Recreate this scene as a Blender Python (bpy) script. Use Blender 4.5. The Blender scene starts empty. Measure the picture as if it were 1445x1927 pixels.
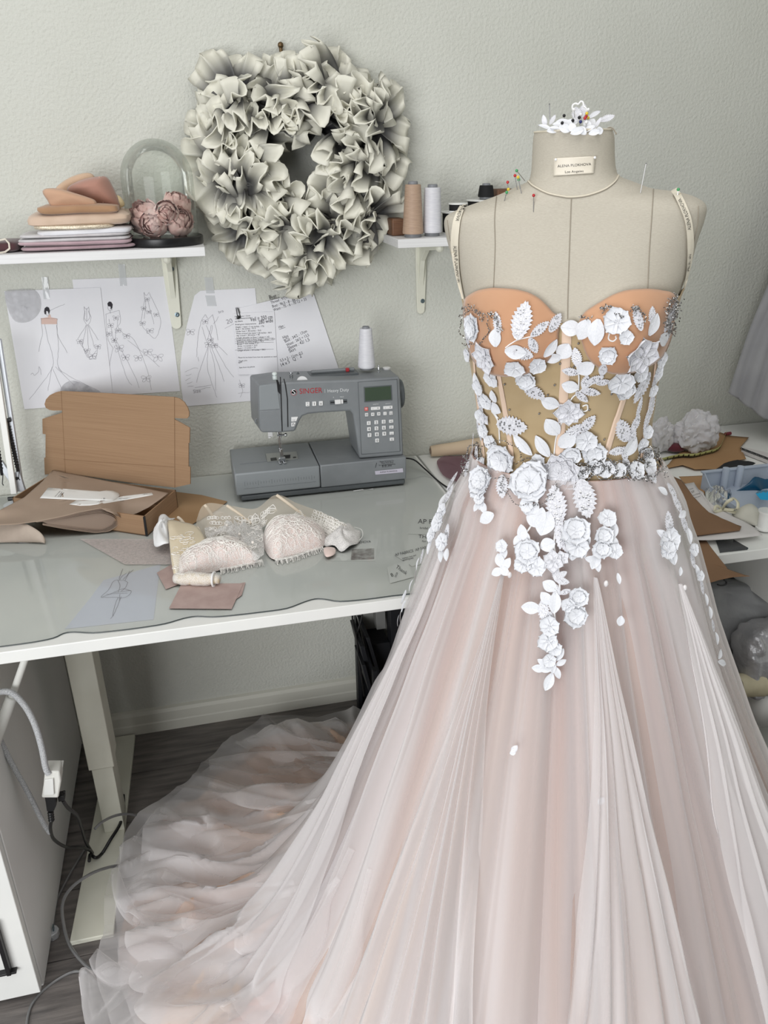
import bpy, bmesh, math, random
from mathutils import Vector, Matrix, noise
from mathutils.bvhtree import BVHTree
random.seed(7)
V = Vector
PI = math.pi
scene = bpy.context.scene
COL = scene.collection
# ------------------------------------------------------------------ camera
W, H, FOC = 1445, 1927, 1500.25
YAW, PITCH, ROLL = 0.23046, 0.41986, -0.01605
CAM = V((0.0, -1.9954, 1.5300))
cy_, sy_, cp_, sp_ = math.cos(YAW), math.sin(YAW), math.cos(PITCH), math.sin(PITCH)
FWD = V((sy_ * cp_, cy_ * cp_, -sp_))
_r = V((cy_, -sy_, 0)); _u = _r.cross(FWD)
RT = math.cos(ROLL) * _r + math.sin(ROLL) * _u
UP = -math.sin(ROLL) * _r + math.cos(ROLL) * _u
cam_d = bpy.data.cameras.new('camera')
cam_d.sensor_fit = 'VERTICAL'; cam_d.sensor_height = 36.0; cam_d.sensor_width = 27.0
cam_d.lens = 36.0 * FOC / H
cam_d.clip_start = 0.02
cam = bpy.data.objects.new('camera', cam_d); COL.objects.link(cam)
m = Matrix.Identity(4)
for i, a in enumerate((RT, UP, -FWD)):
    for j in range(3): m[j][i] = a[j]
m.translation = CAM
cam.matrix_world = m
scene.camera = cam
# ------------------------------------------------------------------ world, light, exposure
wd = bpy.data.worlds.new('room_light'); scene.world = wd; wd.use_nodes = True
bg = wd.node_tree.nodes['Background']
bg.inputs[0].default_value = (0.93, 0.96, 1.0, 1); bg.inputs[1].default_value = 0.20
def area(name, loc, target, sx, sy, power, color):
    l = bpy.data.lights.new(name, 'AREA'); l.shape = 'RECTANGLE'; l.size = sx; l.size_y = sy
    l.energy = power; l.color = color
    o = bpy.data.objects.new(name, l); COL.objects.link(o)
    o.location = loc; o.rotation_euler = (V(target) - V(loc)).to_track_quat('-Z', 'Y').to_euler()
    return o
area('window_daylight', (-1.65, -3.35, 1.10), (0.25, -0.3, 0.70), 1.9, 1.9, 102, (0.98, 0.99, 1.0))
area('ceiling_bounce', (-0.2, -1.7, 2.75), (-0.1, -0.9, 0.0), 2.6, 2.2, 40, (1.0, 0.99, 0.97))
scene.view_settings.view_transform = 'Standard'
scene.view_settings.look = 'None'
scene.view_settings.gamma = 1.0
scene.view_settings.use_curve_mapping = False
scene.view_settings.exposure = -0.30
scene.cycles.transparent_max_bounces = 32
scene.cycles.max_bounces = 8
# ------------------------------------------------------------------ helpers
def ray(px, py):
    return CAM, (FWD + RT * ((px - W / 2) / FOC) - UP * ((py - H / 2) / FOC))
def P(px, py, x=None, y=None, z=None):
    o, d = ray(px, py)
    if x is not None: t = (x - o.x) / d.x
    elif y is not None: t = (y - o.y) / d.y
    else: t = (z - o.z) / d.z
    return o + d * t
def PP(px, py, p0, n):
    o, d = ray(px, py)
    return o + d * ((p0 - o).dot(n) / d.dot(n))
def pix(p):
    d = p - CAM; z = d.dot(FWD)
    return (W / 2 + FOC * d.dot(RT) / z, H / 2 - FOC * d.dot(UP) / z, z)
def lin(c):
    r = []
    for k in c[:3]:
        k = k / 255.0
        r.append(k / 12.92 if k <= 0.04045 else ((k + 0.055) / 1.055) ** 2.4)
    return (r[0], r[1], r[2], 1.0)
def mat(name, c, rough=0.6, metal=0.0, c2=None, scale=20.0, bump=0.0, bscale=None, alpha=1.0, spec=0.5, sheen=0.0,
        stretch=None, detail=4.0, attr=False, coat=0.0, sub=0.0):
    """Principled material; c2 mottles the colour by noise (or by the 'pv' attribute), bump adds fine relief."""
    M = bpy.data.materials.new(name); M.use_nodes = True
    nt = M.node_tree; b = nt.nodes['Principled BSDF']
    b.inputs['Base Color'].default_value = lin(c); b.inputs['Roughness'].default_value = rough
    b.inputs['Metallic'].default_value = metal; b.inputs['Alpha'].default_value = alpha
    b.inputs['Specular IOR Level'].default_value = spec
    b.inputs['Sheen Weight'].default_value = sheen; b.inputs['Coat Weight'].default_value = coat
    if sub: b.inputs['Subsurface Weight'].default_value = sub; b.inputs['Subsurface Radius'].default_value = (.02, .015, .01)
    tc = nt.nodes.new('ShaderNodeTexCoord'); vec = tc.outputs['Object']
    if stretch:
        mp = nt.nodes.new('ShaderNodeMapping'); mp.inputs['Scale'].default_value = stretch
        nt.links.new(vec, mp.inputs['Vector']); vec = mp.outputs['Vector']
    if c2 is not None:
        mx = nt.nodes.new('ShaderNodeMix'); mx.data_type = 'RGBA'
        mx.inputs['A'].default_value = lin(c); mx.inputs['B'].default_value = lin(c2)
        if attr:
            at = nt.nodes.new('ShaderNodeAttribute'); at.attribute_name = 'pv'
            nt.links.new(at.outputs['Fac'], mx.inputs['Factor'])
        else:
            nz = nt.nodes.new('ShaderNodeTexNoise'); nz.inputs['Scale'].default_value = scale; nz.inputs['Detail'].default_value = detail
            nt.links.new(vec, nz.inputs['Vector'])
            rp = nt.nodes.new('ShaderNodeMapRange'); rp.inputs['From Min'].default_value = .35; rp.inputs['From Max'].default_value = .65
            nt.links.new(nz.outputs['Fac'], rp.inputs['Value']); nt.links.new(rp.outputs['Result'], mx.inputs['Factor'])
        nt.links.new(mx.outputs['Result'], b.inputs['Base Color'])
    if bump:
        n2 = nt.nodes.new('ShaderNodeTexNoise'); n2.inputs['Scale'].default_value = bscale or scale; n2.inputs['Detail'].default_value = 3
        nt.links.new(vec, n2.inputs['Vector'])
        bp = nt.nodes.new('ShaderNodeBump'); bp.inputs['Strength'].default_value = 1.0; bp.inputs['Distance'].default_value = bump
        nt.links.new(n2.outputs['Fac'], bp.inputs['Height']); nt.links.new(bp.outputs['Normal'], b.inputs['Normal'])
    return M
def sheer(name, c, a0, a1, power=2.0, pattern=None, rough=.8, dens=None):
    """Woven net: part of the light passes between the threads, and more thread lies in the way where it is seen edge-on."""
    M = bpy.data.materials.new(name); M.use_nodes = True; nt = M.node_tree
    for n in list(nt.nodes): nt.nodes.remove(n)
    N = nt.nodes.new; L = nt.links.new
    out = N('ShaderNodeOutputMaterial'); mix = N('ShaderNodeMixShader'); tr = N('ShaderNodeBsdfTransparent')
    df = N('ShaderNodeBsdfDiffuse'); tl = N('ShaderNodeBsdfTranslucent'); m2 = N('ShaderNodeMixShader'); m2.inputs[0].default_value = .3
    df.inputs[0].default_value = lin(c); tl.inputs[0].default_value = lin(c)
    L(df.outputs[0], m2.inputs[1]); L(tl.outputs[0], m2.inputs[2])
    lw = N('ShaderNodeLayerWeight'); lw.inputs['Blend'].default_value = .5
    pw = N('ShaderNodeMath'); pw.operation = 'POWER'; pw.inputs[1].default_value = power
    L(lw.outputs['Facing'], pw.inputs[0])
    mr = N('ShaderNodeMapRange'); mr.inputs['To Min'].default_value = a0; mr.inputs['To Max'].default_value = a1
    L(pw.outputs[0], mr.inputs['Value']); fac = mr.outputs['Result']
    if pattern:
        sc, thr, lo = pattern
        tc = N('ShaderNodeTexCoord'); vo = N('ShaderNodeTexVoronoi'); vo.feature = 'DISTANCE_TO_EDGE'; vo.inputs['Scale'].default_value = sc
        nz = N('ShaderNodeTexNoise'); nz.inputs['Scale'].default_value = sc * .4
        va = N('ShaderNodeVectorMath'); va.operation = 'ADD'; vs = N('ShaderNodeVectorMath'); vs.operation = 'SCALE'; vs.inputs['Scale'].default_value = 2.5 / sc
        L(nz.outputs['Color'], vs.inputs[0]); L(tc.outputs['Object'], va.inputs[0]); L(vs.outputs[0], va.inputs[1])
        L(va.outputs[0], vo.inputs['Vector'])
        m3 = N('ShaderNodeMapRange'); m3.inputs['From Min'].default_value = thr; m3.inputs['From Max'].default_value = thr * 1.6
        m3.inputs['To Min'].default_value = 1.0; m3.inputs['To Max'].default_value = lo
        L(vo.outputs['Distance'], m3.inputs['Value'])
        mm = N('ShaderNodeMath'); mm.operation = 'MAXIMUM' if lo < a0 else 'MULTIPLY'
        if lo < a0:
            m3.inputs['To Min'].default_value = .95; L(fac, mm.inputs[0]); L(m3.outputs[0], mm.inputs[1])
        else:
            L(fac, mm.inputs[0]); L(m3.outputs[0], mm.inputs[1])
        fac = mm.outputs[0]
    if dens:      # net gathered more or less densely, woven into the cloth by the 'pv' attribute
        at = N('ShaderNodeAttribute'); at.attribute_name = 'pv'; md = N('ShaderNodeMapRange'); md.inputs['To Min'].default_value = dens[0]; md.inputs['To Max'].default_value = dens[1]
        L(at.outputs['Fac'], md.inputs['Value']); mu = N('ShaderNodeMath'); mu.operation = 'MULTIPLY'; mu.use_clamp = True
        L(fac, mu.inputs[0]); L(md.outputs[0], mu.inputs[1]); fac = mu.outputs[0]
    L(fac, mix.inputs[0]); L(tr.outputs[0], mix.inputs[1]); L(m2.outputs[0], mix.inputs[2]); L(mix.outputs[0], out.inputs[0])
    return M
def glassy(name, tint=(240, 245, 242), rough=.02, ior=1.45, haze=0.0, gain=1.0):
    """Thin clear sheet: see-through with a fresnel reflection and a little haze."""
    M = bpy.data.materials.new(name); M.use_nodes = True; nt = M.node_tree
    for n in list(nt.nodes): nt.nodes.remove(n)
    N = nt.nodes.new; L = nt.links.new
    out = N('ShaderNodeOutputMaterial'); mix = N('ShaderNodeMixShader'); tr = N('ShaderNodeBsdfTransparent'); gl = N('ShaderNodeBsdfGlossy')
    tr.inputs[0].default_value = lin(tint); gl.inputs['Roughness'].default_value = rough
    fr = N('ShaderNodeFresnel'); fr.inputs[0].default_value = ior
    f = fr.outputs[0]
    if gain != 1.0:
        mu = N('ShaderNodeMath'); mu.operation = 'MULTIPLY'; mu.inputs[1].default_value = gain; mu.use_clamp = True
        L(f, mu.inputs[0]); f = mu.outputs[0]
    base = tr.outputs[0]
    if haze:
        df = N('ShaderNodeBsdfDiffuse'); df.inputs[0].default_value = lin((225, 228, 230)); mh = N('ShaderNodeMixShader'); mh.inputs[0].default_value = haze
        L(base, mh.inputs[1]); L(df.outputs[0], mh.inputs[2]); base = mh.outputs[0]
    L(f, mix.inputs[0]); L(base, mix.inputs[1]); L(gl.outputs[0], mix.inputs[2]); L(mix.outputs[0], out.inputs[0])
    return M
def wloc(o):
    t = V((0, 0, 0))
    while o is not None: t += o.location; o = o.parent
    return t
class MB:
    def __init__(s): s.v = []; s.f = []; s.a = None
    def add(s, vs, fs):
        k = len(s.v); s.v += [V(x) for x in vs]; s.f += [tuple(i + k for i in f) for f in fs]; return s
    def box(s, lo, hi):
        x0, y0, z0 = lo; x1, y1, z1 = hi
        return s.add([(x0,y0,z0),(x1,y0,z0),(x1,y1,z0),(x0,y1,z0),(x0,y0,z1),(x1,y0,z1),(x1,y1,z1),(x0,y1,z1)],
                     [(0,3,2,1),(4,5,6,7),(0,1,5,4),(1,2,6,5),(2,3,7,6),(3,0,4,7)])
    def obox(s, c, ax, ay, az):
        c = V(c); ax, ay, az = V(ax), V(ay), V(az)
        vs = [c + ax*i + ay*j + az*k for k in (-1, 1) for j in (-1, 1) for i in (-1, 1)]
        return s.add(vs, [(0,2,3,1),(4,5,7,6),(0,1,5,4),(1,3,7,5),(3,2,6,7),(2,0,4,6)])
    def prism(s, pts, off):
        n = len(pts); off = V(off); a = [V(p) for p in pts]; b = [p + off for p in a]
        fs = [tuple(range(n)), tuple(range(2*n-1, n-1, -1))] + [(i, n+i, n+(i+1) % n, (i+1) % n) for i in range(n)]
        return s.add(a + b, fs)
    def tube(s, pts, r, n=6, closed=False):
        pts = [V(p) for p in pts]; m = len(pts); rs = r if isinstance(r, (list, tuple)) else [r]*m
        vs = []; up = None
        for i, p in enumerate(pts):
            a = pts[i-1] if (i or closed) else pts[0]; b = pts[(i+1) % m] if (i < m-1 or closed) else pts[-1]
            t = (b - a); t = t.normalized() if t.length > 1e-9 else V((0, 0, 1))
            if up is None: up = t.orthogonal().normalized()
            up = (up - t*up.dot(t)); up = up.normalized() if up.length > 1e-6 else t.orthogonal().normalized()
            w = t.cross(up)
            vs += [p + (up*math.cos(2*PI*k/n) + w*math.sin(2*PI*k/n))*rs[i] for k in range(n)]
        fs = []
        for i in range(m if closed else m-1):
            j = (i+1) % m
            fs += [(i*n+k, i*n+(k+1) % n, j*n+(k+1) % n, j*n+k) for k in range(n)]
        if not closed: fs += [tuple(range(n-1, -1, -1)), tuple((m-1)*n+k for k in range(n))]
        return s.add(vs, fs)
    def lathe(s, prof, c, n=24, ex=(1, 0, 0), ey=(0, 1, 0), ez=(0, 0, 1)):
        c = V(c); ex, ey, ez = V(ex), V(ey), V(ez); vs = []; fs = []
        for r, z in prof:
            vs += [c + (ex*math.cos(2*PI*k/n) + ey*math.sin(2*PI*k/n))*r + ez*z for k in range(n)]
        for i in range(len(prof)-1):
            fs += [(i*n+k, i*n+(k+1) % n, (i+1)*n+(k+1) % n, (i+1)*n+k) for k in range(n)]
        if prof[0][0] > 1e-6: fs.append(tuple(range(n-1, -1, -1)))
        if prof[-1][0] > 1e-6: fs.append(tuple((len(prof)-1)*n+k for k in range(n)))
        return s.add(vs, fs)
    def ball(s, c, r, n=8, m=6, sc=(1, 1, 1)):
        c = V(c); vs = [c + V((0, 0, -r*sc[2]))]
        for i in range(1, m):
            t = -PI/2 + PI*i/m
            vs += [c + V((r*sc[0]*math.cos(t)*math.cos(2*PI*k/n), r*sc[1]*math.cos(t)*math.sin(2*PI*k/n), r*sc[2]*math.sin(t))) for k in range(n)]
        vs.append(c + V((0, 0, r*sc[2])))
        fs = [(0, 1+(k+1) % n, 1+k) for k in range(n)]
        for i in range(m-2):
            o = 1+i*n; fs += [(o+k, o+(k+1) % n, o+n+(k+1) % n, o+n+k) for k in range(n)]
        o = 1+(m-2)*n; fs += [(o+k, o+(k+1) % n, len(vs)-1) for k in range(n)]
        return s.add(vs, fs)
    def grid(s, fn, nu, nv, wrap=False):
        cols = nu if wrap else nu+1
        vs = [fn(i/nu, j/nv) for j in range(nv+1) for i in range(cols)]
        fs = []
        for j in range(nv):
            for i in range(nu):
                i2 = (i+1) % cols; fs.append((j*cols+i, j*cols+i2, (j+1)*cols+i2, (j+1)*cols+i))
        return s.add(vs, fs)
    def strip(s, pts, w, nrm):
        """flat ribbon along pts, width w, lying in the surface with normal nrm (vector or list)"""
        pts = [V(p) for p in pts]; vs = []
        for i, p in enumerate(pts):
            t = pts[min(i+1, len(pts)-1)] - pts[max(i-1, 0)]
            n = V(nrm[i]) if isinstance(nrm, list) else V(nrm)
            ww = w[i] if isinstance(w, (list, tuple)) else w
            b = t.cross(n); b = b.normalized()*ww/2 if b.length > 1e-9 else V((0, 0, 0))
            vs += [p-b, p+b]
        return s.add(vs, [(2*i, 2*i+1, 2*i+3, 2*i+2) for i in range(len(pts)-1)])
    def bvh(s): return BVHTree.FromPolygons(s.v, s.f)
    def mesh(s, name, mt, smooth=True, sharp=40):
        me = bpy.data.meshes.new(name); me.from_pydata([tuple(p) for p in s.v], [], s.f)
        if s.a:
            at = me.attributes.new('pv', 'FLOAT', 'POINT'); at.data.foreach_set('value', s.a)
        me.materials.append(mt)
        if smooth:
            me.polygons.foreach_set('use_smooth', [True]*len(me.polygons))
            if sharp and sharp < 180: me.set_sharp_from_angle(angle=math.radians(sharp))
        me.update(); return me
def mk(mb, name, mt, parent=None, smooth=True, sharp=40, bevel=0.0, solid=0.0, sub=0, local=False, loc=None, fix=False, label=None, kind=None):
    """link the builder's shape as ONE mesh object; world coordinates unless local"""
    origin = V((0, 0, 0)) if local else (wloc(parent) if parent is not None else (V(loc) if loc is not None else V((0, 0, 0))))
    if not local:
        for p in mb.v: p -= origin
    me = mb.mesh(name, mt, smooth, sharp)
    if fix:
        b = bmesh.new(); b.from_mesh(me); bmesh.ops.remove_doubles(b, verts=b.verts, dist=1e-6); bmesh.ops.recalc_face_normals(b, faces=b.faces); b.to_mesh(me); b.free()
    o = bpy.data.objects.new(name, me); COL.objects.link(o)
    if parent is not None: o.parent = parent
    elif loc is not None: o.location = V(loc)
    if bevel:
        md = o.modifiers.new('b', 'BEVEL'); md.width = bevel; md.segments = 2; md.limit_method = 'ANGLE'; md.angle_limit = math.radians(40); md.harden_normals = False
    if solid:
        md = o.modifiers.new('s', 'SOLIDIFY'); md.thickness = solid; md.offset = -1
    if sub:
        md = o.modifiers.new('u', 'SUBSURF'); md.levels = sub; md.render_levels = sub
    if label: o['label'] = label
    if kind: o['kind'] = kind
    return o
def tag(o, label, cat, group=None):
    o['label'] = label; o['category'] = cat
    if group: o['group'] = group
    return o
def thing(name, label, cat, loc=(0, 0, 0), rotz=0.0, group=None):
    o = bpy.data.objects.new(name, None); o.empty_display_size = .03; COL.objects.link(o)
    o.location = V(loc); o.rotation_euler = (0, 0, rotz)
    return tag(o, label, cat, group)
def inst(me, name, parent, mw):
    """another object sharing mesh data, at world matrix mw, under an unrotated parent"""
    o = bpy.data.objects.new(name, me); COL.objects.link(o)
    if parent is not None:
        o.parent = parent; q = mw.copy(); q.translation = mw.translation - wloc(parent); mw = q
    o.matrix_basis = mw; return o
def copy_tree(o, parent=None):
    c = o.copy(); COL.objects.link(c); c.parent = parent
    for ch in list(o.children): copy_tree(ch, c)
    return c
def struct(mb, name, mt, **k):
    o = mk(mb, name, mt, **k); o['kind'] = 'structure'; return o
def frame(o, z, x):
    """matrix with z axis along z, x axis near x"""
    z = z.normalized(); x = (x - z*x.dot(z)); x = x.normalized() if x.length > 1e-6 else z.orthogonal().normalized(); y = z.cross(x)
    M_ = Matrix.Identity(4)
    for i, a in enumerate((x, y, z)):
        for j in range(3): M_[j][i] = a[j]
    M_.translation = o; return M_
def crom(pts, n):
    """smooth curve through points (any dimension)"""
    out = []; m = len(pts)
    for i in range(m-1):
        p0, p1, p2, p3 = pts[max(i-1, 0)], pts[i], pts[i+1], pts[min(i+2, m-1)]
        for k in range(n):
            t = k/n; t2 = t*t; t3 = t2*t
            out.append(tuple(.5*((2*b)+(c-a)*t+(2*a-5*b+4*c-d)*t2+(-a+3*b-3*c+d)*t3) for a, b, c, d in zip(p0, p1, p2, p3)))
    out.append(tuple(pts[-1])); return out
def lerp(a, b, t): return a + (b-a)*t
def sstep(a, b, x):
    t = max(0.0, min(1.0, (x-a)/(b-a))); return t*t*(3-2*t)
def interp(xs, ys, x):
    if x <= xs[0]: return ys[0]
    for i in range(len(xs)-1):
        if x <= xs[i+1]: return lerp(ys[i], ys[i+1], (x-xs[i])/(xs[i+1]-xs[i]))
    return ys[-1]
def nz(x, y=0.0, z=0.0): return noise.noise(V((x, y, z)))
_tc = {}
def text2d(s):
    if s not in _tc:
        c = bpy.data.curves.new('t', 'FONT'); c.body = s; c.resolution_u = 3; c.fill_mode = 'FRONT'
        o = bpy.data.objects.new('t', c); COL.objects.link(o)
        bpy.context.view_layer.update()
        me = bpy.data.meshes.new_from_object(o.evaluated_get(bpy.context.evaluated_depsgraph_get()))
        vs = [(v.co.x, v.co.y) for v in me.vertices]; fs = [tuple(p.vertices) for p in me.polygons]
        bpy.data.objects.remove(o); bpy.data.curves.remove(c); bpy.data.meshes.remove(me)
        x0 = min(v[0] for v in vs); x1 = max(v[0] for v in vs)
        _tc[s] = ([((x-x0)/(x1-x0), y/(x1-x0)) for x, y in vs], fs)
    return _tc[s]
def text_on(mb, s, a, b, surf, tall=1.0, off=None):
    """lettering between two baseline points a, b (photograph frame), laid on the surface surf(px, py)"""
    vs, fs = text2d(s); ax, ay = a; dx, dy = b[0]-ax, b[1]-ay
    out = []
    for u, v in vs:
        v *= tall; out.append(surf(ax + dx*u + dy*v, ay + dy*u - dx*v))
    mb.add(out, fs)
def blob_noise(p, s, a, seed=0.0): return a*noise.noise(V(p)*s + V((seed, seed*1.7, -seed)))
# ------------------------------------------------------------------ setting
DZ = 0.7768            # desk top height
DY = -0.745            # desk front edge
m_wall = mat('wall_paint', (206, 207, 199), .75, c2=(200, 201, 192), scale=3, bump=.0026, bscale=140)
m_white = mat('white_laminate', (236, 236, 232), .42, c2=(228, 229, 226), scale=6)
m_metalwhite = mat('cream_powder_coat', (226, 226, 212), .45, c2=(219, 218, 203), scale=9)
m_base = mat('baseboard_paint', (214, 213, 202), .5)
m_plank = mat('grey_vinyl_plank', (122, 116, 112), .5, c2=(88, 84, 82), scale=2.2, stretch=(3, 26, 8), detail=8, bump=.0008, bscale=6)
m_gap = mat('plank_joint', (38, 36, 35), .9)
struct(MB().box((-2.6, 0, -.02), (2.2, .1, 2.8)), 'wall_back', m_wall)
struct(MB().box((1.78, -3.2, -.02), (1.9, 0, 2.8)), 'wall_right', m_wall)
fl = struct(MB().box((-2.6, -3.6, -.05), (1.9, .1, -.004)), 'floor', m_gap)
rng = random.Random(3)
row = 0; y = 0.0
while y > -1.5:
    x = -1.4 - rng.random()*.9
    while x < 1.75:
        L = 1.22
        a, b = max(x, -1.4), min(x+L, 1.77)
        if b - a > .03: mk(MB().box((a+.0012, y-.18+.0012, -.004), (b-.0012, y-.0012, 0)), 'plank', m_plank, fl)
        x += L
    y -= .18
prof = [(0, 0), (-.016, 0), (-.016, .030), (-.0135, .034), (-.0135, .062), (-.009, .072), (0, .076)]
struct(MB().prism([V((-2.5, py_, pz_)) for py_, pz_ in prof], (4.25, 0, 0)), 'baseboard_back', m_base, smooth=False)

# ------------------------------------------------------------------ desks
def desk(x0, x1, label, leg_at):
    t = thing('desk', label, 'desk', ((x0+x1)/2, DY/2, 0))
    mk(MB().box((x0, DY, DZ-.0235), (x1, -.006, DZ)), 'tabletop', m_white, t, bevel=.0015)
    for s in leg_at:
        lg = mk(MB().prism([P(120, 1230, y=-.40), P(166, 1224.5, y=-.40)] and [V((s, -.40, .215)), V((s+.058, -.40, .215)), V((s+.058, -.32, .215)), V((s, -.32, .215))], (0, 0, DZ-.0235-.215)), 'leg', m_metalwhite, t, bevel=.002)
        mk(MB().box((s+.005, -.394, .012), (s+.053, -.326, .22)), 'inner_column', m_metalwhite, lg, bevel=.0015)
        mk(MB().prism([V((s-.045, -.69, .0)), V((s+.045, -.69, .0)), V((s+.062, -.025, .0)), V((s-.01, -.025, .0))], (0, 0, .012)), 'foot', m_metalwhite, t, bevel=.002)
        mk(MB().box((s-.01, -.62, DZ-.05), (s+.068, -.12, DZ-.0236)), 'bracket', m_metalwhite, t, bevel=.002)
    mk(MB().box((leg_at[0]+.06, -.39, DZ-.055), (leg_at[-1], -.34, DZ-.03)), 'crossbar', m_metalwhite, t, bevel=.002)
    return t
sx = P(120, 1230, y=-.40).x
desk(-.62, .56, 'white standing desk under the sewing machine and the box', [sx, .525])
desk(.565, 1.70, 'white desk behind the gown at right, under the paper patterns', [.72, 1.63])

# white cabinet at the left
m_cab = mat('cabinet_panel', (228, 228, 226), .5, c2=(222, 222, 220), scale=4)
m_dark = mat('black_plastic', (22, 22, 24), .4)
m_blk2 = mat('soft_black', (30, 31, 34), .8)
cx1, cyf = -.435, -.80
t = thing('storage_cabinet', 'white storage cabinet standing under the left end of the desk', 'cabinet', (-.70, -.4, 0))
mk(MB().box((-.98, cyf+.02, .012), (cx1, -.03, .69)), 'body', m_cab, t, bevel=.002)
mk(MB().box((-.98, cyf, .02), (cx1-.002, cyf+.018, .685)), 'door', m_white, t, bevel=.0015)
mk(MB().box((-.50, cyf-.012, .10), (cx1-.03, cyf, .105)).box((-.482, cyf-.014, .10), (-.474, cyf-.0005, .24)), 'handle', m_dark, t, bevel=.001)

# ------------------------------------------------------------------ wall shelves
SZ = 1.3612
m_shelf = mat('shelf_foil', (226, 226, 226), .45, c2=(214, 214, 214), scale=5, stretch=(1, 40, 60))
m_screw = mat('screw_steel', (120, 135, 142), .35, metal=.9)
def shelf(x0, x1, label, brx, wpx):
    t = thing('wall_shelf', label, 'shelf', ((x0+x1)/2, -.1, SZ))
    mk(MB().box((x0, -.20, SZ-.0185), (x1, -.001, SZ)), 'board', m_shelf, t, bevel=.001)
    for bx in brx:
        b = MB()
        zt = SZ-.0187
        hw = wpx
        n = 10
        # wall plate tapering down to a round end
        pts = [(-hw, 0), (hw, 0), (hw*.95, -.06), (hw*.72, -.165)]
        pts += [(hw*.72*math.cos(a), -.172 - hw*.72*math.sin(a)) for a in [PI*k/8 for k in range(1, 8)]]
        pts += [(-hw*.72, -.165), (-hw*.95, -.06)]
        b.prism([V((bx+u, -.0008, zt+w)) for u, w in pts], (0, -.007, 0))
        br = mk(b, 'bracket', m_metalwhite, t, bevel=.0015)
        # arm under the board with a gusset
        g = MB()
        g.prism([V((bx-.006, -.006, zt)), V((bx-.006, -.165, zt)), V((bx-.006, -.168, zt-.010)), V((bx-.006, -.06, zt-.022)), V((bx-.006, -.022, zt-.05)), V((bx-.006, -.006, zt-.12))], (.012, 0, 0))
        g.prism([V((bx-hw*.8, -.006, zt)), V((bx-hw*.8, -.155, zt)), V((bx+hw*.8, -.155, zt)), V((bx+hw*.8, -.006, zt))], (0, 0, -.004))
        g.ball((bx, -.160, zt-.007), .010)
        mk(g, 'bracket_arm', m_metalwhite, br, bevel=.001)
        for sz in (-.045, -.15):
            mk(MB().lathe([(0.0055, 0), (.0055, .0015), (.003, .0022), (0, .0012)], (bx + hw*.25, -.0078, zt+sz), 12, ex=(1, 0, 0), ey=(0, 0, 1), ez=(0, -1, 0)), 'screw', m_screw, br)
    return t
shelf(-1.15, .0437, 'white wall shelf at left holding folded fabrics and the glass dome', [P(326, 560, y=0).x, -.85], .017)
shelf(.4632, 1.02, 'white wall shelf holding thread cones, behind the dress form', [P(791, 530, y=0).x, .93], .0145)
# ------------------------------------------------------------------ shared shape makers
def smooth_poly(poly, n=4): 
    c = crom([tuple(poly[-1])] + [tuple(p) for p in poly] + [tuple(poly[0]), tuple(poly[1])], n)
    return c[n:n*(len(poly)+1)]
def patch(mb, poly, surf, nrm, bulge=lambda r, a: 0.0, rings=8, center=None):
    """filled surface inside the outline poly (photograph frame) laid on surf, raised along nrm"""
    N = len(poly); c = center or (sum(p[0] for p in poly)/N, sum(p[1] for p in poly)/N)
    vs = []
    def at(x, y, r, a):
        p = surf(x, y); n = nrm(x, y) if callable(nrm) else V(nrm); return p + n*bulge(r, a)
    vs.append(at(c[0], c[1], 0, 0))
    for k in range(1, rings+1):
        r = k/rings
        for i, p in enumerate(poly): vs.append(at(c[0]+(p[0]-c[0])*r, c[1]+(p[1]-c[1])*r, r, 2*PI*i/N))
    fs = [(0, 1+i, 1+(i+1) % N) for i in range(N)]
    for k in range(rings-1):
        o = 1+k*N; fs += [(o+i, o+N+i, o+N+(i+1) % N, o+(i+1) % N) for i in range(N)]
    return mb.add(vs, fs)
def superq(mb, c, h, e1=.3, e2=.3, nu=32, nv=14, nzf=None):
    def sp(x, e): return math.copysign(abs(x)**e, x)
    c = V(c)
    def fn(u, v):
        a = 2*PI*u; b = -PI/2 + PI*v
        p = c + V((h[0]*sp(math.cos(b), e1)*sp(math.cos(a), e2), h[1]*sp(math.cos(b), e1)*sp(math.sin(a), e2), h[2]*sp(math.sin(b), e1)))
        return p + (nzf(p) if nzf else V((0, 0, 0)))
    return mb.grid(fn, nu, nv, wrap=True)
def wallp(off): return lambda px, py: P(px, py, y=-off)
m_paper = mat('drawing_paper', (232, 232, 236), .85, c2=(226, 226, 231), scale=8)
m_ink = mat('ink', (52, 50, 56), .9)
m_pencil = mat('pencil_line', (152, 150, 156), .9)
m_smudge = mat('pencil_shading', (172, 172, 178), .95, c2=(205, 205, 210), scale=60)
m_skin = mat('marker_skin_tone', (214, 186, 176), .9)
m_tape = glassy('clear_tape', (252, 252, 252), .10, 1.6, haze=.55)
def sheet(name, label, poly, off, tapes=(), group=None, thick=.0004, m_=None):
    c = P(sum(p[0] for p in poly)/len(poly), sum(p[1] for p in poly)/len(poly), y=-off)
    t = mk(MB().prism([P(x, y, y=-off) for x, y in poly], (0, -thick, 0)), name, m_ or m_paper, None, smooth=False, loc=c)
    tag(t, label, 'paper', group)
    for tp in tapes:
        b = MB(); x0, y0, x1, y1 = tp
        b.grid(lambda u, v: P(lerp(x0, x1, u) + v*4, lerp(y0, y1, v), y=-off-thick-.0006) + V((0, .0012*nz(u*3, v*9, x0), 0)), 4, 8)
        mk(b, 'tape', m_tape, t)
    return t
def draw(parent, name, lines, off, m_=None, w=.0006):
    b = MB()
    for ln in lines:
        b.strip([P(x, y, y=-off) for x, y in ln], w, (0, -1, 0))
    return mk(b, name, m_ or m_pencil, parent, smooth=False, kind='stuff')
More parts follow.
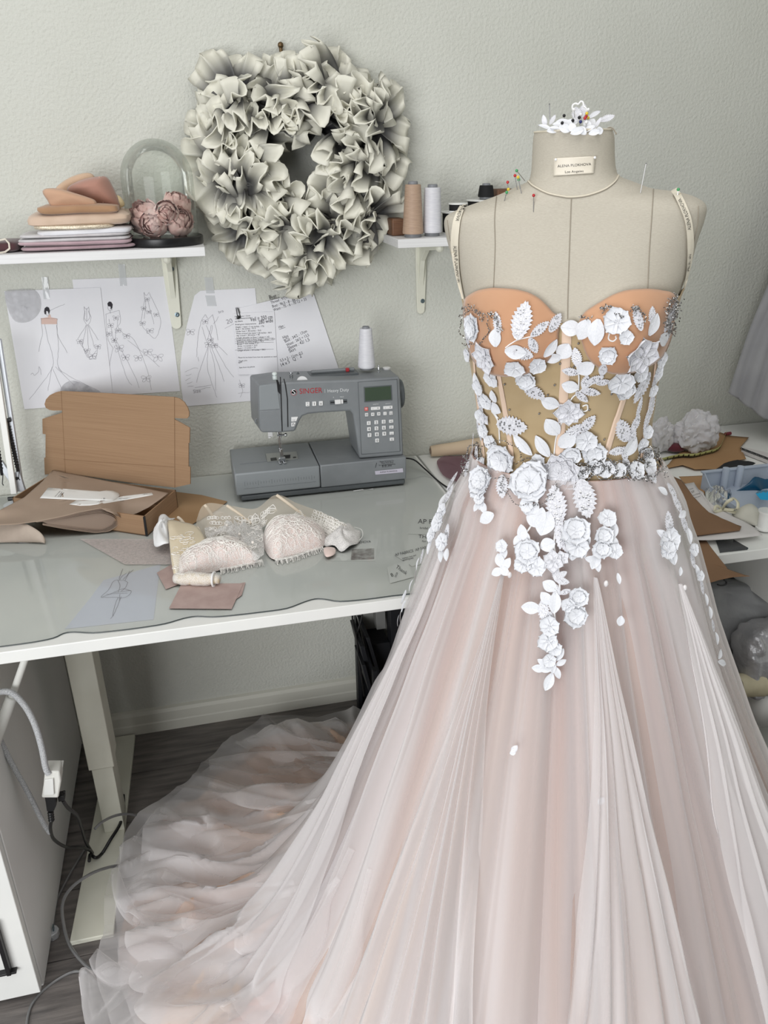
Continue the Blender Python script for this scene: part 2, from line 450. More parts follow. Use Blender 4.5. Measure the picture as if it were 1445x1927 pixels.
def wob(pts, a=1.2, n=6, s=0.0):
    c = crom([tuple(p) for p in pts], n)
    return [(x + a*nz(x*.13+s, y*.13), y + a*nz(y*.13+s+9, x*.13)) for x, y in c]
def loop(cx, cy, rx, ry, n=12, rot=0.0):
    return [(cx + rx*math.cos(2*PI*k/n)*math.cos(rot) - ry*math.sin(2*PI*k/n)*math.sin(rot), cy + rx*math.cos(2*PI*k/n)*math.sin(rot) + ry*math.sin(2*PI*k/n)*math.cos(rot)) for k in range(n+1)]
def butterfly(x, y, s):
    return [loop(x+s*.5*dx, y+s*.45*dy, s*.55, s*.3, 9, rot=math.atan2(dy, dx)) for dx, dy in ((1, -.5), (-1, -.4), (.8, .7), (-.7, .8))]
# --- sheets on the wall
pB = sheet('sketch_paper', 'white sheet with an off-shoulder flower gown sketch, taped under the left shelf bracket', [(136, 526), (311, 520), (339, 736), (166, 747)], .0008, [(222, 497, 235, 538)])
L = []
L += [wob(p) for p in ([(199, 591), (224, 584)], [(199, 591), (200, 610), (204, 640), (212, 655)], [(224, 584), (227, 605), (222, 615), (232, 628)], [(232, 628), (252, 640), (275, 690), (285, 735)],
      [(212, 655), (206, 690), (203, 735)], [(216, 640), (236, 705), (248, 725)], [(218, 640), (250, 700), (262, 730)], [(240, 640), (275, 668), (300, 690)], [(205, 600), (215, 645)], [(222, 600), (216, 640)])]
for x, y, s in ((218, 598, 6), (208, 612, 6), (222, 622, 6), (205, 628, 6), (238, 632, 7), (224, 655, 9), (236, 672, 8), (260, 673, 8), (278, 662, 9), (297, 672, 10), (275, 712, 9), (215, 640, 6)): L += [wob(q, .8, 2) for q in butterfly(x, y, s)]
L += [wob(p) for p in ([(270, 550), (272, 562), (268, 590), (266, 610), (280, 628), (292, 637), (300, 620), (302, 600), (290, 570), (281, 552)], [(270, 550), (275, 556), (281, 550)], [(274, 565), (272, 600)], [(278, 565), (290, 610)])]
for x, y, s in ((277, 563, 5), (270, 580, 5), (280, 587, 5), (294, 592, 5), (282, 622, 7), (268, 608, 6)): L += [wob(q, .8, 2) for q in butterfly(x, y, s)]
draw(pB, 'drawing', L, .0016)
b = MB(); b.prism([P(x, y, y=-.0016) for x, y in [(202, 571), (205, 567.5), (209, 568), (212, 573), (211, 580), (208, 582), (208, 577), (203, 576)]], (0, -.0003, 0)); mk(b, 'hair', m_ink, pB, smooth=False)
draw(pB, 'face', [wob([(203, 576), (203, 581), (207, 585), (210, 581)], .3), wob([(207, 585), (208, 590)], .2), wob([(209, 578), (211, 584)], .2)], .0018)
pA = sheet('sketch_paper', 'white sheet with two mermaid gown sketches, leftmost of the taped drawings', [(8, 548), (189, 541), (214, 757), (46, 770)], .0022, [(78, 521, 90, 563)])
L = [wob(p) for p in ([(94, 584), (122, 572)], [(77, 599), (108, 600)], [(77, 599), (78, 612), (80, 625), (76, 645), (73, 662)], [(108, 600), (107, 615), (110, 635), (122, 655), (127, 664)], [(84, 610), (90, 640), (98, 665), (99, 690), (80, 720), (55, 752)],
     [(106, 612), (110, 650), (109, 690), (125, 705), (150, 718), (168, 727)], [(98, 690), (90, 735)], [(104, 690), (140, 725)], [(109, 690), (117, 700)], [(58, 705), (62, 702), (66, 706), (72, 700), (74, 690), (78, 705)],
     [(100, 695), (115, 730)], [(158, 577), (160, 590), (158, 602), (165, 612), (171, 600), (168, 588), (167, 577)], [(165, 612), (166, 660)], [(162, 612), (146, 638)], [(167, 612), (185, 640)], [(163, 612), (155, 650)], [(166, 612), (178, 655)], [(158, 577), (163, 582), (167, 577)],
     [(150, 645), (160, 660), (170, 675), (180, 672), (184, 655)], [(152, 640), (165, 672), (182, 660)])]
for x, y, s in ((150, 642, 6), (164, 660, 6), (174, 670, 8), (184, 652, 6)): L += [wob(q, .8, 2) for q in butterfly(x, y, s)]
draw(pA, 'drawing', L, .003)
b = MB(); b.prism([P(x, y, y=-.003) for x, y in [(83, 586), (84, 580), (88, 577), (92, 579), (94, 585), (92, 592), (90, 586), (87, 585), (86, 592), (84, 591)]], (0, -.0003, 0)); mk(b, 'hair', m_ink, pA, smooth=False)
draw(pA, 'face', [wob([(87, 586), (87, 591), (90, 595), (93, 591)], .3), wob([(160, 585), (158, 596), (163, 604), (169, 596), (166, 585)], .3), wob([(163, 580), (163, 606)], .2)], .0032)
b = MB(); b.prism([P(x, y, y=-.0026) for x, y in ((77, 599), (90, 597), (92, 592), (95, 592), (96, 597), (108, 600), (107, 610), (78, 610))], (0, -.0004, 0)); mk(b, 'coloured_shoulders', m_skin, pA, smooth=False)
b = MB(); b.prism([P(x, y, y=-.0026) for x, y in smooth_poly([(115, 730), (135, 716), (165, 725), (190, 738), (195, 752), (120, 758)])], (0, -.0002, 0)); mk(b, 'shading', m_smudge, pA, smooth=False)
m_tulleswatch = sheer('grey_net_swatch', (206, 206, 208), .28, .7, pattern=(90, .05, .2))
b = MB(); patch(b, smooth_poly([(8, 550), (30, 545), (60, 544), (74, 556), (77, 580), (66, 598), (48, 607), (28, 604), (16, 585)], 3), wallp(.0034), (0, -1, 0), lambda r, a: .004*abs(nz(r*4, a*2)), 8); mk(b, 'net_swatch', m_tulleswatch, pA)
pC = sheet('sketch_paper', 'curling white sheet with a long gown sketch and notes, under the wreath', [(377, 547), (366, 556), (352, 610), (342, 660), (339, 690), (341, 730), (346, 765), (500, 752), (480, 542)], .0012, [(384, 522, 400, 552), (386, 556, 404, 576)])
L = [wob(p) for p in ([(386, 592), (378, 606), (372, 640), (370, 672)], [(372, 672), (374, 680)], [(400, 592), (407, 620), (410, 640)], [(380, 615), (388, 640), (392, 650)], [(400, 612), (397, 640), (412, 652), (428, 668)], [(392, 650), (390, 690), (398, 720), (408, 748)], [(394, 650), (404, 690), (406, 735)],
     [(396, 648), (412, 690), (422, 718)], [(392, 652), (378, 690), (370, 720)], [(400, 646), (425, 690), (440, 710)], [(386, 592), (392, 600), (400, 592)], [(388, 612), (400, 640)], [(398, 612), (390, 640)], [(412, 595), (402, 610)], [(348, 700), (365, 692), (372, 694)], [(350, 707), (360, 704)], [(349, 716), (358, 712)], [(352, 722), (362, 718)],
     [(353, 728), (364, 726)], [(366, 730), (398, 724)], [(367, 734), (396, 729)], [(450, 715), (456, 735), (452, 748)], [(448, 740), (470, 738)], [(423, 618), (450, 605)])]
for x, y, s in ((392, 648, 7), (404, 650, 6), (396, 640, 6), (358, 624, 8), (386, 605, 6), (455, 725, 6)): L += [wob(q, 1, 2) for q in butterfly(x, y, s)]
draw(pC, 'drawing', L, .0022)
b = MB(); text_on(b, '20', (427, 610), (438, 607), wallp(.002)); text_on(b, 'bra', (412, 590), (421, 587), wallp(.002)); text_on(b, 'Size', (364, 740), (378, 738), wallp(.002)); mk(b, 'lettering', m_pencil, pC, smooth=False, kind='stuff')
pD = sheet('note_paper', 'tilted white sheet of handwritten measurements behind the sewing machine', [(436, 583), (588, 546), (640, 702), (478, 742)], .0034)
b = MB()
for s, a, c in (('Bust :', (507, 563), (524, 559)), ('Thread : 97(98) - 5 cm - 0/0', (510, 572), (572, 551)), ('Bust : 96,5 - 8 - 88,5', (513, 579), (560, 565)), ('Waist - 75 - 6 - 70 12 = 33', (515, 586), (577, 565)),
                ('Hips :', (525, 618), (536, 614)), ('Hips', (533, 638), (543, 634)), ('Bust : 34/2 - 17cm', (537, 645), (578, 625)), ('Waist : 26/2 = 13,5', (540, 652), (582, 632)), ('Sleeve : 42/ 1,5', (543, 658), (583, 641)),
                ('Skirt', (545, 664), (557, 659)), ('5,5 x 2 - 11cm. 0,2', (528, 681), (570, 666)), ('14 x 5   Q :  2', (530, 690), (568, 672))):
    text_on(b, s, a, c, wallp(.0042), 1.25)
for ln in ([(507, 565), (525, 560)], [(525, 620), (537, 616)], [(533, 640), (544, 636)]): b.strip([P(x, y, y=-.0042) for x, y in ln], .0008, (0, -1, 0))
mk(b, 'lettering', m_ink, pD, smooth=False, kind='stuff')
pE = sheet('order_sheet', 'small typed order sheet clipped over the measurement notes', [(438, 590), (516, 586), (523, 703), (449, 705)], .0055)
b = MB()
rows = ['Order Name: 1 Gown', 'custom measurements', 'Hi Alena,', 'Bridal gown measurements', 'Height + heel = 5 cm inches - 176', 'Bust = 36 inches - 91.5', 'Under bust = 30 inches - 76.5', 'Waist around the navel = 26 inches - 66.5', 'Hip around = 38 inches = 96',
        'Length shoulder to floor = shoes = 142', 'Length from waist to floor, length = shoes = 105.5', 'Shoulder to waist length = 40.5', 'Biceps = 10.5 inches = 27', 'Wrist = 6 inches = 15.5', 'Neck = 13 inches = 33', 'Length of arm = 23 inches = 58.5', 'Please let me know if you have any questions or need', 'Thank you,', 'Best', 'Sent from my phone']
ys = [596, 600, 606, 611, 616, 620, 624, 628, 632, 636, 640, 644, 648, 652, 656, 660, 673, 680, 683, 692]
for s, yy in zip(rows, ys):
    x0 = 441 + (yy-590)*.09; wd_ = min(72, 1.62*len(s))
    text_on(b, s, (x0, yy+1), (x0+wd_, yy-1), wallp(.0064), 1.0)
text_on(b, 'Veil = 350 cm', (471, 605), (513, 600), wallp(.0064), 1.5); text_on(b, '280 wide', (487, 610), (514, 606), wallp(.0064), 1.4)
for yy in (638, 642, 646, 659): b.strip([P(442, yy, y=-.0064), P(515, yy-2, y=-.0064)], .0005, (0, -1, 0))
mk(b, 'lettering', m_ink, pE, smooth=False, kind='stuff')
b = MB(); b.tube([P(x, y, y=-.0075) for x, y in ((451, 590), (448, 580), (444, 579), (447, 597), (453, 599), (447, 579))], .0009); b.lathe([(.0042, 0), (.0042, .002), (0, .003)], P(448, 597, y=-.0072), 14, ex=(1, 0, 0), ey=(0, 0, 1), ez=(0, -1, 0))
tag(mk(b, 'paper_clip', m_dark, None, loc=P(448, 590, y=-.0075)), 'black paper clip holding the typed order sheet to the notes', 'clip')

# ------------------------------------------------------------------ wreath
def wreath():
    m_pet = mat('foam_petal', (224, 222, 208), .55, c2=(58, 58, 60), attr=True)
    m_tw = mat('wreath_twigs', (70, 62, 54), .9)
    C0 = P(562, 322, y=-.05)
    t = thing('wreath', 'large wreath of ruffled cream and grey foam blossoms hung on the wall', 'wreath', C0)
    b = MB(); ring = [C0 + V((.15*math.cos(2*PI*k/48), .012, .15*math.sin(2*PI*k/48))) for k in range(48)]
    b.tube(ring, .016, 8, closed=True); mk(b, 'hoop', m_tw, t)
    protos = []
    for k in range(9):
        r = random.Random(100+k); ph = r.random()*6; fr = r.choice((2, 2.5, 3)); Lg = .098 + .02*r.random(); cu = .5 + .6*r.random(); ruff = .013 + .011*r.random(); wd_ = .046 + .014*r.random()
        nu, nv = 16, 11; b = MB()
        def fn(u, v):
            s = u*2-1
            w = wd_*(.16 + .84*math.sin(min(1, v*1.02)*PI*.56)**1.25)
            x = s*w*(1 - .12*v*cu)
            yv = v*Lg*(1 - .10*s*s*(1.2 if v > .8 else .4)) + .006*math.sin(4.3*s+ph)*v**3
            z = cu*.030*(s*s)*(1-.5*v)*1.1 + .018*v*v*0 - .030*(v**2.2)*.9
            z += ruff*(v**2.6)*math.sin(PI*fr*s + ph) + .006*v**2*nz(s*2+ph, v*3, k)
            x += .006*(v**3)*math.cos(PI*fr*s*1.3 + ph)
            return V((x, yv, z))
        b.grid(fn, nu, nv)
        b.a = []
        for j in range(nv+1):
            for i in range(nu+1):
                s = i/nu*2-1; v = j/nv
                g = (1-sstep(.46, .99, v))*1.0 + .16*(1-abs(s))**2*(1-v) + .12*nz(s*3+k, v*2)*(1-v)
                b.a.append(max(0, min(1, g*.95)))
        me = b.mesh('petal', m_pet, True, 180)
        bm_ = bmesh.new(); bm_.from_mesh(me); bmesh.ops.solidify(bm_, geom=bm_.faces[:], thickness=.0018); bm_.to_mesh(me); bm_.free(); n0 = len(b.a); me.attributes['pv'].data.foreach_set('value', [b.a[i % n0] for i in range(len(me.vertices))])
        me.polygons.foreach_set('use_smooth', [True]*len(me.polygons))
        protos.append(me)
    r = random.Random(5)
    # blossoms: (px, py, facing tilt dx, dz, size, petals)
    fl = [(480, 205, -.5, .3, 1.0, 7), (560, 165, -.1, .8, .92, 6), (620, 190, .2, .6, 1.0, 7), (668, 240, .6, .3, .98, 6), (672, 262, .35, .0, 1.1, 8), (690, 330, .6, -.2, .98, 6), (672, 390, .35, -.1, 1.05, 8),
          (600, 452, .1, -.35, 1.12, 9), (640, 440, .5, -.6, .9, 6), (540, 460, -.1, -.8, .98, 6), (495, 405, -.2, -.3, 1.08, 8), (450, 425, -.7, -.5, .92, 6), (445, 315, -.45, 0, 1.08, 8), (430, 250, -.8, .3, .95, 6), (470, 250, -.2, .1, .9, 6),
          (440, 365, -.8, -.3, .9, 5), (525, 215, .1, .2, .8, 5), (600, 225, .1, .3, .75, 5), (520, 170, -.5, .8, .9, 6), (640, 150, .5, .9, .95, 5), (720, 290, .9, .1, .9, 5), (705, 420, .8, -.6, .9, 5), (585, 500, .3, -1., .9, 6), (555, 415, .1, .1, .75, 5), (655, 335, .1, .0, .75, 5), (430, 170, -.9, .9, .9, 5), (715, 215, .9, .5, .9, 5)]
    for i, (px, py, dx, dz, sz, n) in enumerate(fl):
        c = P(px, py, y=-.088) + V((0, r.uniform(-.012, .012), 0)); 
        ax = V((dx*.8, -1.0, dz*.8)).normalized()          # blossom axis, opens this way
        c = c - ax*.055*sz
        e1 = ax.orthogonal().normalized(); e2 = ax.cross(e1); a0 = r.random()*6
        n = max(5, n-1)
        for k in range(n):
            a = a0 + 2*PI*k/n + r.uniform(-.2, .2); inner = (k % 4 == 3)
            rad = e1*math.cos(a) + e2*math.sin(a)
            op = r.uniform(.18, .5) if inner else r.uniform(.55, 1.12)      # opening angle from axis
            d = (ax*math.cos(op) + rad*math.sin(op)).normalized()
            back = (rad*math.cos(op) - ax*math.sin(op))    # outward face
            x = d.cross(-back)
            M_ = Matrix.Identity(4)
            zc = -back
            for q, w in enumerate((x.normalized(), d, x.normalized().cross(d))):
                for j in range(3): M_[j][q] = w[j]
            M_.translation = c + d*.006
            s = sz*r.uniform(.95, 1.2)*(.9 if inner else 1.0)
            s *= .93; tip = M_.translation + d*.1*s; hc = P(575, 308, y=tip.y)
            if math.hypot(tip.x-hc.x, tip.z-hc.z) < .052 or tip.x < C0.x-.245 or tip.z > C0.z+.25: continue
            if tip.y > -.012: s *= .75
            if M_.translation.y + d.y*.1*s > -.004: continue
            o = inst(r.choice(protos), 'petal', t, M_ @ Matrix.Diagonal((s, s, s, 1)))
    b = MB(); q = P(528, 88, y=-.012); b.tube([q + V((0, .012, .004)), q, q + V((0, -.004, -.012)), q+V((0, -.002, -.03))], .004, 8); b.ball(q + V((0, -.001, .003)), .0065)
    tag(mk(b, 'wall_hook', mat('aged_brass', (104, 84, 58), .45, metal=.7), None, loc=q), 'small brass hook in the wall above the wreath', 'hook')
wreath()

# ------------------------------------------------------------------ left shelf: folded fabrics, bra cups, glass dome
def folded(px0, px1, pyt, pyb, mt, label, yb=-.185, depth=.13, folds=2, name='folded_fabric', tilt=0):
    z1 = P((px0+px1)/2, pyt, y=yb).z; z0 = P((px0+px1)/2, pyb, y=yb).z
    x0 = P(px0, pyb, y=yb).x; x1 = P(px1, pyb, y=yb).x
    z0 = max(z0, SZ+.0008)
    c = V(((x0+x1)/2, yb+depth/2, (z0+z1)/2)); hz = (z1-z0)/2/folds
    t = None
    for k in range(folds):
        zc = z0 + hz*(2*k+1)
        b = MB(); sh = random.Random(px0*7+k).uniform(-.004, .004)
        sag = lambda p, zc=zc, k=k: V((.004*nz(p.y*20, p.z*60, k), .005*nz(p.x*14, p.z*90+k, px0), hz*.35*nz(p.x*11+px0, p.y*9, k)))
        superq(b, c + V((sh, sh, zc - c.z)), ((x1-x0)/2-.002*k, depth/2, hz*1.04), .55, .25, 44, 12, sag)
        if t is None: t = tag(mk(b, name, mt, None, loc=(c.x, c.y, z0)), label, 'fabric', 'folded fabrics on the left shelf')
        else: mk(b, 'fold', mt, t)
    return t
F = lambda n, c, c2, **k: mat(n, c, .85, c2=c2, sheen=.3, **k)
folded(34, 256, 452, 475, F('mauve_tulle', (186, 160, 166), (172, 146, 153), scale=30), 'folded mauve tulle, lowest of the fabric stack on the left shelf', depth=.15)
folded(30, 246, 439, 456, F('white_net', (206, 204, 205), (190, 186, 188), scale=40), 'folded translucent white net resting on the mauve tulle', depth=.14, folds=2)
folded(66, 247, 429, 443, F('white_satin', (226, 226, 230), (214, 214, 219), scale=20), 'folded bright white satin above the white net', depth=.14, folds=1)
folded(62, 216, 422, 433, mat('glitter_mesh', (190, 176, 154), .35, c2=(232, 222, 200), scale=420, metal=.35, bump=.0006, bscale=500), 'thin folded glitter mesh between white satin and nude fabric', depth=.13, folds=1)
folded(46, 243, 400, 427, F('nude_tulle', (208, 184, 164), (196, 172, 150), scale=22), 'folded nude tulle, thickest layer of the fabric stack', depth=.14, folds=1)
folded(71, 226, 385, 404, F('tan_jersey', (178, 140, 106), (166, 128, 96), scale=14), 'folded tan jersey at the top of the fabric stack', depth=.12, folds=1)
def cup(name, poly, yb, bulge, mt, label, ctr=None, rim=True):
    pl = smooth_poly(poly, 4); b = MB()
    n = (V((0, -1, .35))).normalized()
    sf = lambda x, y: P(x, y, y=yb)
    patch(b, pl, sf, n, lambda r, a: bulge*(1-r**2.2), 9, ctr)
    c = P(*(ctr or (sum(p[0] for p in poly)/len(poly), sum(p[1] for p in poly)/len(poly))), y=yb)
    o = mk(b, name, mt, None, solid=.003, sharp=180, loc=c)
    tag(o, label, 'bra cup', 'foam bra cups on the fabric stack')
    if rim: mk(MB().tube([sf(*p)+n*.0012 for p in pl], .0014, 6, closed=True), 'edge_binding', mt, o)
    return o
cup('bra_cup', [(106, 358), (116, 347), (136, 335), (160, 328), (174, 330), (176, 340), (160, 352), (138, 362), (118, 364)], -.085, .016, F('peach_foam', (210, 180, 152), (202, 170, 142), scale=8), 'peach foam bra cup lying behind the rose one')
rc = cup('bra_cup', [(128, 358), (145, 345), (170, 337), (188, 335), (200, 336), (210, 352), (219, 372), (222, 391), (200, 390), (178, 388), (150, 372)], -.115, .035, F('rose_foam', (178, 134, 118), (168, 124, 108), scale=8), 'rose foam bra cup with a vertical seam on the fabric stack')
b = MB(); b.tube([P(x, y, y=-.115) + V((0, -1, .35)).normalized()*(.035*(1-abs(k-2)**1.6*.12)*.75+.001) for k, (x, y) in enumerate(((189, 338), (192, 350), (195, 362), (196, 374), (196, 386)))], .0012); mk(b, 'seam', mat('seam_thread', (206, 164, 146), .8), rc)
cup('bra_cup', [(82, 360), (98, 357), (115, 359), (140, 366), (165, 374), (179, 380), (179, 388), (160, 391), (130, 392), (100, 388), (91, 376)], -.165, .018, F('nude_foam', (200, 162, 134), (192, 152, 124), scale=8), 'pale nude foam bra cup at the front of the fabric stack')
cup('bra_cup', [(218, 370), (224, 371), (231, 380), (232, 387), (222, 388)], -.11, .004, F('cream_foam', (208, 190, 150), (198, 180, 140), scale=8), 'corner of a cream foam bra cup showing beside the rose one', rim=False)
b = MB(); b.tube([P(x, y, y=-.17) for x, y in ((0, 452), (10, 450), (17, 458), (18, 468), (10, 474), (0, 476))], .002, 6)
tag(mk(b, 'ribbon', mat('cream_ribbon', (222, 214, 200), .6), None, loc=P(8, 474, y=-.17)), 'loop of cream ribbon at the left end of the shelf', 'ribbon')
b = MB(); superq(b, P(8, 463, y=-.12) , (.035, .05, .011), .5, .4); 
for p in b.v: p.z += SZ + .0115 - P(8, 463, y=-.12).z
tag(mk(b, 'fabric_pouch', mat('burgundy_velvet', (74, 42, 46), .9, sheen=.5), None, loc=P(8, 470, y=-.12)), 'dark burgundy folded cloth behind the cream ribbon', 'fabric')
# --- glass dome with peonies
dc = V((P(310, 455, y=-.105).x, -.105, SZ)); DR = .0745
t = thing('glass_dome', 'clear glass dome on a black base, displaying pink peonies', 'dome', dc)
mk(MB().lathe([(.0, .0004), (.082, .0004), (.083, .002), (.083, .016), (.081, .018), (0, .018)], dc, 48), 'base', mat('black_base', (16, 16, 18), .35), t)
zt = P(300, 260, y=-.105).z - SZ
pr = [(DR, .0182)] + [(DR, lerp(.0182, zt-DR*1.05, k/6)) for k in range(1, 7)] + [(DR*math.cos(a), zt-DR*1.05 + DR*1.05*math.sin(a)) for a in [PI/2*k/12 for k in range(1, 13)]]
b = MB(); b.lathe(pr, dc, 56)
mk(b, 'glass', glassy('dome_glass', (250, 252, 250), .03, 1.45, haze=.015, gain=.45), t, sharp=180)
m_peony = mat('peony_silk', (226, 194, 186), .75, c2=(206, 164, 158), attr=True, sheen=.3)
pmesh = []
for k in range(4):
    b = MB(); nu, nv = 8, 7
    def fn(u, v, k=k):
        s = u*2-1; th = s*.80*math.sin(PI*(.12+.62*v)); ph = -.25 + v*1.55
        R = 1.0 + .10*nz(s*2+k*5, v*2) + .34*max(0, v-.70)*(1+.5*math.sin(7*s+k))
        return V((R*math.cos(ph*.9)*math.sin(th), R*math.cos(ph*.9)*math.cos(th), R*math.sin(ph*.9)))
    b.grid(fn, nu, nv); b.a = [max(0, min(1, .9*(1-sstep(.2, .9, j/nv)) + .8*(j == nv) + .35*(abs(i/nu-.5)*2)**3)) for j in range(nv+1) for i in range(nu+1)]
    pmesh.append(b.mesh('petal', m_peony, True, 180))
def peony(c, R, ax, label, seed):
    r = random.Random(seed); t = thing('peony', label, 'flower', c, 0, 'silk peonies in the glass dome')
    z = V(ax).normalized()
    base = frame(V(c), z, V((1, .2, .1)))
    core = MB(); core.ball((0, 0, .12), .55, 10, 8); core.a = [1.0]*len(core.v)
    inst(core.mesh('core', m_peony), 'core', t, base @ Matrix.Scale(R, 4))
    for ring, (n, s, dz, tilt) in enumerate(((3, .40, .42, .05), (4, .56, .34, -.15), (5, .78, .16, -.32), (6, 1.0, -.06, -.52))):
        for k in range(n):
            a = 2*PI*k/n + ring*.7 + r.uniform(-.2, .2)
            M_ = base @ Matrix.Translation((0, 0, dz*R)) @ Matrix.Rotation(a, 4, 'Z') @ Matrix.Rotation(tilt+r.uniform(-.1, .1), 4, 'X') @ Matrix.Scale(R*s, 4)
            inst(r.choice(pmesh), 'petal', t, M_)
zb = SZ + .018
peony(V((P(272, 400, y=-.10).x, -.105, P(272, 405, y=-.10).z)), .032, (-.5, -.5, .7), 'dusty pink peony leaning on the left of the glass dome', 1)
peony(V((P(290, 432, y=-.14).x, -.137, zb+.027)), .029, (-.2, -.6, -.1), 'pink peony at the bottom centre of the glass dome', 2)
peony(V((P(313, 400, y=-.14).x, -.140, P(313, 400, y=-.14).z)), .026, (.0, -1, .15), 'open pink peony facing the room in the middle of the dome', 3)
peony(V((P(338, 428, y=-.135).x, -.122, zb+.029)), .030, (.35, -.6, .5), 'pink peony at the lower right inside the glass dome', 4)
peony(V((P(332, 385, y=-.09).x, -.085, P(332, 388, y=-.09).z)), .031, (.3, -.2, .9), 'pale pink peony topmost at the back of the dome', 5)
peony(V((P(270, 436, y=-.12).x, -.09, zb+.028)), .027, (-.6, -.5, .2), 'pink peony half hidden at the lower left of the dome', 6)

# ------------------------------------------------------------------ right shelf: thread
m_grey = mat('grey_cone_core', (128, 130, 134), .5)
def cone(px, pyt, pyb, hw_t, hw_b, mt, label, yb, zbase=None, group='thread cones on the right shelf', core=6):
    c = P(px, pyb, y=yb); zz = SZ if zbase is None else zbase
    k = pix(c)[2]/FOC
    h = P(px, pyt, y=yb).z - c.z
    rt, rb = hw_t*k, hw_b*k; cf = core*k
    t = thing('thread_cone', label, 'thread', (c.x, c.y, zz), 0, group)
    b = MB()
    prof = [(rb*.80, .0006), (rb*.80, cf), (0.001, cf)]
    b.lathe(prof, (c.x, c.y, zz), 28)
    mk(b, 'core', m_grey, t)
    pr = [(.004, cf), (rb*.97, cf), (rb, cf+.002)]
    n = 40
    for i in range(n+1):
        f = i/n; pr.append((lerp(rb, rt, f) + .0003*(i % 2), lerp(cf+.003, h-cf*.9-.002, f)))
    pr += [(rt*.96, h-cf*.9), (.004, h-cf*.9)]
    mk(MB().lathe(pr, (c.x, c.y, zz), 32), 'thread', mt, t, sharp=60)
    mk(MB().lathe([(rt*.62, h-cf*.9), (rt*.60, h-.001), (rt*.5, h), (rt*.3, h-.002), (.003, h-.004)], (c.x, c.y, zz), 24), 'cone_tip', m_grey, t)
    return t
cone(777, 342, 447, 14.5, 19.5, mat('beige_thread', (176, 150, 128), .6, c2=(164, 138, 118), scale=60, stretch=(1, 1, 8)), 'tall beige thread cone at the left end of the right shelf', -.155)
cone(813, 350, 447, 15, 17.5, mat('white_thread', (214, 214, 218), .5, c2=(202, 202, 208), scale=60, stretch=(1, 1, 8)), 'white thread cone beside the beige one on the shelf', -.145)
m_blackthread = mat('black_thread', (14, 14, 16), .8)
def spool(px, py_top, hw, h, zbase, label, yb, flange=m_white):
    c = P(px, py_top, y=yb); k = pix(c)[2]/FOC; R = hw*k
    t = thing('thread_spool', label, 'thread', (c.x, yb, zbase), 0, 'black thread spools on the right shelf')
    mk(MB().lathe([(R*.92, .003), (R*.94, h-.003)], (c.x, yb, zbase), 32), 'thread', m_blackthread, t)
    mk(MB().lathe([(.004, 0), (R, 0), (R, .003), (.004, .003)], (c.x, yb, zbase), 32).lathe([(.004, h-.003), (R, h-.003), (R*1.03, h-.0015), (R, h), (.004, h)], (c.x, yb, zbase), 32), 'flange', flange, t)
    return SZ
zA = P(853, 399, y=-.12).z - SZ
spool(870, 399, 40, zA, SZ, 'black thread spool with a white rim beside the white cone', -.10)
zB2 = P(870, 380, y=-.1).z
spool(862, 380, 18, zB2-SZ-zA-.001, SZ+zA+.0005, 'short black spool standing on the wide white-rimmed spool', -.125)
zC = P(905, 374, y=-.07).z
spool(912, 375, 34, P(912, 375, y=-.06).z-SZ-zA-.001, SZ+zA+.0005, 'wide white-rimmed spool carrying the black thread cone', -.055)
cone(914, 346, 376, 12.5, 15, m_blackthread, 'black thread cone on the white-rimmed spool behind the shoulder', -.055, zbase=P(912, 375, y=-.06).z, core=4)
m_wood = mat('brown_wood', (112, 78, 54), .55, c2=(92, 62, 44), scale=10, stretch=(4, 4, 40))
def block(p0, p1, yb, dep, zb, label, h):
    x0 = P(*p0, y=yb).x; x1 = P(*p1, y=yb).x
    tag(mk(MB().box((x0, yb, zb), (x1, yb+dep, zb+h)), 'wooden_spool_rack', m_wood, None, bevel=.003, loc=((x0+x1)/2, yb+dep/2, zb)), label, 'block')
block((738, 430), (762, 430), -.12, .05, SZ+.0004, 'brown wooden block behind the beige thread cone', P(750, 412, y=-.12).z-SZ)
block((936, 360), (968, 360), -.05, .035, SZ+.0004, 'tall brown wooden block beside the black thread cone', P(945, 356, y=-.05).z-SZ)
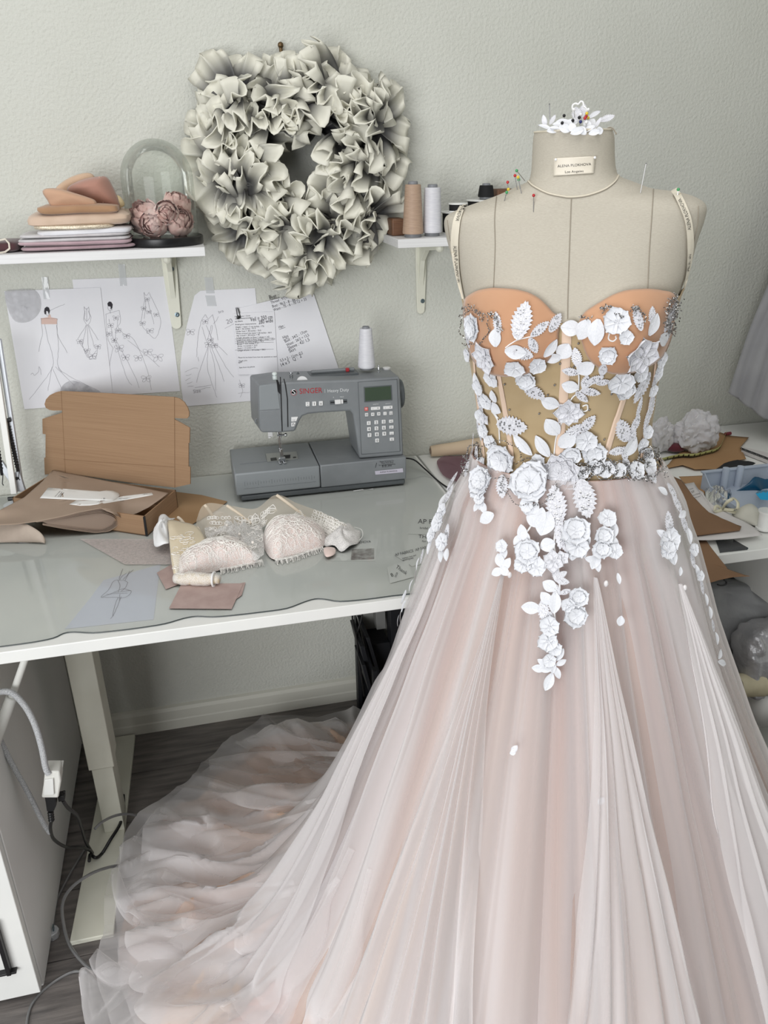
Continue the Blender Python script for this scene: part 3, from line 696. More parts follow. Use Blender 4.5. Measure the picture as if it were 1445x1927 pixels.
# ------------------------------------------------------------------ sewing machine
def machine():
    Z = lambda x, y: (440 + x/4.25, 680 + y/4.25)
    yb, ya = -.213, -.200
    def B_(x, y): return P(*Z(x, y), y=yb)
    def A_(x, y, d=0.0): return P(*Z(x, y), y=ya-d)
    m_g = mat('machine_grey', (126, 130, 133), .42, c2=(121, 125, 128), scale=30)
    m_gl = mat('machine_grey_light', (136, 141, 144), .42)
    m_gd = mat('machine_grey_dark', (84, 89, 92), .45)
    m_plate = mat('brushed_plate', (170, 172, 170), .3, metal=.6)
    m_steel = mat('polished_steel', (200, 202, 204), .15, metal=1.0)
    m_btn = mat('button_white', (222, 222, 222), .45); m_print = mat('print_black', (30, 30, 32), .8)
    m_red = mat('logo_red', (168, 40, 48), .5); m_white_ink = mat('print_white', (214, 216, 218), .6); m_faint = mat('print_grey', (100, 104, 107), .7)
    m_lcd = mat('lcd_screen', (62, 76, 62), .18, c2=(66, 80, 66), scale=5)
    x0 = B_(50, 1140).x; x1 = B_(1380, 1005).x
    t = thing('sewing_machine', 'grey computerised sewing machine with keypad and screen on the desk', 'sewing machine', ((x0+x1)/2, -.13, DZ))
    zt = B_(1375, 765).z; zs = B_(1377, 945).z; zs = min(max(zs, DZ+.018), zt-.05)
    # base: dark foot strip, body, free arm accessory box
    mk(MB().box((x0+.004, yb+.003, DZ+.004), (x1-.002, -.035, zs)), 'base_strip', m_gd, t, bevel=.004)
    xs = B_(690, 900).x
    mk(MB().box((xs+.0008, yb, zs+.0005), (x1, -.033, zt)), 'base', m_g, t, bevel=.003)
    ab = MB(); 
    ab.prism([V((x0-.006, yb-.002, zs+.0028)), V((xs-.0008, yb-.002, zs+.0028)), V((xs-.0008, yb+.018-.018, zt-.016)), V((xs-.0008, yb+.012, zt-.0006)), V((x0+.004, yb+.012, zt-.0006)), V((x0-.006, yb, zt-.016))], (0, 0, 0)) if False else None
    ab.box((x0-.007, yb-.002, zs+.0028), (xs-.0008, -.033, zt-.0004))
    arm = mk(ab, 'accessory_box', m_gl, t, bevel=.0035)
    for i in range(27):
        xx = lerp(x0+.012, xs-.02, i/26); h = .006 if i % 5 == 0 else .0035
    b = MB()
    for i in range(27):
        xx = lerp(x0+.015, xs-.015, i/26); h = .011 if i % 5 == 0 else .006
        b.box((xx, yb-.0024, zt-.028-h*.5), (xx+.0005, yb-.0021, zt-.028+h*.5))
    b.box((x0+.012, yb-.0024, zt-.040), (xs-.012, yb-.0021, zt-.0396))
    mk(b, 'ruler_marks', m_faint, arm, kind='stuff', smooth=False)
    # bed top: plate, slide cover, feed dogs
    zt2 = zt
    def T_(x, y, d=0.0): return P(*Z(x, y), z=zt2+d)
    mk(MB().prism([T_(55, 760), T_(250, 742), T_(262, 800), T_(48, 822)], (0, 0, .0008)), 'bed_plate', m_gl, t, smooth=False)
    q = [T_(255, 742), T_(500, 724), T_(516, 782), T_(268, 806)]
    pl = mk(MB().prism(q, (0, 0, .0014)), 'needle_plate', m_plate, t, smooth=False)
    b = MB()
    b.prism([T_(292, 775, .0015), T_(340, 770, .0015), T_(345, 790, .0015), T_(296, 796, .0015)], (0, 0, .0006)); mk(b, 'slide_button', m_dark, pl, smooth=False)
    for k in range(3):
        y_ = 755 + 9*k; mk(MB().prism([T_(385, y_, .0015), T_(450, y_-5, .0015), T_(452, y_-2, .0015), T_(386, y_+3, .0015)], (0, 0, .0012)), 'feed_dog', m_dark, pl, smooth=False)
    mk(MB().prism([T_(472, 765, .0015), T_(496, 763, .0015), T_(498, 771, .0015), T_(474, 773, .0015)], (0, 0, .0005)), 'plate_mark', m_dark, pl, smooth=False)
    # arm and column: C-shaped front, extruded to the back
    outl = [(196, 190), (340, 168), (600, 158), (990, 146), (1326, 122), (1345, 430), (1358, 752), (1005, 779), (975, 560), (952, 420), (930, 398), (850, 404), (700, 413), (595, 424), (552, 440), (530, 470), (494, 552), (480, 562), (390, 571), (222, 572), (206, 540), (198, 395)]
    pts = [A_(*p) for p in outl]; N = len(pts)
    b = MB(); b.prism(pts, (0, .118, 0)); 
    for i in range(N, 2*N):                       # the back of the head narrows a little
        b.v[i].z -= .0 if b.v[i].z < zt+.06 else .004
        if outl[i-N][0] < 230: b.v[i].x -= .010
    arm = mk(b, 'arm', m_g, t, bevel=.005)
    zt_arm = A_(600, 158).z
    # head cover panels
    mk(MB().prism([A_(204, 196, .0012), A_(345, 180, .0012), A_(372, 382, .0012), A_(206, 393, .0012)], (0, .003, 0)), 'face_cover', m_gl, t, bevel=.0012)
    mk(MB().prism([A_(208, 400, .0008), A_(374, 388, .0008), A_(388, 560, .0008), A_(226, 562, .0008), A_(212, 540, .0008)], (0, .003, 0)), 'lower_cover', m_g, t, bevel=.001)
    sl = MB(); sl.strip([A_(372, 105+20, .0012), A_(376, 250, .0012), A_(382, 420, .0012), A_(386, 560, .0012)], .0022, (0, -1, 0)); sl.strip([A_(400, 140, .0012), A_(412, 190, .0012), A_(428, 300, .0012), A_(432, 525, .0012)], .0022, (0, -1, 0))
    sl.prism([A_(338, 150, .0014), A_(352, 148, .0014), A_(368, 190, .0014), A_(369, 262, .0014), A_(352, 240, .0014), A_(348, 195, .0014)], (0, .001, 0))
    mk(sl, 'thread_slot', m_dark, t, smooth=False)
    # key panel, screen
    pan = MB(); pp = [A_(992, 165, .0010), A_(1305, 143, .0010), A_(1330, 720, .0010), A_(1020, 744, .0010)]
    pan.prism(pp, (0, .003, 0)); pan_o = mk(pan, 'key_panel', m_g, t, bevel=.0012)
    mk(MB().tube([p + V((0, -.0004, 0)) for p in pp], .0006, 5, closed=True), 'panel_edge', m_gd, pan_o)
    mk(MB().prism([A_(1038, 205, .0022), A_(1262, 190, .0022), A_(1268, 312, .0022), A_(1044, 328, .0022)], (0, .003, 0)), 'screen_frame', m_gd, pan_o, bevel=.0006)
    mk(MB().prism([A_(1046, 212, .0028), A_(1254, 198, .0028), A_(1260, 305, .0028), A_(1051, 319, .0028)], (0, .003, 0)), 'screen', m_lcd, pan_o, bevel=.0004)
    def key(x, y, w, h, s=None, par=pan_o, m_=m_btn, mi=m_print, sw=.45, nm='key', d=.0034):
        c = [A_(x-w/2, y-h/2+w*.035, d), A_(x+w/2, y-h/2-w*.035, d), A_(x+w/2, y+h/2-w*.035, d), A_(x-w/2, y+h/2+w*.035, d)]
        o = mk(MB().prism(c, (0, .004, 0)), nm, m_, par, bevel=.0007)
        if s:
            b = MB(); ww = min(w*sw, h*.62/max(.01, max(q_[1] for q_ in text2d(s)[0]))); text_on(b, s, Z(x-ww/2, y+h*.30+ww*.035), Z(x+ww/2, y+h*.30-ww*.035), lambda a, c_: P(a, c_, y=ya-d-.0003), 1.0); mk(b, 'lettering', mi, o, smooth=False, kind='stuff')
        return o
    for i, (x, y) in enumerate(((1080, 495), (1140, 489), (1199, 484), (1082, 543), (1142, 537), (1201, 532), (1086, 591), (1145, 585), (1204, 580))):
        key(x, y, 30, 30, str(i+1))
    key(1147, 634, 30, 30, '0')
    for (x, y), s in zip(((1259, 480), (1261, 527), (1263, 576), (1265, 624)), ('<|', '|>', 'ooo', 'U')): key(x, y, 34, 24, s, sw=.5)
    key(1060, 383, 28, 28, '=', m_=mat('key_red_rim', (206, 96, 92), .5), mi=m_btn, sw=.6)
    key(1134, 377, 74, 24, '-    +', sw=.7); key(1233, 370, 74, 24, '-    +', sw=.7)
    for x, y, s in ((1063, 428, 'H'), (1112, 425, '<'), (1160, 421, '>'), (1210, 418, '/'), (1258, 415, 'U')): key(x, y, 26, 26, s, sw=.55)
    for x, y, s in ((591, 343, ':'), (644, 340, 'I'), (697, 337, 'X')): key(x, y, 31, 34, s, par=arm, sw=.2 if s in ':I' else .5)
    for q, s in (([(460, 448), (514, 444), (500, 480), (460, 483)], '>-o'), ([(460, 492), (496, 489), (486, 520), (460, 523)], 'n')):
        o = mk(MB().prism([A_(*k, .0030) for k in q], (0, .004, 0)), 'key', m_btn, arm, bevel=.0007)
        b = MB(); k = q[3]; text_on(b, s, Z(k[0]+9, k[1]-8), Z(k[0]+(30 if len(s) > 1 else 24), k[1]-10), lambda a, c_: P(a, c_, y=ya-.0033)); mk(b, 'lettering', m_print, o, smooth=False, kind='stuff')
    # speed slider
    s1 = mk(MB().prism([A_(768, 314, .0012), A_(905, 303, .0012), A_(907, 336, .0012), A_(770, 346, .0012)], (0, .003, 0)), 'slider_slot', m_gd, arm, bevel=.0005)
    mk(MB().prism([A_(772, 326, .0016), A_(904, 316, .0016), A_(904, 324, .0016), A_(772, 334, .0016)], (0, .003, 0)), 'slider_groove', m_dark, arm, smooth=False)
    mk(MB().prism([A_(808, 311, .006), A_(855, 307, .006), A_(857, 341, .006), A_(810, 345, .006)], (0, .006, 0)).prism([A_(857, 308, .004), A_(874, 306, .004), A_(876, 338, .004), A_(859, 340, .004)], (0, .005, 0)), 'slider', m_btn, arm, bevel=.0008)
    b = MB(); sf = lambda a, c_: P(a, c_, y=ya-.0006)
    for s, p, q in (('A', (792, 293), (802, 292)), ('MAX', (850, 290), (880, 288)), ('WIDTH', (1112, 350), (1156, 346)), ('LENGTH', (1212, 343), (1252, 339))): text_on(b, s, Z(*p), Z(*q), lambda a, c_: P(a, c_, y=ya-.0022))
    mk(b, 'lettering', m_white_ink, arm, smooth=False, kind='stuff')
    # maker's lettering and round emblem
    b = MB(); text_on(b, 'SINGER', Z(526, 260), Z(708, 250), sf, 1.08); mk(b, 'lettering', m_red, arm, smooth=False, kind='stuff')
    b = MB(); text_on(b, 'Heavy Duty', Z(751, 249), Z(921, 238), sf, 1.02); b.strip([P(*Z(727, 222), y=ya-.0006), P(*Z(729, 252), y=ya-.0006)], .0006, (0, -1, 0)); mk(b, 'lettering', m_white_ink, arm, smooth=False, kind='stuff')
    ce = P(*Z(480, 249), y=ya-.0002); k = pix(ce)[2]/FOC/4.25
    mk(MB().lathe([(25*k, 0), (25*k, .0006), (0, .0006)], ce, 28, ex=(1, 0, 0), ey=(0, 0, 1), ez=(0, -1, 0)), 'emblem', m_red, arm, smooth=False)
    mk(MB().lathe([(22.5*k, .0006), (21*k, .0011), (20*k, .0006)], ce, 28, ex=(1, 0, 0), ey=(0, 0, 1), ez=(0, -1, 0)), 'emblem_ring', m_white_ink, arm, smooth=False)
    b = MB(); text_on(b, 'S', Z(466, 265), Z(493, 263.5), lambda a, c_: P(a, c_, y=ya-.0012), .85); mk(b, 'lettering', m_white_ink, arm, smooth=False, kind='stuff')
    # stickers on the base
    bs = lambda d: (lambda a, c_: P(a, c_, y=yb-d))
    o = mk(MB().prism([B_(1128, 878)+V((0, -.0002, 0)), B_(1350, 855)+V((0, -.0002, 0)), B_(1354, 886)+V((0, -.0002, 0)), B_(1132, 906)+V((0, -.0002, 0))], (0, -.0004, 0)), 'name_label', mat('label_lilac', (196, 192, 206), .5), t, smooth=False)
    b = MB(); text_on(b, 'ALENA PLOKHOVA', Z(1168, 893), Z(1308, 881), bs(.0009), 1.0); mk(b, 'lettering', m_print, o, smooth=False, kind='stuff')
    b = MB()
    for s, p, q in (('Singer & Sewing Co.', (1168, 808), (1280, 799)), ('Heavy Duty series', (1180, 820), (1276, 812)), ('for computer and quilting', (1160, 836), (1290, 825)), ('800-000', (1186, 848), (1262, 841))):
        text_on(b, s.replace('Singer & Sewing Co.', 'Repair & Sewing Co.').replace('800-000', '818 344'), Z(*p), Z(*q), bs(.0004), 1.2)
    b.strip([P(*Z(1132, 850), y=yb-.0004), P(*Z(1142, 812), y=yb-.0004)], .0012, (0, -1, 0))
    mk(b, 'service_stamp', m_print, t, smooth=False, kind='stuff')
    # hand wheel
    c = P(*Z(1330, 255), y=-.145); c.x = A_(1345, 430).x
    mk(MB().lathe([(.034, 0), (.036, .002), (.036, .010), (.033, .0135), (.012, .0145), (0, .0145)], c, 40, ex=(0, 1, 0), ey=(0, 0, 1), ez=(1, 0, 0)), 'hand_wheel', m_gd, t)
    # top fittings
    zT = A_(600, 150).z
    def top(px, py, y): q = P(*Z(px, py), y=y); return q
    def knob(px, py, y, prof, nm, m_): c = top(px, py, y); c.z = max(c.z, 0); return mk(MB().lathe(prof, c, 20), nm, m_, t)
    knob(327, 122, -.165, [(.0055, -.012), (.0055, .002), (.003, .0025), (.003, .004), (.0058, .0045), (.006, .008), (.004, .010), (0, .010)], 'thread_cutter', mat('frosted_white', (214, 222, 220), .4))
    knob(459, 108, -.16, [(.004, -.012), (.004, .001), (.0022, .0015), (.0022, .003), (.0042, .0035), (.0042, .0065), (0, .0075)], 'tension_stud', m_steel)
    c = top(548, 146, -.188)
    mk(MB().lathe([(.0, -.002), (.013, -.002), (.013, .002), (0, .002)], c + V((0, .004, -.006)), 28, ex=(1, 0, 0), ey=(0, 0, 1), ez=(0, -1, 0)), 'tension_dial', m_btn, t)
    mk(MB().lathe([(.004, 0), (.001, .005), (0, .005)], top(513, 102, -.15), 4), 'thread_guide', m_gd, t)
    zt_ = A_(900, 140).z
    mk(MB().box((top(600, 100, -.13).x, -.15, zt_-.012), (top(985, 80, -.13).x, -.10, zt_-.0005)), 'handle_recess', m_gd, t, bevel=.002)
    mk(MB().tube([V((top(620, 90, -.125).x, -.125, zt_+.003)), V((top(960, 75, -.125).x, -.125, zt_+.003))], .0045, 8), 'carry_handle', m_g, t)
    c = top(908, 80, -.13); mk(MB().box((c.x-.004, -.135, zt_), (c.x+.004, -.125, zt_+.008)), 'bobbin_stop', m_red, t, bevel=.001)
    sp = top(1158, 78, -.13)
    knob(1158, 78, -.13, [(.005, -.004), (.005, 0), (.0024, .0005), (.0024, .014), (.0016, .015), (0, .015)], 'spool_pin', m_steel)
    knob(1222, 55, -.11, [(.006, -.006), (.0095, -.001), (.0095, .002), (.006, .003), (0, .003)], 'bobbin_winder', m_btn)
    # needle, presser foot, lever
    yn = -.165; nx = P(*Z(375, 640), y=yn).x
    zh = P(*Z(375, 570), y=yn).z; zf = zt + .004
    b = MB(); b.tube([(nx, yn, zh+.01), (nx, yn, zh-.012)], .0030, 10).tube([(nx-.008, yn-.004, zh-.005), (nx+.010, yn-.004, zh-.005)], .0022, 8).ball((nx+.0125, yn-.004, zh-.005), .0042)
    b.tube([(nx, yn, zh-.012), (nx, yn, zf)], .0009, 6); mk(b, 'needle_bar', m_steel, t)
    b = MB(); b.box((nx-.0055, yn+.004, lerp(zf, zh, .30)), (nx+.001, yn+.010, zh+.008)); b.box((nx-.004, yn-.003, lerp(zf, zh, .12)), (nx+.004, yn+.006, lerp(zf, zh, .42))); b.box((nx-.009, yn-.016, zt+.0016), (nx-.002, yn+.012, zt+.0036)); b.box((nx+.002, yn-.016, zt+.0016), (nx+.009, yn+.012, zt+.0036)); b.box((nx-.008, yn-.004, zt+.003), (nx+.008, yn+.006, zt+.012))
    mk(b, 'presser_foot', m_steel, t, bevel=.0006)
    c = P(*Z(290, 590), y=-.16); mk(MB().box((c.x-.005, -.163, c.z-.004), (c.x+.006, -.157, zh+.004)).box((c.x-.005, -.166, c.z-.006), (c.x+.001, -.155, c.z-.002)), 'needle_threader', m_btn, t, bevel=.0008)
    c = A_(190, 500); mk(MB().tube([c + V((.003, .03, .004)), c + V((-.002, .028, .002)), c + V((-.003, .028, -.006)), c+V((.002, .03, -.009))], .0018, 6), 'thread_hook', m_g, t)
    c = A_(548, 460); mk(MB().box((c.x-.004, -.12, c.z-.002), (c.x+.008, -.08, c.z+.002)), 'foot_lever', m_g, t, bevel=.0008)
    b = MB(); b.tube([P(*Z(x, y), y=yb-.0015) for x, y in ((955, 1037), (1030, 1025), (1045, 1034), (1110, 1020), (1130, 1028), (1222, 1016))], .0010, 6); mk(b, 'lens_strip', m_btn, t)
    # power cord
    b = MB(); c0 = V((x1, -.1, P(*Z(1378, 765), y=-.1).z))
    q = [c0 + V((-.001, 0, 0)), c0 + V((.012, 0, -.001)), P(778, 865, y=-.11), P(800, 883, z=DZ+.012), P(822, 903, z=DZ+.0035), P(845, 919, z=DZ+.0032), P(880, 935, z=DZ+.0032)]
    q = [tuple(p) for p in q]; b.tube(crom(q, 6), .0021, 8); b.tube([c0 + V((-.004, 0, 0)), c0 + V((.006, 0, 0))], .005, 8); mk(b, 'power_cord', m_dark, t)
    # white cone on the arm
    tc = cone(690, 611, 692, 11.2, 16.3, bpy.data.materials['white_thread'], 'tall white thread cone standing on the sewing machine', -.125, zbase=zt_+.0005, group=None, core=4)
machine()
sq = sq_ = lambda p, k: [q for i in range(len(p)) for q in [(lerp(p[i][0], p[(i+1) % len(p)][0], j/k), lerp(p[i][1], p[(i+1) % len(p)][1], j/k)) for j in range(k)]]
# ------------------------------------------------------------------ things on the desk
dsk = lambda d=0.0: (lambda px, py: P(px, py, z=DZ+d))
# clear mat with a wavy front edge
MT = .0022
front = [(0, 1216), (60, 1208), (100, 1200), (120, 1191), (140, 1188.5), (175, 1190), (215, 1186.5), (260, 1181), (310, 1173), (345, 1163), (370, 1159), (400, 1160), (440, 1157), (500, 1150), (540, 1144), (570, 1133), (592, 1126.5), (612, 1127), (640, 1131), (690, 1127), (735, 1121), (775, 1116.5)]
fp = crom(front, 3); yv = [P(x, y, z=DZ+MT) for x, y in fp]
yv = [V((-.60, yv[0].y-.006, yv[0].z))] + yv + [V((.552, yv[-1].y, yv[-1].z))]
for p in yv: p.y = max(p.y, DY+.003)
b = MB(); n = len(yv)
b.add([V((p.x, p.y, DZ+MT)) for p in yv] + [V((p.x, -.012, DZ+MT)) for p in yv], [(i, i+1, n+i+1, n+i) for i in range(n-1)])
t = thing('desk_mat', 'clear plastic desk mat with a wavy front edge covering the left desk', 'mat', (-.1, -.4, DZ))
mk(b, 'sheet', glassy('clear_vinyl', (250, 252, 251), .07, 1.5, haze=.03, gain=1.0), t)
mk(MB().tube([V((p.x, p.y, DZ+MT*.6)) for p in yv], .0011, 5), 'front_edge', mat('mat_edge', (62, 70, 70), .4), t)
# papers under the mat
def flat(name, label, poly, m_, d=.0003, th=.0003, cat='paper', group=None):
    c = P(sum(p[0] for p in poly)/len(poly), sum(p[1] for p in poly)/len(poly), z=DZ+d)
    return tag(mk(MB().prism([P(x, y, z=DZ+d) for x, y in poly], (0, 0, th)), name, m_, None, smooth=False, loc=c), label, cat, group)
m_pap2 = mat('sketch_paper_desk', (226, 228, 236), .85)
o = flat('sketch_paper', 'white paper with a dancer-like gown sketch lying under the clear mat', [(122, 1184), (168, 1128), (195, 1092), (302, 1062), (289, 1166)], m_pap2)
L = [wob(p, 1.0) for p in ([(213, 1094), (218, 1092), (232, 1092), (240, 1096)], [(213, 1094), (204, 1110), (190, 1124), (212, 1116), (246, 1112), (236, 1124), (214, 1124), (192, 1124)], [(240, 1096), (236, 1106), (228, 1112)], [(222, 1092), (226, 1102), (222, 1114)],
     [(222, 1124), (216, 1140), (212, 1158), (208, 1164)], [(228, 1122), (220, 1144), (212, 1160)], [(225, 1092), (230, 1084), (238, 1078)], [(246, 1112), (232, 1108), (214, 1114)], [(226, 1118), (224, 1130)], [(200, 1118), (240, 1116)], [(232, 1090), (250, 1072)], [(224, 1090), (231, 1070)], [(236, 1092), (244, 1074)])]
b = MB()
for ln in L: b.strip([P(x, y, z=DZ+.0009) for x, y in ln], .0009, (0, 0, 1))
mk(b, 'drawing', m_pencil, o, smooth=False, kind='stuff')
m_rose = mat('rose_net_swatch', (182, 160, 154), .85, c2=(170, 147, 141), scale=30)
flat('fabric_swatch', 'rose net swatch under the left of the lace bustier', [(295, 1078), (330, 1058), (362, 1090), (312, 1109)], m_rose, .0030, .0004, 'swatch', 'rose net swatches')
flat('fabric_swatch', 'square rose net swatch in front of the lace bustier', [(342, 1098), (318, 1145), (436, 1146), (458, 1098)], m_rose, .0036, .0004, 'swatch', 'rose net swatches')
flat('fabric_swatch', 'narrow corner of a rose net swatch right of the square one', [(440, 1100), (462, 1096), (455, 1120), (444, 1128)], m_rose, .0030, .0004, 'swatch', 'rose net swatches')
m_card = mat('card_white', (236, 236, 233), .7)
def card(poly, label, lines, d=.0003):
    o = flat('business_card', label, poly, m_card, d, .0004, 'card', 'cards under the clear mat'); b = MB()
    for s, a, c, tl in lines: text_on(b, s, a, c, dsk(d+.0007), tl)
    mk(b, 'lettering', m_ink, o, smooth=False, kind='stuff'); return o
card([(780, 962), (868, 966), (862, 1007), (768, 1005)], 'white card with a bold heading under the mat, beside the gown', [('AP FABRICS', (786, 985), (858, 988), .9), ('bridal fabrics and lace', (790, 995), (850, 998), .8)])
card([(768, 1007), (860, 1010), (852, 1042), (766, 1038)], 'white card with a thanks heading beneath the bold one', [('THANKS', (787, 1012), (832, 1016), .8), ('for your order', (794, 1020), (834, 1022), .8)])
card([(741, 1044), (828, 1022), (846, 1050), (775, 1066)], 'tilted white card with two headings under the mat', [('AP FABRICS  AP FABRICS', (744, 1047), (816, 1029), 1.1), ('custom lace and', (757, 1052), (783, 1046), 1.0), ('appliques', (758, 1056), (778, 1051), 1.0)], .0009)
card([(728, 1068), (766, 1054), (778, 1086), (734, 1098)], 'small tilted card of notes lowest among the cards under the mat', [('Thank', (744, 1068), (764, 1082), 1.0), ('2020', (745, 1087), (749, 1078), 1.0), ('8', (737, 1086), (741, 1084), 1.0)], .0015)
o = card([(628, 1016), (712, 1014), (706, 1056), (620, 1056)], 'white card with a small photo print beside the lace bustier', [('PLOKHOVA', (664, 1024), (698, 1021), 1.0)])
mk(MB().prism([P(x, y, z=DZ+.0008) for x, y in ((662, 1034), (704, 1032), (704, 1052), (660, 1054))], (0, 0, .0002)), 'photo_print', mat('photo_print', (150, 140, 136), .6, c2=(206, 204, 200), scale=70), o, smooth=False)
m_place = sheer('pink_lace', (220, 208, 204), .45, .7, pattern=(120, .07, .3))
b = MB(); b.grid(lambda u, v: P(lerp(lerp(150, 235, v), 330, u), lerp(1014, 1062, v), z=DZ+.0032+.002*abs(nz(u*6, v*5))), 20, 10)
tag(mk(b, 'lace_piece', m_place, None, loc=P(270, 1040, z=DZ+.003)), 'flat pink lace piece between the cardboard box and the bustier', 'lace')

# ------------------------------------------------------------------ cardboard mailer
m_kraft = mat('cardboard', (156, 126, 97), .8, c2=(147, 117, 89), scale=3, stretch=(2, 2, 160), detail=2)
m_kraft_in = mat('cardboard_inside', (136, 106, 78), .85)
fr_b = P(274, 1009, z=DZ+.0012); fr_t = P(272, 972, y=fr_b.y)
hb = fr_t.z - DZ; hb = min(max(hb, .035), .06)
fr = P(272, 972, z=DZ+hb); br = P(331, 922, z=DZ+hb); bl = P(96, 892, z=DZ+hb)
dep = fr - br; fl_ = bl + dep
LEAN = .03
t = thing('cardboard_box', 'open brown cardboard mailer box with raised lid on the desk', 'box', V(((fr.x+bl.x)/2, (fr.y+bl.y)/2, DZ)))
dn = V((0, 0, -hb+.0014)); wv = (br-bl).normalized(); dv = dep.normalized(); Tk = .003
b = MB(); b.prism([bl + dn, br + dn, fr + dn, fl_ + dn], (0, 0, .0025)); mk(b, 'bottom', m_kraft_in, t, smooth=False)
for nm, a, c, nn in (('side_panel', br, fr, -wv), ('side_panel', bl, fl_, wv), ('front_panel', fl_, fr, -dv), ('back_panel', bl, br, dv)):
    mk(MB().prism([a, c, c + dn, a + dn], nn*Tk), nm, m_kraft, t, smooth=False)
mk(MB().prism([fr - wv*.004 - dv*.001 + V((0,0,-.001)), fr + wv*.0015 - dv*.001, fr + wv*.0015 + dn*.98, fr - wv*.004 + dn*.98], dv*.002), 'corner_gap', m_dark, t, smooth=False)
up_ = (V((0, 0, 1)) - dv*LEAN).normalized(); nl = wv.cross(up_).normalized()
if nl.y > 0: nl = -nl
p0 = (bl+br)/2
K = lambda x, y: (x/3.4405, 700 + y/3.4405)
def lid(poly, name, off=0.0, par=None):
    pts = [PP(*K(x, y), p0 - nl*off, nl) for x, y in poly]
    return mk(MB().prism(pts, -nl*.003), name, m_kraft, par or t, smooth=False)
main = lid([(398, 124), (700, 138), (1128, 163), (1130, 748), (900, 725), (424, 655)], 'lid')
lid([(395, 124), (360, 132), (322, 150), (297, 178), (288, 208), (296, 232), (320, 246), (345, 250), (407, 249)], 'ear_flap', .0006, main)
lid([(1131, 164), (1160, 172), (1192, 196), (1214, 232), (1224, 262), (1222, 288), (1212, 300), (1190, 301), (1128, 298)], 'ear_flap', .0006, main)
lid([(408, 262), (274, 304), (276, 400), (295, 404), (294, 553), (286, 557), (289, 645), (290, 664), (421, 652)], 'side_flap', .0006, main)
lid([(1127, 306), (1228, 362), (1226, 458), (1220, 461), (1220, 612), (1231, 616), (1231, 726), (1131, 748)], 'side_flap', .0006, main)
b = MB()
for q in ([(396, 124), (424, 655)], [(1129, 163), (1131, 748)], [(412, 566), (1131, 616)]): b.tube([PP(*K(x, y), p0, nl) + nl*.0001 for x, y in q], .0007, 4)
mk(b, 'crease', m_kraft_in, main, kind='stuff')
# --- kraft tissue folder spilling out of the box
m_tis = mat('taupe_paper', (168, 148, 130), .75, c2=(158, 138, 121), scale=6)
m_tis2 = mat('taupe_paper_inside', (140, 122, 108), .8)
zt_ = DZ + hb + .004
t = thing('folded_paper', 'folded taupe wrapping paper lying open over the cardboard box', 'paper', (P(150, 960, z=DZ).x, P(150, 960, z=DZ).y, DZ))
Q = lambda x, y: (x/4.25, 860 + y/4.25)
# one vertical plane carries the front lip of the fold, just ahead of the box
yL = min(P(190, 1004, z=DZ+.002).y, fr.y + (fl_-fr).y*.45 - .004)
LP = lambda x, y: P(x, y, y=yL)
lip = [(68, 982), (104, 975), (150, 964), (190, 956.5), (212, 960.5), (224, 968), (229, 975)]
zlip = [LP(*p).z for p in lip]; zb_ = zt_ + .004
front_y = lambda x: interp([p[0] for p in lip], [p[1] for p in lip], x)
def zsheet(x, y):
    by = interp([-30, 0, 47, 99, 315], [955, 946, 915, 884, 926], x); f_ = sstep(by, front_y(x), y)
    zf_ = interp([p[0] for p in lip], zlip, x) if x > 68 else lerp(DZ+.046, zlip[0], sstep(-30, 68, x))
    return lerp(zb_ + (.004 if x < 120 else 0), zf_, f_) + .003*math.sin(PI*f_) + .0012*nz(x*.03, y*.06)
shp = [(99, 885), (150, 895), (200, 905), (255, 915), (317, 928), (300, 941), (280, 955), (258, 966), (229, 975), (224, 968), (212, 960.5), (190, 956.5), (150, 964), (104, 975), (68, 982), (30, 987), (-30, 990), (-30, 966), (0, 960), (46, 936), (80, 906)]
b = MB(); patch(b, sq_(shp, 4), lambda x, y: P(x, y, z=zsheet(x, y)), (0, 0, 0), rings=22, center=(150, 938)); kp = MB(); kp.add(b.v, b.f)
mk(b, 'top_sheet', m_tis, t, solid=.0006, sharp=180)
tv = kp.bvh()
# the fold: nested leaves seen end-on, a tear-drop loop running back under the top sheet
loopP = [(68, 982), (104, 975.5), (150, 965), (190, 957.5), (212, 961), (226, 970), (229, 978), (219, 991), (203, 1001), (188, 1003.5), (150, 999.5), (112, 994), (80, 988)]
for k in range(5):
    L3 = [LP(x if x < 90 else 150+(x-150)*(1-.035*k), 984+(y-984)*(1-.085*k)) for x, y in loopP]
    L3 = [V(p) for p in crom([tuple(p) for p in L3], 4)]
    for p in L3: p.z = max(p.z, DZ+.0045+.0007*k)
    b = MB(); back = V((-.003, .022, .0))
    b.grid(lambda u, v: L3[int(u*(len(L3)-1)+.5)] + back*v*(1-.1*k), len(L3)-1, 4)
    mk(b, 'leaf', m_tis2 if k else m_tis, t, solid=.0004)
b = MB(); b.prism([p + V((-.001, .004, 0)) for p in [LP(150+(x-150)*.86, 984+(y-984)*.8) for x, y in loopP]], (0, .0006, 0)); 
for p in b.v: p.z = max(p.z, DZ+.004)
mk(b, 'inner_leaf', m_tis2, t, smooth=False)
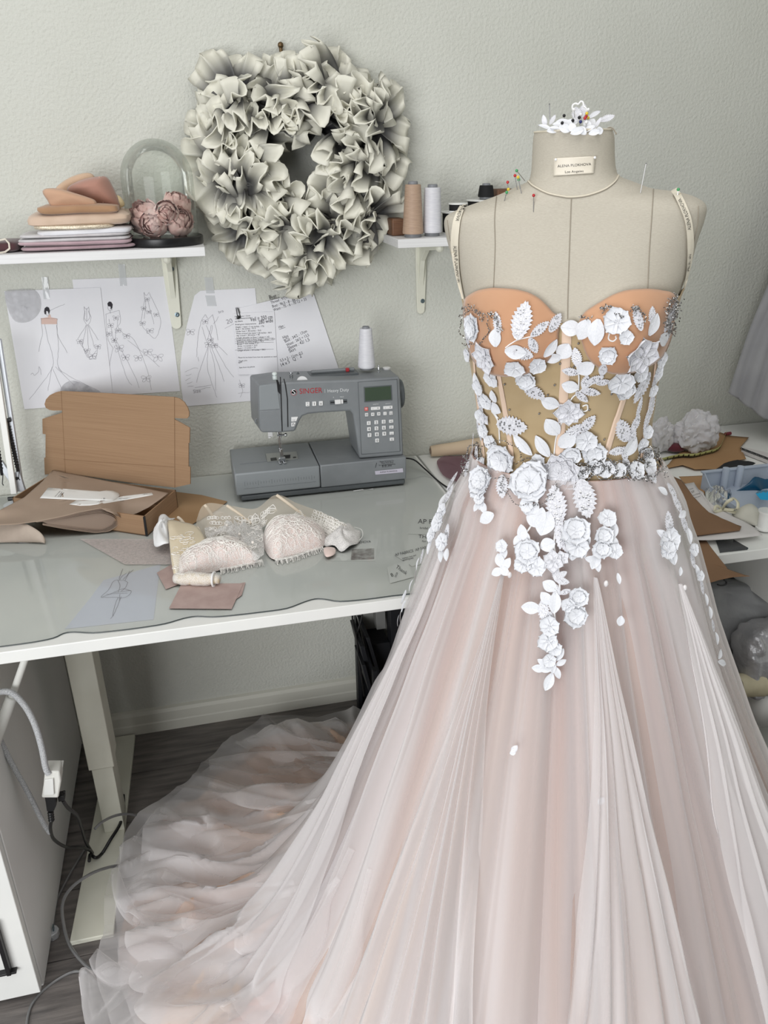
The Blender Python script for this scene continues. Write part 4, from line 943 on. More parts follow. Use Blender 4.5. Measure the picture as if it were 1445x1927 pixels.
# lighter folded end at the frame's left edge
b = MB(); ep = [(-120, 505, .036), (0, 500, .040), (120, 512, .043), (230, 545, .040), (320, 600, .028), (360, 655, .012), (362, 680, .003)]
E3 = [P(*Q(x, y), z=DZ+z) for x, y, z in ep]; E4 = [P(*Q(x, y), z=DZ+.0035) for x, y in ((-120, 690), (0, 685), (90, 682), (180, 682), (270, 682), (330, 683), (363, 683))]
E3 = [V(p) for p in crom([tuple(p) for p in E3], 4)]; E4 = [V(p) for p in crom([tuple(p) for p in E4], 4)]
b.grid(lambda u, v: E3[int(u*24+.5)].lerp(E4[int(u*24+.5)], v) + V((0, -.006*math.sin(PI*v), 0)), 24, 8)
mk(b, 'rolled_end', mat('taupe_paper_light', (186, 172, 158), .75, c2=(150, 134, 122), scale=9), t, solid=.0006)
# hang tags lying on the paper
def onpaper(off):
    def f(px, py):
        o, d = ray(px, py); h = tv.ray_cast(o, d.normalized()); q = h[0] if h[0] else P(px, py, z=zt_+.004)
        return q - d.normalized()*off
    return f
def htag(poly, label, lines, off):
    pl = [Q(*p) for p in poly]; b = MB(); patch(b, pl, onpaper(off), (0, 0, 1), rings=4); c = onpaper(off)(*pl[0])
    o = mk(b, 'hang_tag', m_card, None, solid=.0006, loc=c); tag(o, label, 'tag', 'hang tags on the taupe paper'); b = MB()
    for s, a, c_, tl in lines: text_on(b, s, Q(*a), Q(*c_), onpaper(off+.0012), tl)
    mk(b, 'lettering', m_ink, o, smooth=False, kind='stuff')
htag(sq([(555, 380), (610, 348), (800, 350), (1000, 312), (1215, 286), (1224, 304), (1060, 334), (900, 362), (720, 388), (640, 390)], 3), 'narrow cream hang tag lying under the wider one', [('THANKS', (655, 372), (700, 366), .9), ('for your order', (730, 365), (845, 352), .8), ('AP FABRICS', (1120, 306), (1180, 297), .8)], .0012)
htag(sq([(320, 330), (386, 246), (560, 258), (800, 276), (850, 268), (905, 272), (945, 288), (958, 308), (940, 328), (905, 350), (600, 343)], 3), 'wide cream hang tag with a rounded end on the taupe paper', [('AP FABRICS', (362, 328), (416, 256), 1.6), ('custom lace', (440, 320), (484, 274), 1.0), ('and beaded', (464, 322), (500, 280), 1.0), ('appliques', (480, 322), (516, 282), 1.0), ('AP Fabrics', (830, 340), (890, 292), 1.0)], .0030)
flat('kraft_paper', 'flat brown paper sheet behind the bustier, right of the cardboard box', [(332, 926), (380, 932), (428, 944), (404, 962), (356, 990), (300, 1000), (288, 992)], mat('kraft_sheet', (166, 134, 98), .85, c2=(156, 124, 88), scale=5), .0032, .0006)

# rolled cloth against the wall and a round of mauve net, right of the machine
pL = P(808, 857, z=DZ+MT); b = MB(); N = 16
b.tube([V((pL.x + .30*k/N, lerp(-.032, -.062, k/N), DZ + MT + .001 + lerp(.0150, .0315, k/N))) for k in range(N+1)], [lerp(.0145, .031, k/N)*(1+.03*math.sin(k*1.3)) for k in range(N+1)], 24)
t = tag(mk(b, 'fabric_roll', mat('beige_roll', (196, 176, 150), .85, c2=(184, 164, 140), scale=7), None, sharp=60, loc=(pL.x+.15, -.045, DZ+MT)), 'beige roll of cloth lying along the wall between the sewing machine and the gown', 'fabric roll')
b = MB(); b.tube([V((pL.x-.001, -.032 + .009*math.cos(a)*(1-a/16), DZ+MT+.0155+.009*math.sin(a)*(1-a/16))) for a in [k*.5 for k in range(26)]], .0009, 4); mk(b, 'rolled_edge', m_tis2, t)
b = MB(); patch(b, smooth_poly([(822, 868), (836, 861), (870, 858), (915, 860), (910, 900), (876, 912), (848, 904), (828, 888)], 3), lambda x, y: P(x, y, z=DZ+MT+.0035), (0, 0, 1), lambda r, a: .002*math.sin(5*a+4*r)*r+.002, 8)
tag(mk(b, 'net_piece', sheer('mauve_net', (134, 104, 112), .82, .95), None, sharp=180, loc=P(860, 885, z=DZ+MT)), 'mauve net piece with a rounded edge lying on the mat before the cloth roll', 'net')
# ------------------------------------------------------------------ lace bustier on the desk
def bustier():
    Zb = lambda x, y: (280 + x/6.568, 920 + y/6.568)       # left half detail frame
    Zc = lambda x, y: (470 + x/6.283, 920 + y/6.283)       # right half detail frame
    m_sat = mat('cream_satin', (222, 208, 180), .5, c2=(214, 199, 170), scale=12, sheen=.2)
    m_lace = sheer('ivory_lace', (236, 230, 222), .22, .55, pattern=(150, .085, .2))
    m_lace2 = sheer('white_lace', (250, 248, 246), .30, .8, pattern=(85, .075, .25))
    m_net = sheer('champagne_net', (226, 214, 196), .5, .85)
    m_cupf = mat('blush_cup', (232, 212, 204), .8, c2=(226, 204, 196), scale=12, sheen=.3)
    m_cord = mat('ivory_cord', (246, 243, 238), .7); m_pearl = mat('pearl', (236, 230, 222), .12, coat=.6)
    m_wht = mat('white_organza', (232, 232, 232), .6, sheen=.2); m_bone = mat('boning_tape', (222, 208, 188), .7)
    m_thr = mat('fringe_thread', (240, 238, 234), .8)
    c0 = P(480, 1030, z=DZ)
    t = thing('lace_bustier', 'ivory lace bustier with two blush padded cups lying on the desk mat', 'bustier', c0)
    g = DZ + MT + .0022
    def rs(c, u): 
        f = u*(len(c)-1); i = min(int(f), len(c)-2); f -= i; return V(c[i]).lerp(V(c[i+1]), f)
    # --- cups: outline foot points on the desk, apex raised
    def cupm(name, foot, apex_px, h, lab):
        f2 = smooth_poly(foot, 5); N = len(f2)
        A = P(*apex_px, z=g+h)
        F = [P(x, y, z=g) for x, y in f2]
        b = MB(); vs = [A]; R = 12
        cen = sum(F, V((0, 0, 0)))/N
        for k in range(1, R+1):
            r = k/R; a = r*PI/2
            for i, p in enumerate(F):
                q = A.lerp(p, math.sin(a)**1.15 if r < 1 else 1.0); q.z = g + h*math.cos(a)**.95 if r < 1 else g
                q.z = max(q.z, g); vs.append(q + V((0, 0, .0016*nz(q.x*60, q.y*60))))
        fs = [(0, 1+i, 1+(i+1) % N) for i in range(N)]
        for k in range(R-1):
            o = 1+k*N; fs += [(o+i, o+N+i, o+N+(i+1) % N, o+(i+1) % N) for i in range(N)]
        b.add(vs, fs); keep = MB(); keep.add(b.v, b.f)
        co = mk(b, name, m_cupf, t, sharp=180)
        l2 = MB(); l2.add([A + (v-A)*1.012 + V((0, 0, .0016)) for v in keep.v], keep.f); mk(l2, 'lace_overlay', m_lace2, co, sharp=180)
        return co, A, F, keep.bvh()
    c1, A1, F1, bv1 = cupm('cup', [Zb(*p) for p in ((330, 1030), (380, 940), (480, 900), (640, 800), (900, 760), (1120, 740), (1290, 850), (1320, 920), (1180, 950), (1020, 985), (850, 1010), (600, 1080), (400, 1110))], Zb(850, 640), .050, None)
    c2, A2, F2, bv2 = cupm('cup', [Zc(*p) for p in ((160, 640), (240, 520), (420, 500), (640, 480), (820, 520), (900, 600), (860, 690), (760, 730), (620, 770), (440, 815), (320, 845), (220, 790))], Zc(440, 345), .058, None)
    # --- cord work over the cups, pearls and eyelash fringe
    r = random.Random(4)
    for co, A, F, bv in ((c1, A1, F1, bv1), (c2, A2, F2, bv2)):
        b = MB()
        dn = V((0, 0, -1))
        def top(x, y):
            h = bv.ray_cast(V((x, y, g+.2)), dn); return (h[0] + V((0, 0, .0032))) if h[0] else None
        N = len(F)
        for k in range(90):
            p = A.lerp(F[r.randrange(N)], r.uniform(.15, .95)); a = r.random()*6; s = r.uniform(.006, .014); pts = []
            for j in range(14):
                aa = a + j*.5; rr = s*(1-.5*j/14); q = top(p.x+rr*math.cos(aa), p.y+rr*.8*math.sin(aa))
                if q: pts.append(q)
            if len(pts) > 5: b.tube(pts, .0006, 4)
        mk(b, 'cord_work', m_cord, co, kind='stuff')
        pb_ = MB()
        for k in range(26):
            p = A.lerp(F[int(N*(.45+.5*r.random())) % N], r.uniform(.3, .95)); q = top(p.x, p.y)
            if q: pb_.ball(q, .0016, 8, 6)
        mk(pb_, 'pearl', m_pearl, co, kind='stuff')
    def fringe(px):
        b = MB(); pts = crom([tuple(P(*p, z=g)) for p in px], 16)
        for i, p in enumerate(pts):
            p = V(p); s = abs(math.sin(i*.42)); L = .006 + .012*s; d = (V((.15*math.sin(i*.9), -1, 0))).normalized()
            b.tube([p + V((0, .003, .0045)), p + d*L*.5 + V((0, 0, .003)), p + d*L + V((r.uniform(-.002, .002), 0, -.001))], .0006, 3)
        for k in range(2): b.tube([V(p) + V((0, -.002-.003*k*abs(math.sin(i*.42)), .0045-.001*k)) for i, p in enumerate(pts)], .0006, 4)
        mk(b, 'eyelash_fringe', m_thr, t, kind='stuff')
    fringe([Zb(*p) for p in ((880, 1010), (960, 985), (1080, 970), (1240, 930), (1400, 900))])
    fringe([Zc(*p) for p in ((300, 850), (420, 835), (560, 800), (700, 745), (790, 715), (850, 680))])
    # --- back band: sheer panels standing behind the cups, boned
    bot = [P(*Zb(560, 640), z=g), P(*Zb(720, 700), z=g), P(*Zb(1000, 640), z=g), P(*Zc(60, 500), z=g), P(*Zc(220, 420), z=g+.02), P(*Zc(480, 400), z=g+.03), P(*Zc(760, 480), z=g+.01), P(*Zc(900, 560), z=g), P(*Zc(1080, 640), z=g)]
    tops = [P(*Zb(590, 380), z=g+.025), P(*Zb(690, 185), z=g+.050), P(*Zb(960, 200), z=g+.052), P(*Zc(60, 230), z=g+.048), P(*Zc(320, 70), z=g+.062), P(*Zc(560, 170), z=g+.050), P(*Zc(860, 280), z=g+.040), P(*Zc(1060, 380), z=g+.030), P(*Zc(1200, 460), z=g+.018)]
    bo = crom([tuple(p) for p in bot], 8); to = crom([tuple(p) for p in tops], 8)
    def band(off):
        def fn(u, v):
            p = rs(bo, u).lerp(rs(to, u), v); return p + V((0, -off - .010*math.sin(PI*v), .002*nz(u*12, v*4)))
        return fn
    mk(MB().grid(band(0), 64, 12), 'back_band', m_net, t, sharp=180)
    lb = MB(); fb = band(.0015)
    for q in range(64):
        for w in range(8):
            u0, v0 = (q+.5)/64, (w+.5)/8
            if q > 44 or (8 < q < 30 and w < 6 and nz(q*.5, w*.6, 3) > -.12):
                rr = .0045 + .002*r.random(); a = r.random()*6; c = fb(u0, v0); ex = (fb(min(1, u0+.01), v0)-fb(u0, v0)).normalized(); ey = (fb(u0, min(1, v0+.05))-fb(u0, v0)).normalized()
                lb.tube([c + ex*rr*(1-.04*j)*math.cos(a+j*.6) + ey*rr*(1-.04*j)*math.sin(a+j*.6) + V((0, -.0012, 0)) for j in range(14)], .00065, 4)
    for q0, ph in ((31, 0), (41, 1), (24, 2)):           # open net leaves with corded outline
        c = fb(q0/64, .62); ex = V((1, -.2, 0)).normalized(); ey = (fb(q0/64, .9)-fb(q0/64, .3)).normalized()
        lf = [c + ex*(.012*math.sin(a)*math.sin(a/2)) + ey*(.012*math.cos(a)) + V((0, -.0016, 0)) for a in [2*PI*k/20 for k in range(20)]]
        lb.tube(lf, .0008, 5, closed=True)
        for k in range(1, 5): lb.tube([lf[k], lf[20-k]], .0004, 3); lb.tube([lf[k+2], lf[18-k]], .0004, 3)
        lb.tube([c + ex*.012*math.cos(a) - ey*.006 + ey*.008*math.sin(a) + V((0, -.0016, 0)) for a in [k*.4 for k in range(9)]], .0007, 4)
    mk(lb, 'corded_lace', m_cord, t, kind='stuff')
    for a, c, za, zc in ((Zb(690, 190), Zb(800, 350), .050, .022), (Zb(965, 200), Zb(1260, 420), .053, .022), (Zc(320, 70), Zc(650, 330), .063, .034), (Zb(360, 345), Zb(440, 430), .03, .02), (Zb(600, 470), Zb(690, 660), .028, .004)):
        p, q = P(*a, z=g+za), P(*c, z=g+zc); b = MB()
        b.tube([p.lerp(q, k/6) + V((0, -.003, .002*math.sin(PI*k/6))) for k in range(7)], [.0034]*7, 8); mk(b, 'boning_channel', m_bone, t)
    # --- folded lace centre (rumpled heap between cups)
    gore = [Zb(*p) for p in ((700, 470), (800, 330), (950, 300), (1100, 360), (1250, 440), (1400, 500), (1420, 800), (1340, 880), (1200, 760), (1050, 620), (880, 580), (720, 600))]
    gp = smooth_poly(gore, 3); b = MB()
    patch(b, gp, lambda x, y: P(x, y, z=g+.018), (0, 0, 1), lambda rr, a: .012*(1-rr*rr) + .006*math.sin(7*a+9*rr), 14)
    mk(b, 'lace_gore', m_lace2, t, sharp=180)
    b = MB()
    for k in range(46):
        x, y = r.uniform(740, 1400), r.uniform(340, 800)
        c = P(*Zb(x, y*(.9 if x < 1000 else 1)), z=g+.024); s = r.uniform(.004, .009); a = r.random()*6
        b.tube([c + V((s*math.cos(a+j*.55)*(1+.25*math.sin(3*j)), s*.9*math.sin(a+j*.55), .003+.003*math.sin(a+j))) for j in range(12)], .00075, 4)
    mk(b, 'corded_lace', m_cord, t, kind='stuff')
    for px in ((965, 450), (1120, 560), (1285, 660)): mk(MB().ball(P(*Zb(*px), z=g+.036), .0032, 10, 8), 'pearl', m_pearl, t)
    # --- left wing: cream satin panel with lace, white organza fold, rolled lower edge
    wing = smooth_poly([Zb(*p) for p in ((240, 390), (400, 410), (560, 450), (650, 540), (690, 650), (600, 740), (500, 830), (400, 930), (330, 1080), (300, 1010), (275, 840), (262, 700), (250, 540))], 3)
    b = MB(); patch(b, wing, lambda x, y: P(x, y, z=g+.012+.022*max(0, min(1, (1090-y)/100))), (0, 0, 1), lambda rr, a: .010*(1-rr*rr), 10); kp = MB(); kp.add(b.v, b.f); wo = mk(b, 'side_wing', m_sat, t, solid=.001, sharp=180)
    bvw = kp.bvh(); b = MB()
    for k in range(40):
        x, y = r.uniform(270, 560), r.uniform(560, 1050); 
        if x > 300+ (1080-y)*.75: continue
        c = P(*Zb(x, y), z=g+.03); h = bvw.ray_cast(CAM, (c-CAM).normalized())
        if h[0]:
            s = r.uniform(.004, .009); a = r.random()*6
            pts = [h[0] + V((s*math.cos(a+j*.5), s*math.sin(a+j*.5)*.8, .003)) for j in range(10)]; b.tube(pts, .0006, 4)
    for k in range(16):
        y = 800 + k*16; b.tube([P(*Zb(285+k*3, y), z=g+.032), P(*Zb(390+k*3, y+24), z=g+.030)], .0005, 4)
    mk(b, 'corded_lace', m_cord, wo, kind='stuff')
    org = smooth_poly([Zb(*p) for p in ((118, 400), (150, 350), (215, 334), (280, 350), (330, 390), (255, 420), (262, 580), (250, 690), (170, 705), (80, 690), (58, 640), (70, 520), (120, 450))], 3)
    b = MB(); patch(b, org, lambda x, y: P(x, y, z=g+.022), (0, 0, 1), lambda rr, a: .016*(1-rr**2) + .005*math.sin(4*a+6*rr), 10); mk(b, 'organza_fold', m_wht, t, solid=.001, sharp=180)
    p, q = P(*Zb(330, 1105), z=g+.011), P(*Zb(870, 1120), z=g+.012); n = 14; b = MB()
    b.tube([p.lerp(q, k/n) + V((0, -.002*math.sin(k*.9), .001*math.sin(k*1.7))) for k in range(n+1)], [.006+.0075*math.sin(PI*(.18+.72*k/n)) for k in range(n+1)], 14); mk(b, 'rolled_edge', m_lace2, t, sharp=180)
    b = MB(); b.tube([p.lerp(q, k/n) + V((0, .000, -.0005)) for k in range(n+1)], [.005+.0065*math.sin(PI*(.18+.72*k/n)) for k in range(n+1)], 14); mk(b, 'rolled_satin', m_sat, t, sharp=180)
    a = q + (p-q)*.12; b = MB(); ax = (q-p).normalized(); e1 = ax.orthogonal().normalized(); e2 = ax.cross(e1)
    b.tube([a + (e1*math.cos(2*PI*k/20)+e2*math.sin(2*PI*k/20))*.0135 for k in range(20)], .0022, 6, closed=True); mk(b, 'edge_binding', m_wht, t)
    # --- right end: crumpled white lace and its loose thread
    rt = smooth_poly([Zc(*p) for p in ((880, 620), (960, 570), (1080, 470), (1180, 440), (1280, 480), (1310, 550), (1270, 630), (1180, 700), (1080, 720), (1000, 690), (900, 660))], 3)
    b = MB(); patch(b, rt, lambda x, y: P(x, y, z=g+.006), (0, 0, 1), lambda rr, a: .022*(1-rr*rr) + .005*math.sin(5*a+7*rr), 10); mk(b, 'lace_end', m_lace2, t, solid=.001, sharp=180)
    b = MB(); patch(b, [( (x-640)*.93+640, (y-1018)*.93+1019) for x, y in rt], lambda x, y: P(x, y, z=g+.004), (0, 0, 1), lambda rr, a: .020*(1-rr*rr) + .004*math.sin(5*a+7*rr), 8); mk(b, 'organza_fold', m_wht, t, sharp=180)
    b = MB(); b.tube(crom([tuple(P(*Zc(*p), z=g+zz)) for p, zz in (((1230, 450), .014), (1320, 490), (1330, 560), (1270, 630))] if False else [tuple(P(*Zc(1230, 450), z=g+.016)), tuple(P(*Zc(1318, 480), z=g+.014)), tuple(P(*Zc(1332, 560), z=g+.008)), tuple(P(*Zc(1265, 635), z=g+.002))], 6), .0006, 4); mk(b, 'loose_thread', m_thr, t)
    b = MB(); patch(b, smooth_poly([Zc(*p) for p in ((880, 700), (1000, 700), (1005, 770), (930, 805), (890, 790))], 3), lambda x, y: P(x, y, z=g+.004), (0, 0, 1), lambda rr, a: .006*(1-rr*rr), 5); mk(b, 'folded_tab', m_cupf, t, solid=.001)
bustier()

# ------------------------------------------------------------------ articulated lamp at the left end
m_alu = mat('brushed_aluminium', (196, 200, 206), .35, metal=.5)
yl = -.10
lp = lambda x, y: P(x, y, y=yl)
t = thing('desk_lamp', 'white spring-arm desk lamp clamped at the left end of the desk', 'lamp', lp(26, 925))
b = MB()
bar = lambda p, q, w, dy: b.obox((lp(*p)+lp(*q))/2 + V((0, dy, 0)), (lp(*q)-lp(*p))/2, V((w, 0, 0)), V((0, .006, 0)))
bar((-14, 640), (28, 926), .0065, -.008); mk(b, 'lower_arm', m_metalwhite if False else m_white, t, bevel=.001)
b = MB(); bar((-4, 640), (40, 926), .005, .010); mk(b, 'rear_arm', m_alu, t, bevel=.001)
for (p, q) in (((15, 801), (32, 878)), ((-12, 790), (2, 883))):
    b = MB(); a, c = lp(*p), lp(*q); N = 90; d = c-a; e1 = d.orthogonal().normalized(); e2 = d.normalized().cross(e1)
    b.tube([a + d*k/N*1.0 + (e1*math.cos(k*1.05)+e2*math.sin(k*1.05))*.0042 for k in range(N+1)], .0014, 5); b.tube([a - d*.08, a, c, c + d*.12], .0035, 8)
    b.tube([c, c + d*.12 + V((.002, 0, 0)), c + d*.30 + V((-.002, 0, 0)), c + d*.34], .0012, 5); mk(b, 'spring', m_dark, t)
b = MB(); b.tube([lp(8, 792), lp(20, 790)], .005, 8); b.ball(lp(32, 900), .004); mk(b, 'spring_pin', m_dark, t)
b = MB(); a = lp(26, 930); b.prism([lp(22, 900), lp(34, 880), lp(48, 925), lp(20, 926)], (0, .012, 0)); mk(b, 'pivot_plate', m_alu, t, bevel=.001)
b = MB(); b.prism([lp(-6, 872), lp(4, 868), lp(24, 898), lp(24, 920), lp(16, 905), lp(-2, 880)], (0, .01, 0)); mk(b, 'tension_link', m_alu, t, bevel=.001)
b = MB(); b.lathe([(.0, .0005), (.030, .0005), (.030, .008), (.012, .012), (.012, .020), (0, .020)], V((a.x, yl+.01, DZ)), 28); mk(b, 'clamp_base', m_alu, t)
b = MB(); b.tube([lp(34, 934) + V((0, -.02, 0)), lp(44, 929) + V((0, -.02, 0)), lp(50, 934) + V((0, -.02, 0))], .004, 8); b.tube([V((a.x-.01, yl-.02, a.z-.003)), V((a.x+.02, yl-.02, a.z-.003))], .005, 8); mk(b, 'clamp_knob', m_dark, t)

# ------------------------------------------------------------------ cables and things under the desk, left side
m_braid = mat('braided_cable', (214, 215, 216), .55, c2=(150, 153, 156), scale=700, bump=.0004, bscale=700)
m_rodw = mat('white_rod', (224, 224, 218), .4)
t = thing('extension_rod', 'white telescopic rod leaning under the left end of the desk', 'rod', P(-30, 1450, y=-.72))
r1 = [P(48, 1238, y=-.68), P(22, 1312, y=-.68), P(-36, 1470, y=-.68)]
mk(MB().tube([r1[0], r1[1]], .0065, 12), 'inner_tube', m_rodw, t); mk(MB().tube([r1[1] + (r1[0]-r1[1])*.02, r1[1], r1[2]], [.0085, .0105, .0105], 14), 'outer_tube', m_rodw, t)
cp = lambda pts, y: crom([tuple(P(a, b_, y=y if len(c) == 0 else c[0])) for a, b_, *c in pts], 8)
t = thing('extension_cable', 'grey braided extension cable with a white socket hanging under the desk', 'cable', P(98, 1470, y=-.66))
mk(MB().tube(cp([(-60, 1340), (-30, 1312), (0, 1302), (24, 1305), (48, 1330), (66, 1365), (78, 1405), (86, 1445), (92, 1456)], -.70), .0058, 10), 'cord', m_braid, t)
mk(MB().tube(cp([(-6, 1378), (4, 1400), (24, 1440), (52, 1490), (80, 1545), (94, 1567)], -.66), .0052, 10), 'return_cord', m_braid, t)
sk = lambda x, y, d=0: P(x, y, y=-.70-d)
b = MB(); b.prism([sk(84, 1452), sk(112, 1452), sk(115, 1470), sk(110, 1502), sk(78, 1502), sk(82, 1475)], (0, .034, 0)); so = mk(b, 'socket', m_rodw, t, bevel=.003)
mk(MB().prism([sk(96, 1440, -.03), sk(119, 1438, -.03), sk(117, 1452, -.03), sk(94, 1454, -.03)], (0, .012, 0)).prism([sk(84, 1468, .004), sk(100, 1466, .004), sk(102, 1496, .004), sk(82, 1497, .004)], (0, .006, 0)), 'socket_cover', m_white, so, bevel=.001)
mk(MB().tube([sk(90, 1456, -.012), sk(94, 1450, -.012)], .007, 10), 'cord_grip', m_rodw, so)
def plug(px, cord, label, yb=-.70):
    a = P(*px, y=yb); t = thing('power_plug', label, 'plug', a)
    return t, a
t, a = plug((95, 1510), None, 'black plug with strain relief pushed into the white socket')
b = MB(); b.prism([sk(83, 1497, -.008), sk(104, 1497, -.008), sk(106, 1516, -.008), sk(101, 1528, -.008), sk(88, 1528, -.008), sk(86, 1514, -.008)], (0, .018, 0)); mk(b, 'body', m_dark, t, bevel=.002)
b = MB(); q0, q1 = sk(95, 1527, -.016), sk(97, 1545, -.016); b.tube([q0.lerp(q1, k/8) for k in range(9)], [.0062 if k % 2 else .0050 for k in range(9)], 10); mk(b, 'strain_relief', m_dark, t)
mk(MB().tube(cp([(97, 1543, -.684), (95, 1560, -.67), (102, 1580, -.64), (125, 1594, -.58), (150, 1594, -.53), (168, 1600, -.48), (176, 1608, -.44)], -.6), .0034, 8), 'cord', m_dark, t)
t, a = plug((122, 1500), None, 'second black plug, at the back of the white socket')
b = MB(); b.prism([sk(108, 1500, -.03), sk(121, 1497, -.03), sk(122, 1507, -.03), sk(110, 1510, -.03)], (0, .016, 0)).tube([sk(118, 1505, -.04), sk(121, 1488, -.04)], .003, 6); mk(b, 'body', m_dark, t, bevel=.002)
mk(MB().tube(cp([(118, 1506, -.66), (128, 1520, -.64), (145, 1535, -.60), (154, 1560, -.55), (162, 1585, -.50), (176, 1608, -.44)], -.6), .0036, 8), 'cord', m_dark, t)
def wire(name, pts, r_, m_, label, cat='cord', z=None):
    q = [tuple(P(a, b_, z=z)) if z is not None and not c else tuple(P(a, b_, y=c[0]) if c else P(a, b_, z=z)) for a, b_, *c in pts]
    o = mk(MB().tube(crom(q, 8), r_, 8), name, m_, None, loc=q[0]); return tag(o, label, cat)
wire('black_cable', [(232, 1496, -.30), (232, 1520, -.34), (226, 1550, -.40), (208, 1580, -.44), (192, 1606, -.46), (180, 1614, -.48), (170, 1608, -.47), (168, 1620, -.5)], .0040, m_dark, 'black cord dropping past the desk leg to the cable knot')
wire('black_cable', [(176, 1612, -.45), (200, 1598, -.42), (228, 1585, -.40), (260, 1570, -.34), (300, 1555, -.30)], .0042, m_dark, 'black cord running from the cable knot under the tulle train')
m_clearcord = mat('smoky_cord', (112, 112, 112), .3, coat=.5)
wire('grey_cable', [(178, 1560, -.52), (195, 1545, -.50), (220, 1534, -.46), (245, 1532, -.42), (265, 1538, -.38), (280, 1548, -.34)], .0032, m_clearcord, 'smoky grey cord arching over the foot of the desk leg')
wire('grey_cable', [(165, 1590), (140, 1630), (118, 1670), (105, 1700), (101, 1735), (100, 1745)], .0030, m_clearcord, 'smoky grey cord on the floor beside the cabinet, ending in a plug', z=.0035)
wire('grey_cable', [(232, 1628, -.52), (205, 1632, -.56), (170, 1645, -.60), (135, 1670, -.62), (118, 1700, -.64), (120, 1740, -.67), (132, 1780, -.71), (160, 1815, -.76), (185, 1830, -.78)], .0034, m_clearcord, 'smoky grey cord looping out from the train across the desk foot')
wire('grey_cable', [(165, 1830), (140, 1828), (110, 1842), (80, 1865), (60, 1890), (52, 1915), (50, 1940)], .0028, m_clearcord, 'thin clear cord curving over the floor in the lower left corner', z=.003)
t = thing('wall_plug', 'clear plastic plug lying on the floor by the cabinet', 'plug', P(98, 1755, z=0))
b = MB(); c = P(98, 1755, z=.012); b.prism([c + V((.015*math.cos(a), .015*math.sin(a), -.011)) for a in [PI*k/4+.2 for k in range(8)]], (0, 0, .018)); mk(b, 'body', mat('clear_plug', (176, 178, 180), .2, coat=.6), t, bevel=.002)
b = MB()
for s in (-1, 1): b.box((c.x+s*.005-.001, c.y-.004, c.z+.006), (c.x+s*.005+.001, c.y+.004, c.z+.020))
mk(b, 'prong', m_steel_ if 'm_steel_' in globals() else m_screw, t)
# right under the desk: black rack, folders, hanging cables
m_folder = mat('black_folder', (24, 25, 30), .55); m_sleeve = mat('grey_sleeve', (120, 120, 118), .6); m_white2 = mat('folder_paper', (196, 196, 190), .8)
yr = -.20
rk = lambda x, y, d=0: P(x, y, y=yr-d)
t = thing('magazine_rack', 'black wire rack of folders standing under the desk beside the gown', 'rack', P(700, 1340, y=-.2))
kx = lambda x, y: (600 + x/6.425, 1120 + y/6.425)
x0 = P(*kx(540, 1200), y=-.16).x
mk(MB().box((x0, -.30, 0.001), (x0+.125, -.05, .012)), 'base', m_folder, t)
mk(MB().box((x0, -.06, .012), (x0+.125, -.05, .50)), 'back_panel', m_folder, t)
mk(MB().box((x0, -.30, .012), (x0+.012, -.28, .30)).box((x0, -.08, .012), (x0+.012, -.06, .48)), 'upright', m_folder, t)
fx = lambda x, y, yy: P(*kx(x, y), y=yy)
def folder(p, q, wd_, yy, dp, m_, label, name='folder'):
    a, c = fx(*p, yy), fx(*q, yy); b = MB(); b.prism([a, a + V((wd_, 0, .0)), c + V((wd_, 0, 0)), c], (0, dp, 0)); tag(mk(b, name, m_, None, bevel=.001, loc=(c.x, yy, c.z)), label, 'folder')
folder((500, 625), (640, 1190), .012, -.24, .14, m_folder, 'leftmost black folder in the rack beside the gown')
folder((570, 520), (760, 1150), .010, -.22, .12, m_folder, 'tall black folder standing behind the leftmost folder')
folder((612, 600), (775, 1100), .004, -.20, .12, m_white2, 'thin white folder between the black folders', 'paper_folder')
folder((640, 600), (800, 1150), .05, -.18, .10, m_folder, 'wide black folder at the right of the rack')
folder((520, 850), (610, 1180), .010, -.26, .10, m_folder, 'short black folder at the front of the rack')
folder((455, 240), (560, 640), .11, -.10, .05, mat('grey_box', (150, 150, 146), .7), 'grey flat box standing high behind the folders', 'flat_box')
folder((690, 200), (700, 420), .026, -.16, .04, m_sleeve, 'dark grey sleeve hanging below the desk by the gown', 'sleeve')
folder((860, 160), (880, 640), .10, -.20, .05, m_folder, 'black case standing behind the gown under the desk', 'case')
wire('black_cable', [(663, 1156, -.20), (664, 1170, -.20), (670, 1195, -.20), (673, 1215, -.20), (675, 1240, -.20), (680, 1270, -.20), (685, 1310, -.20)], .0026, m_dark, 'black cable hanging down the wall left of the folder rack')
wire('black_cable', [(682, 1154, -.19), (679, 1168, -.19), (674, 1185, -.19), (672, 1200, -.19), (674, 1230, -.19), (677, 1262, -.19), (683, 1290, -.19)], .0026, m_dark, 'second black cable hanging beside the first one, nearer the gown')
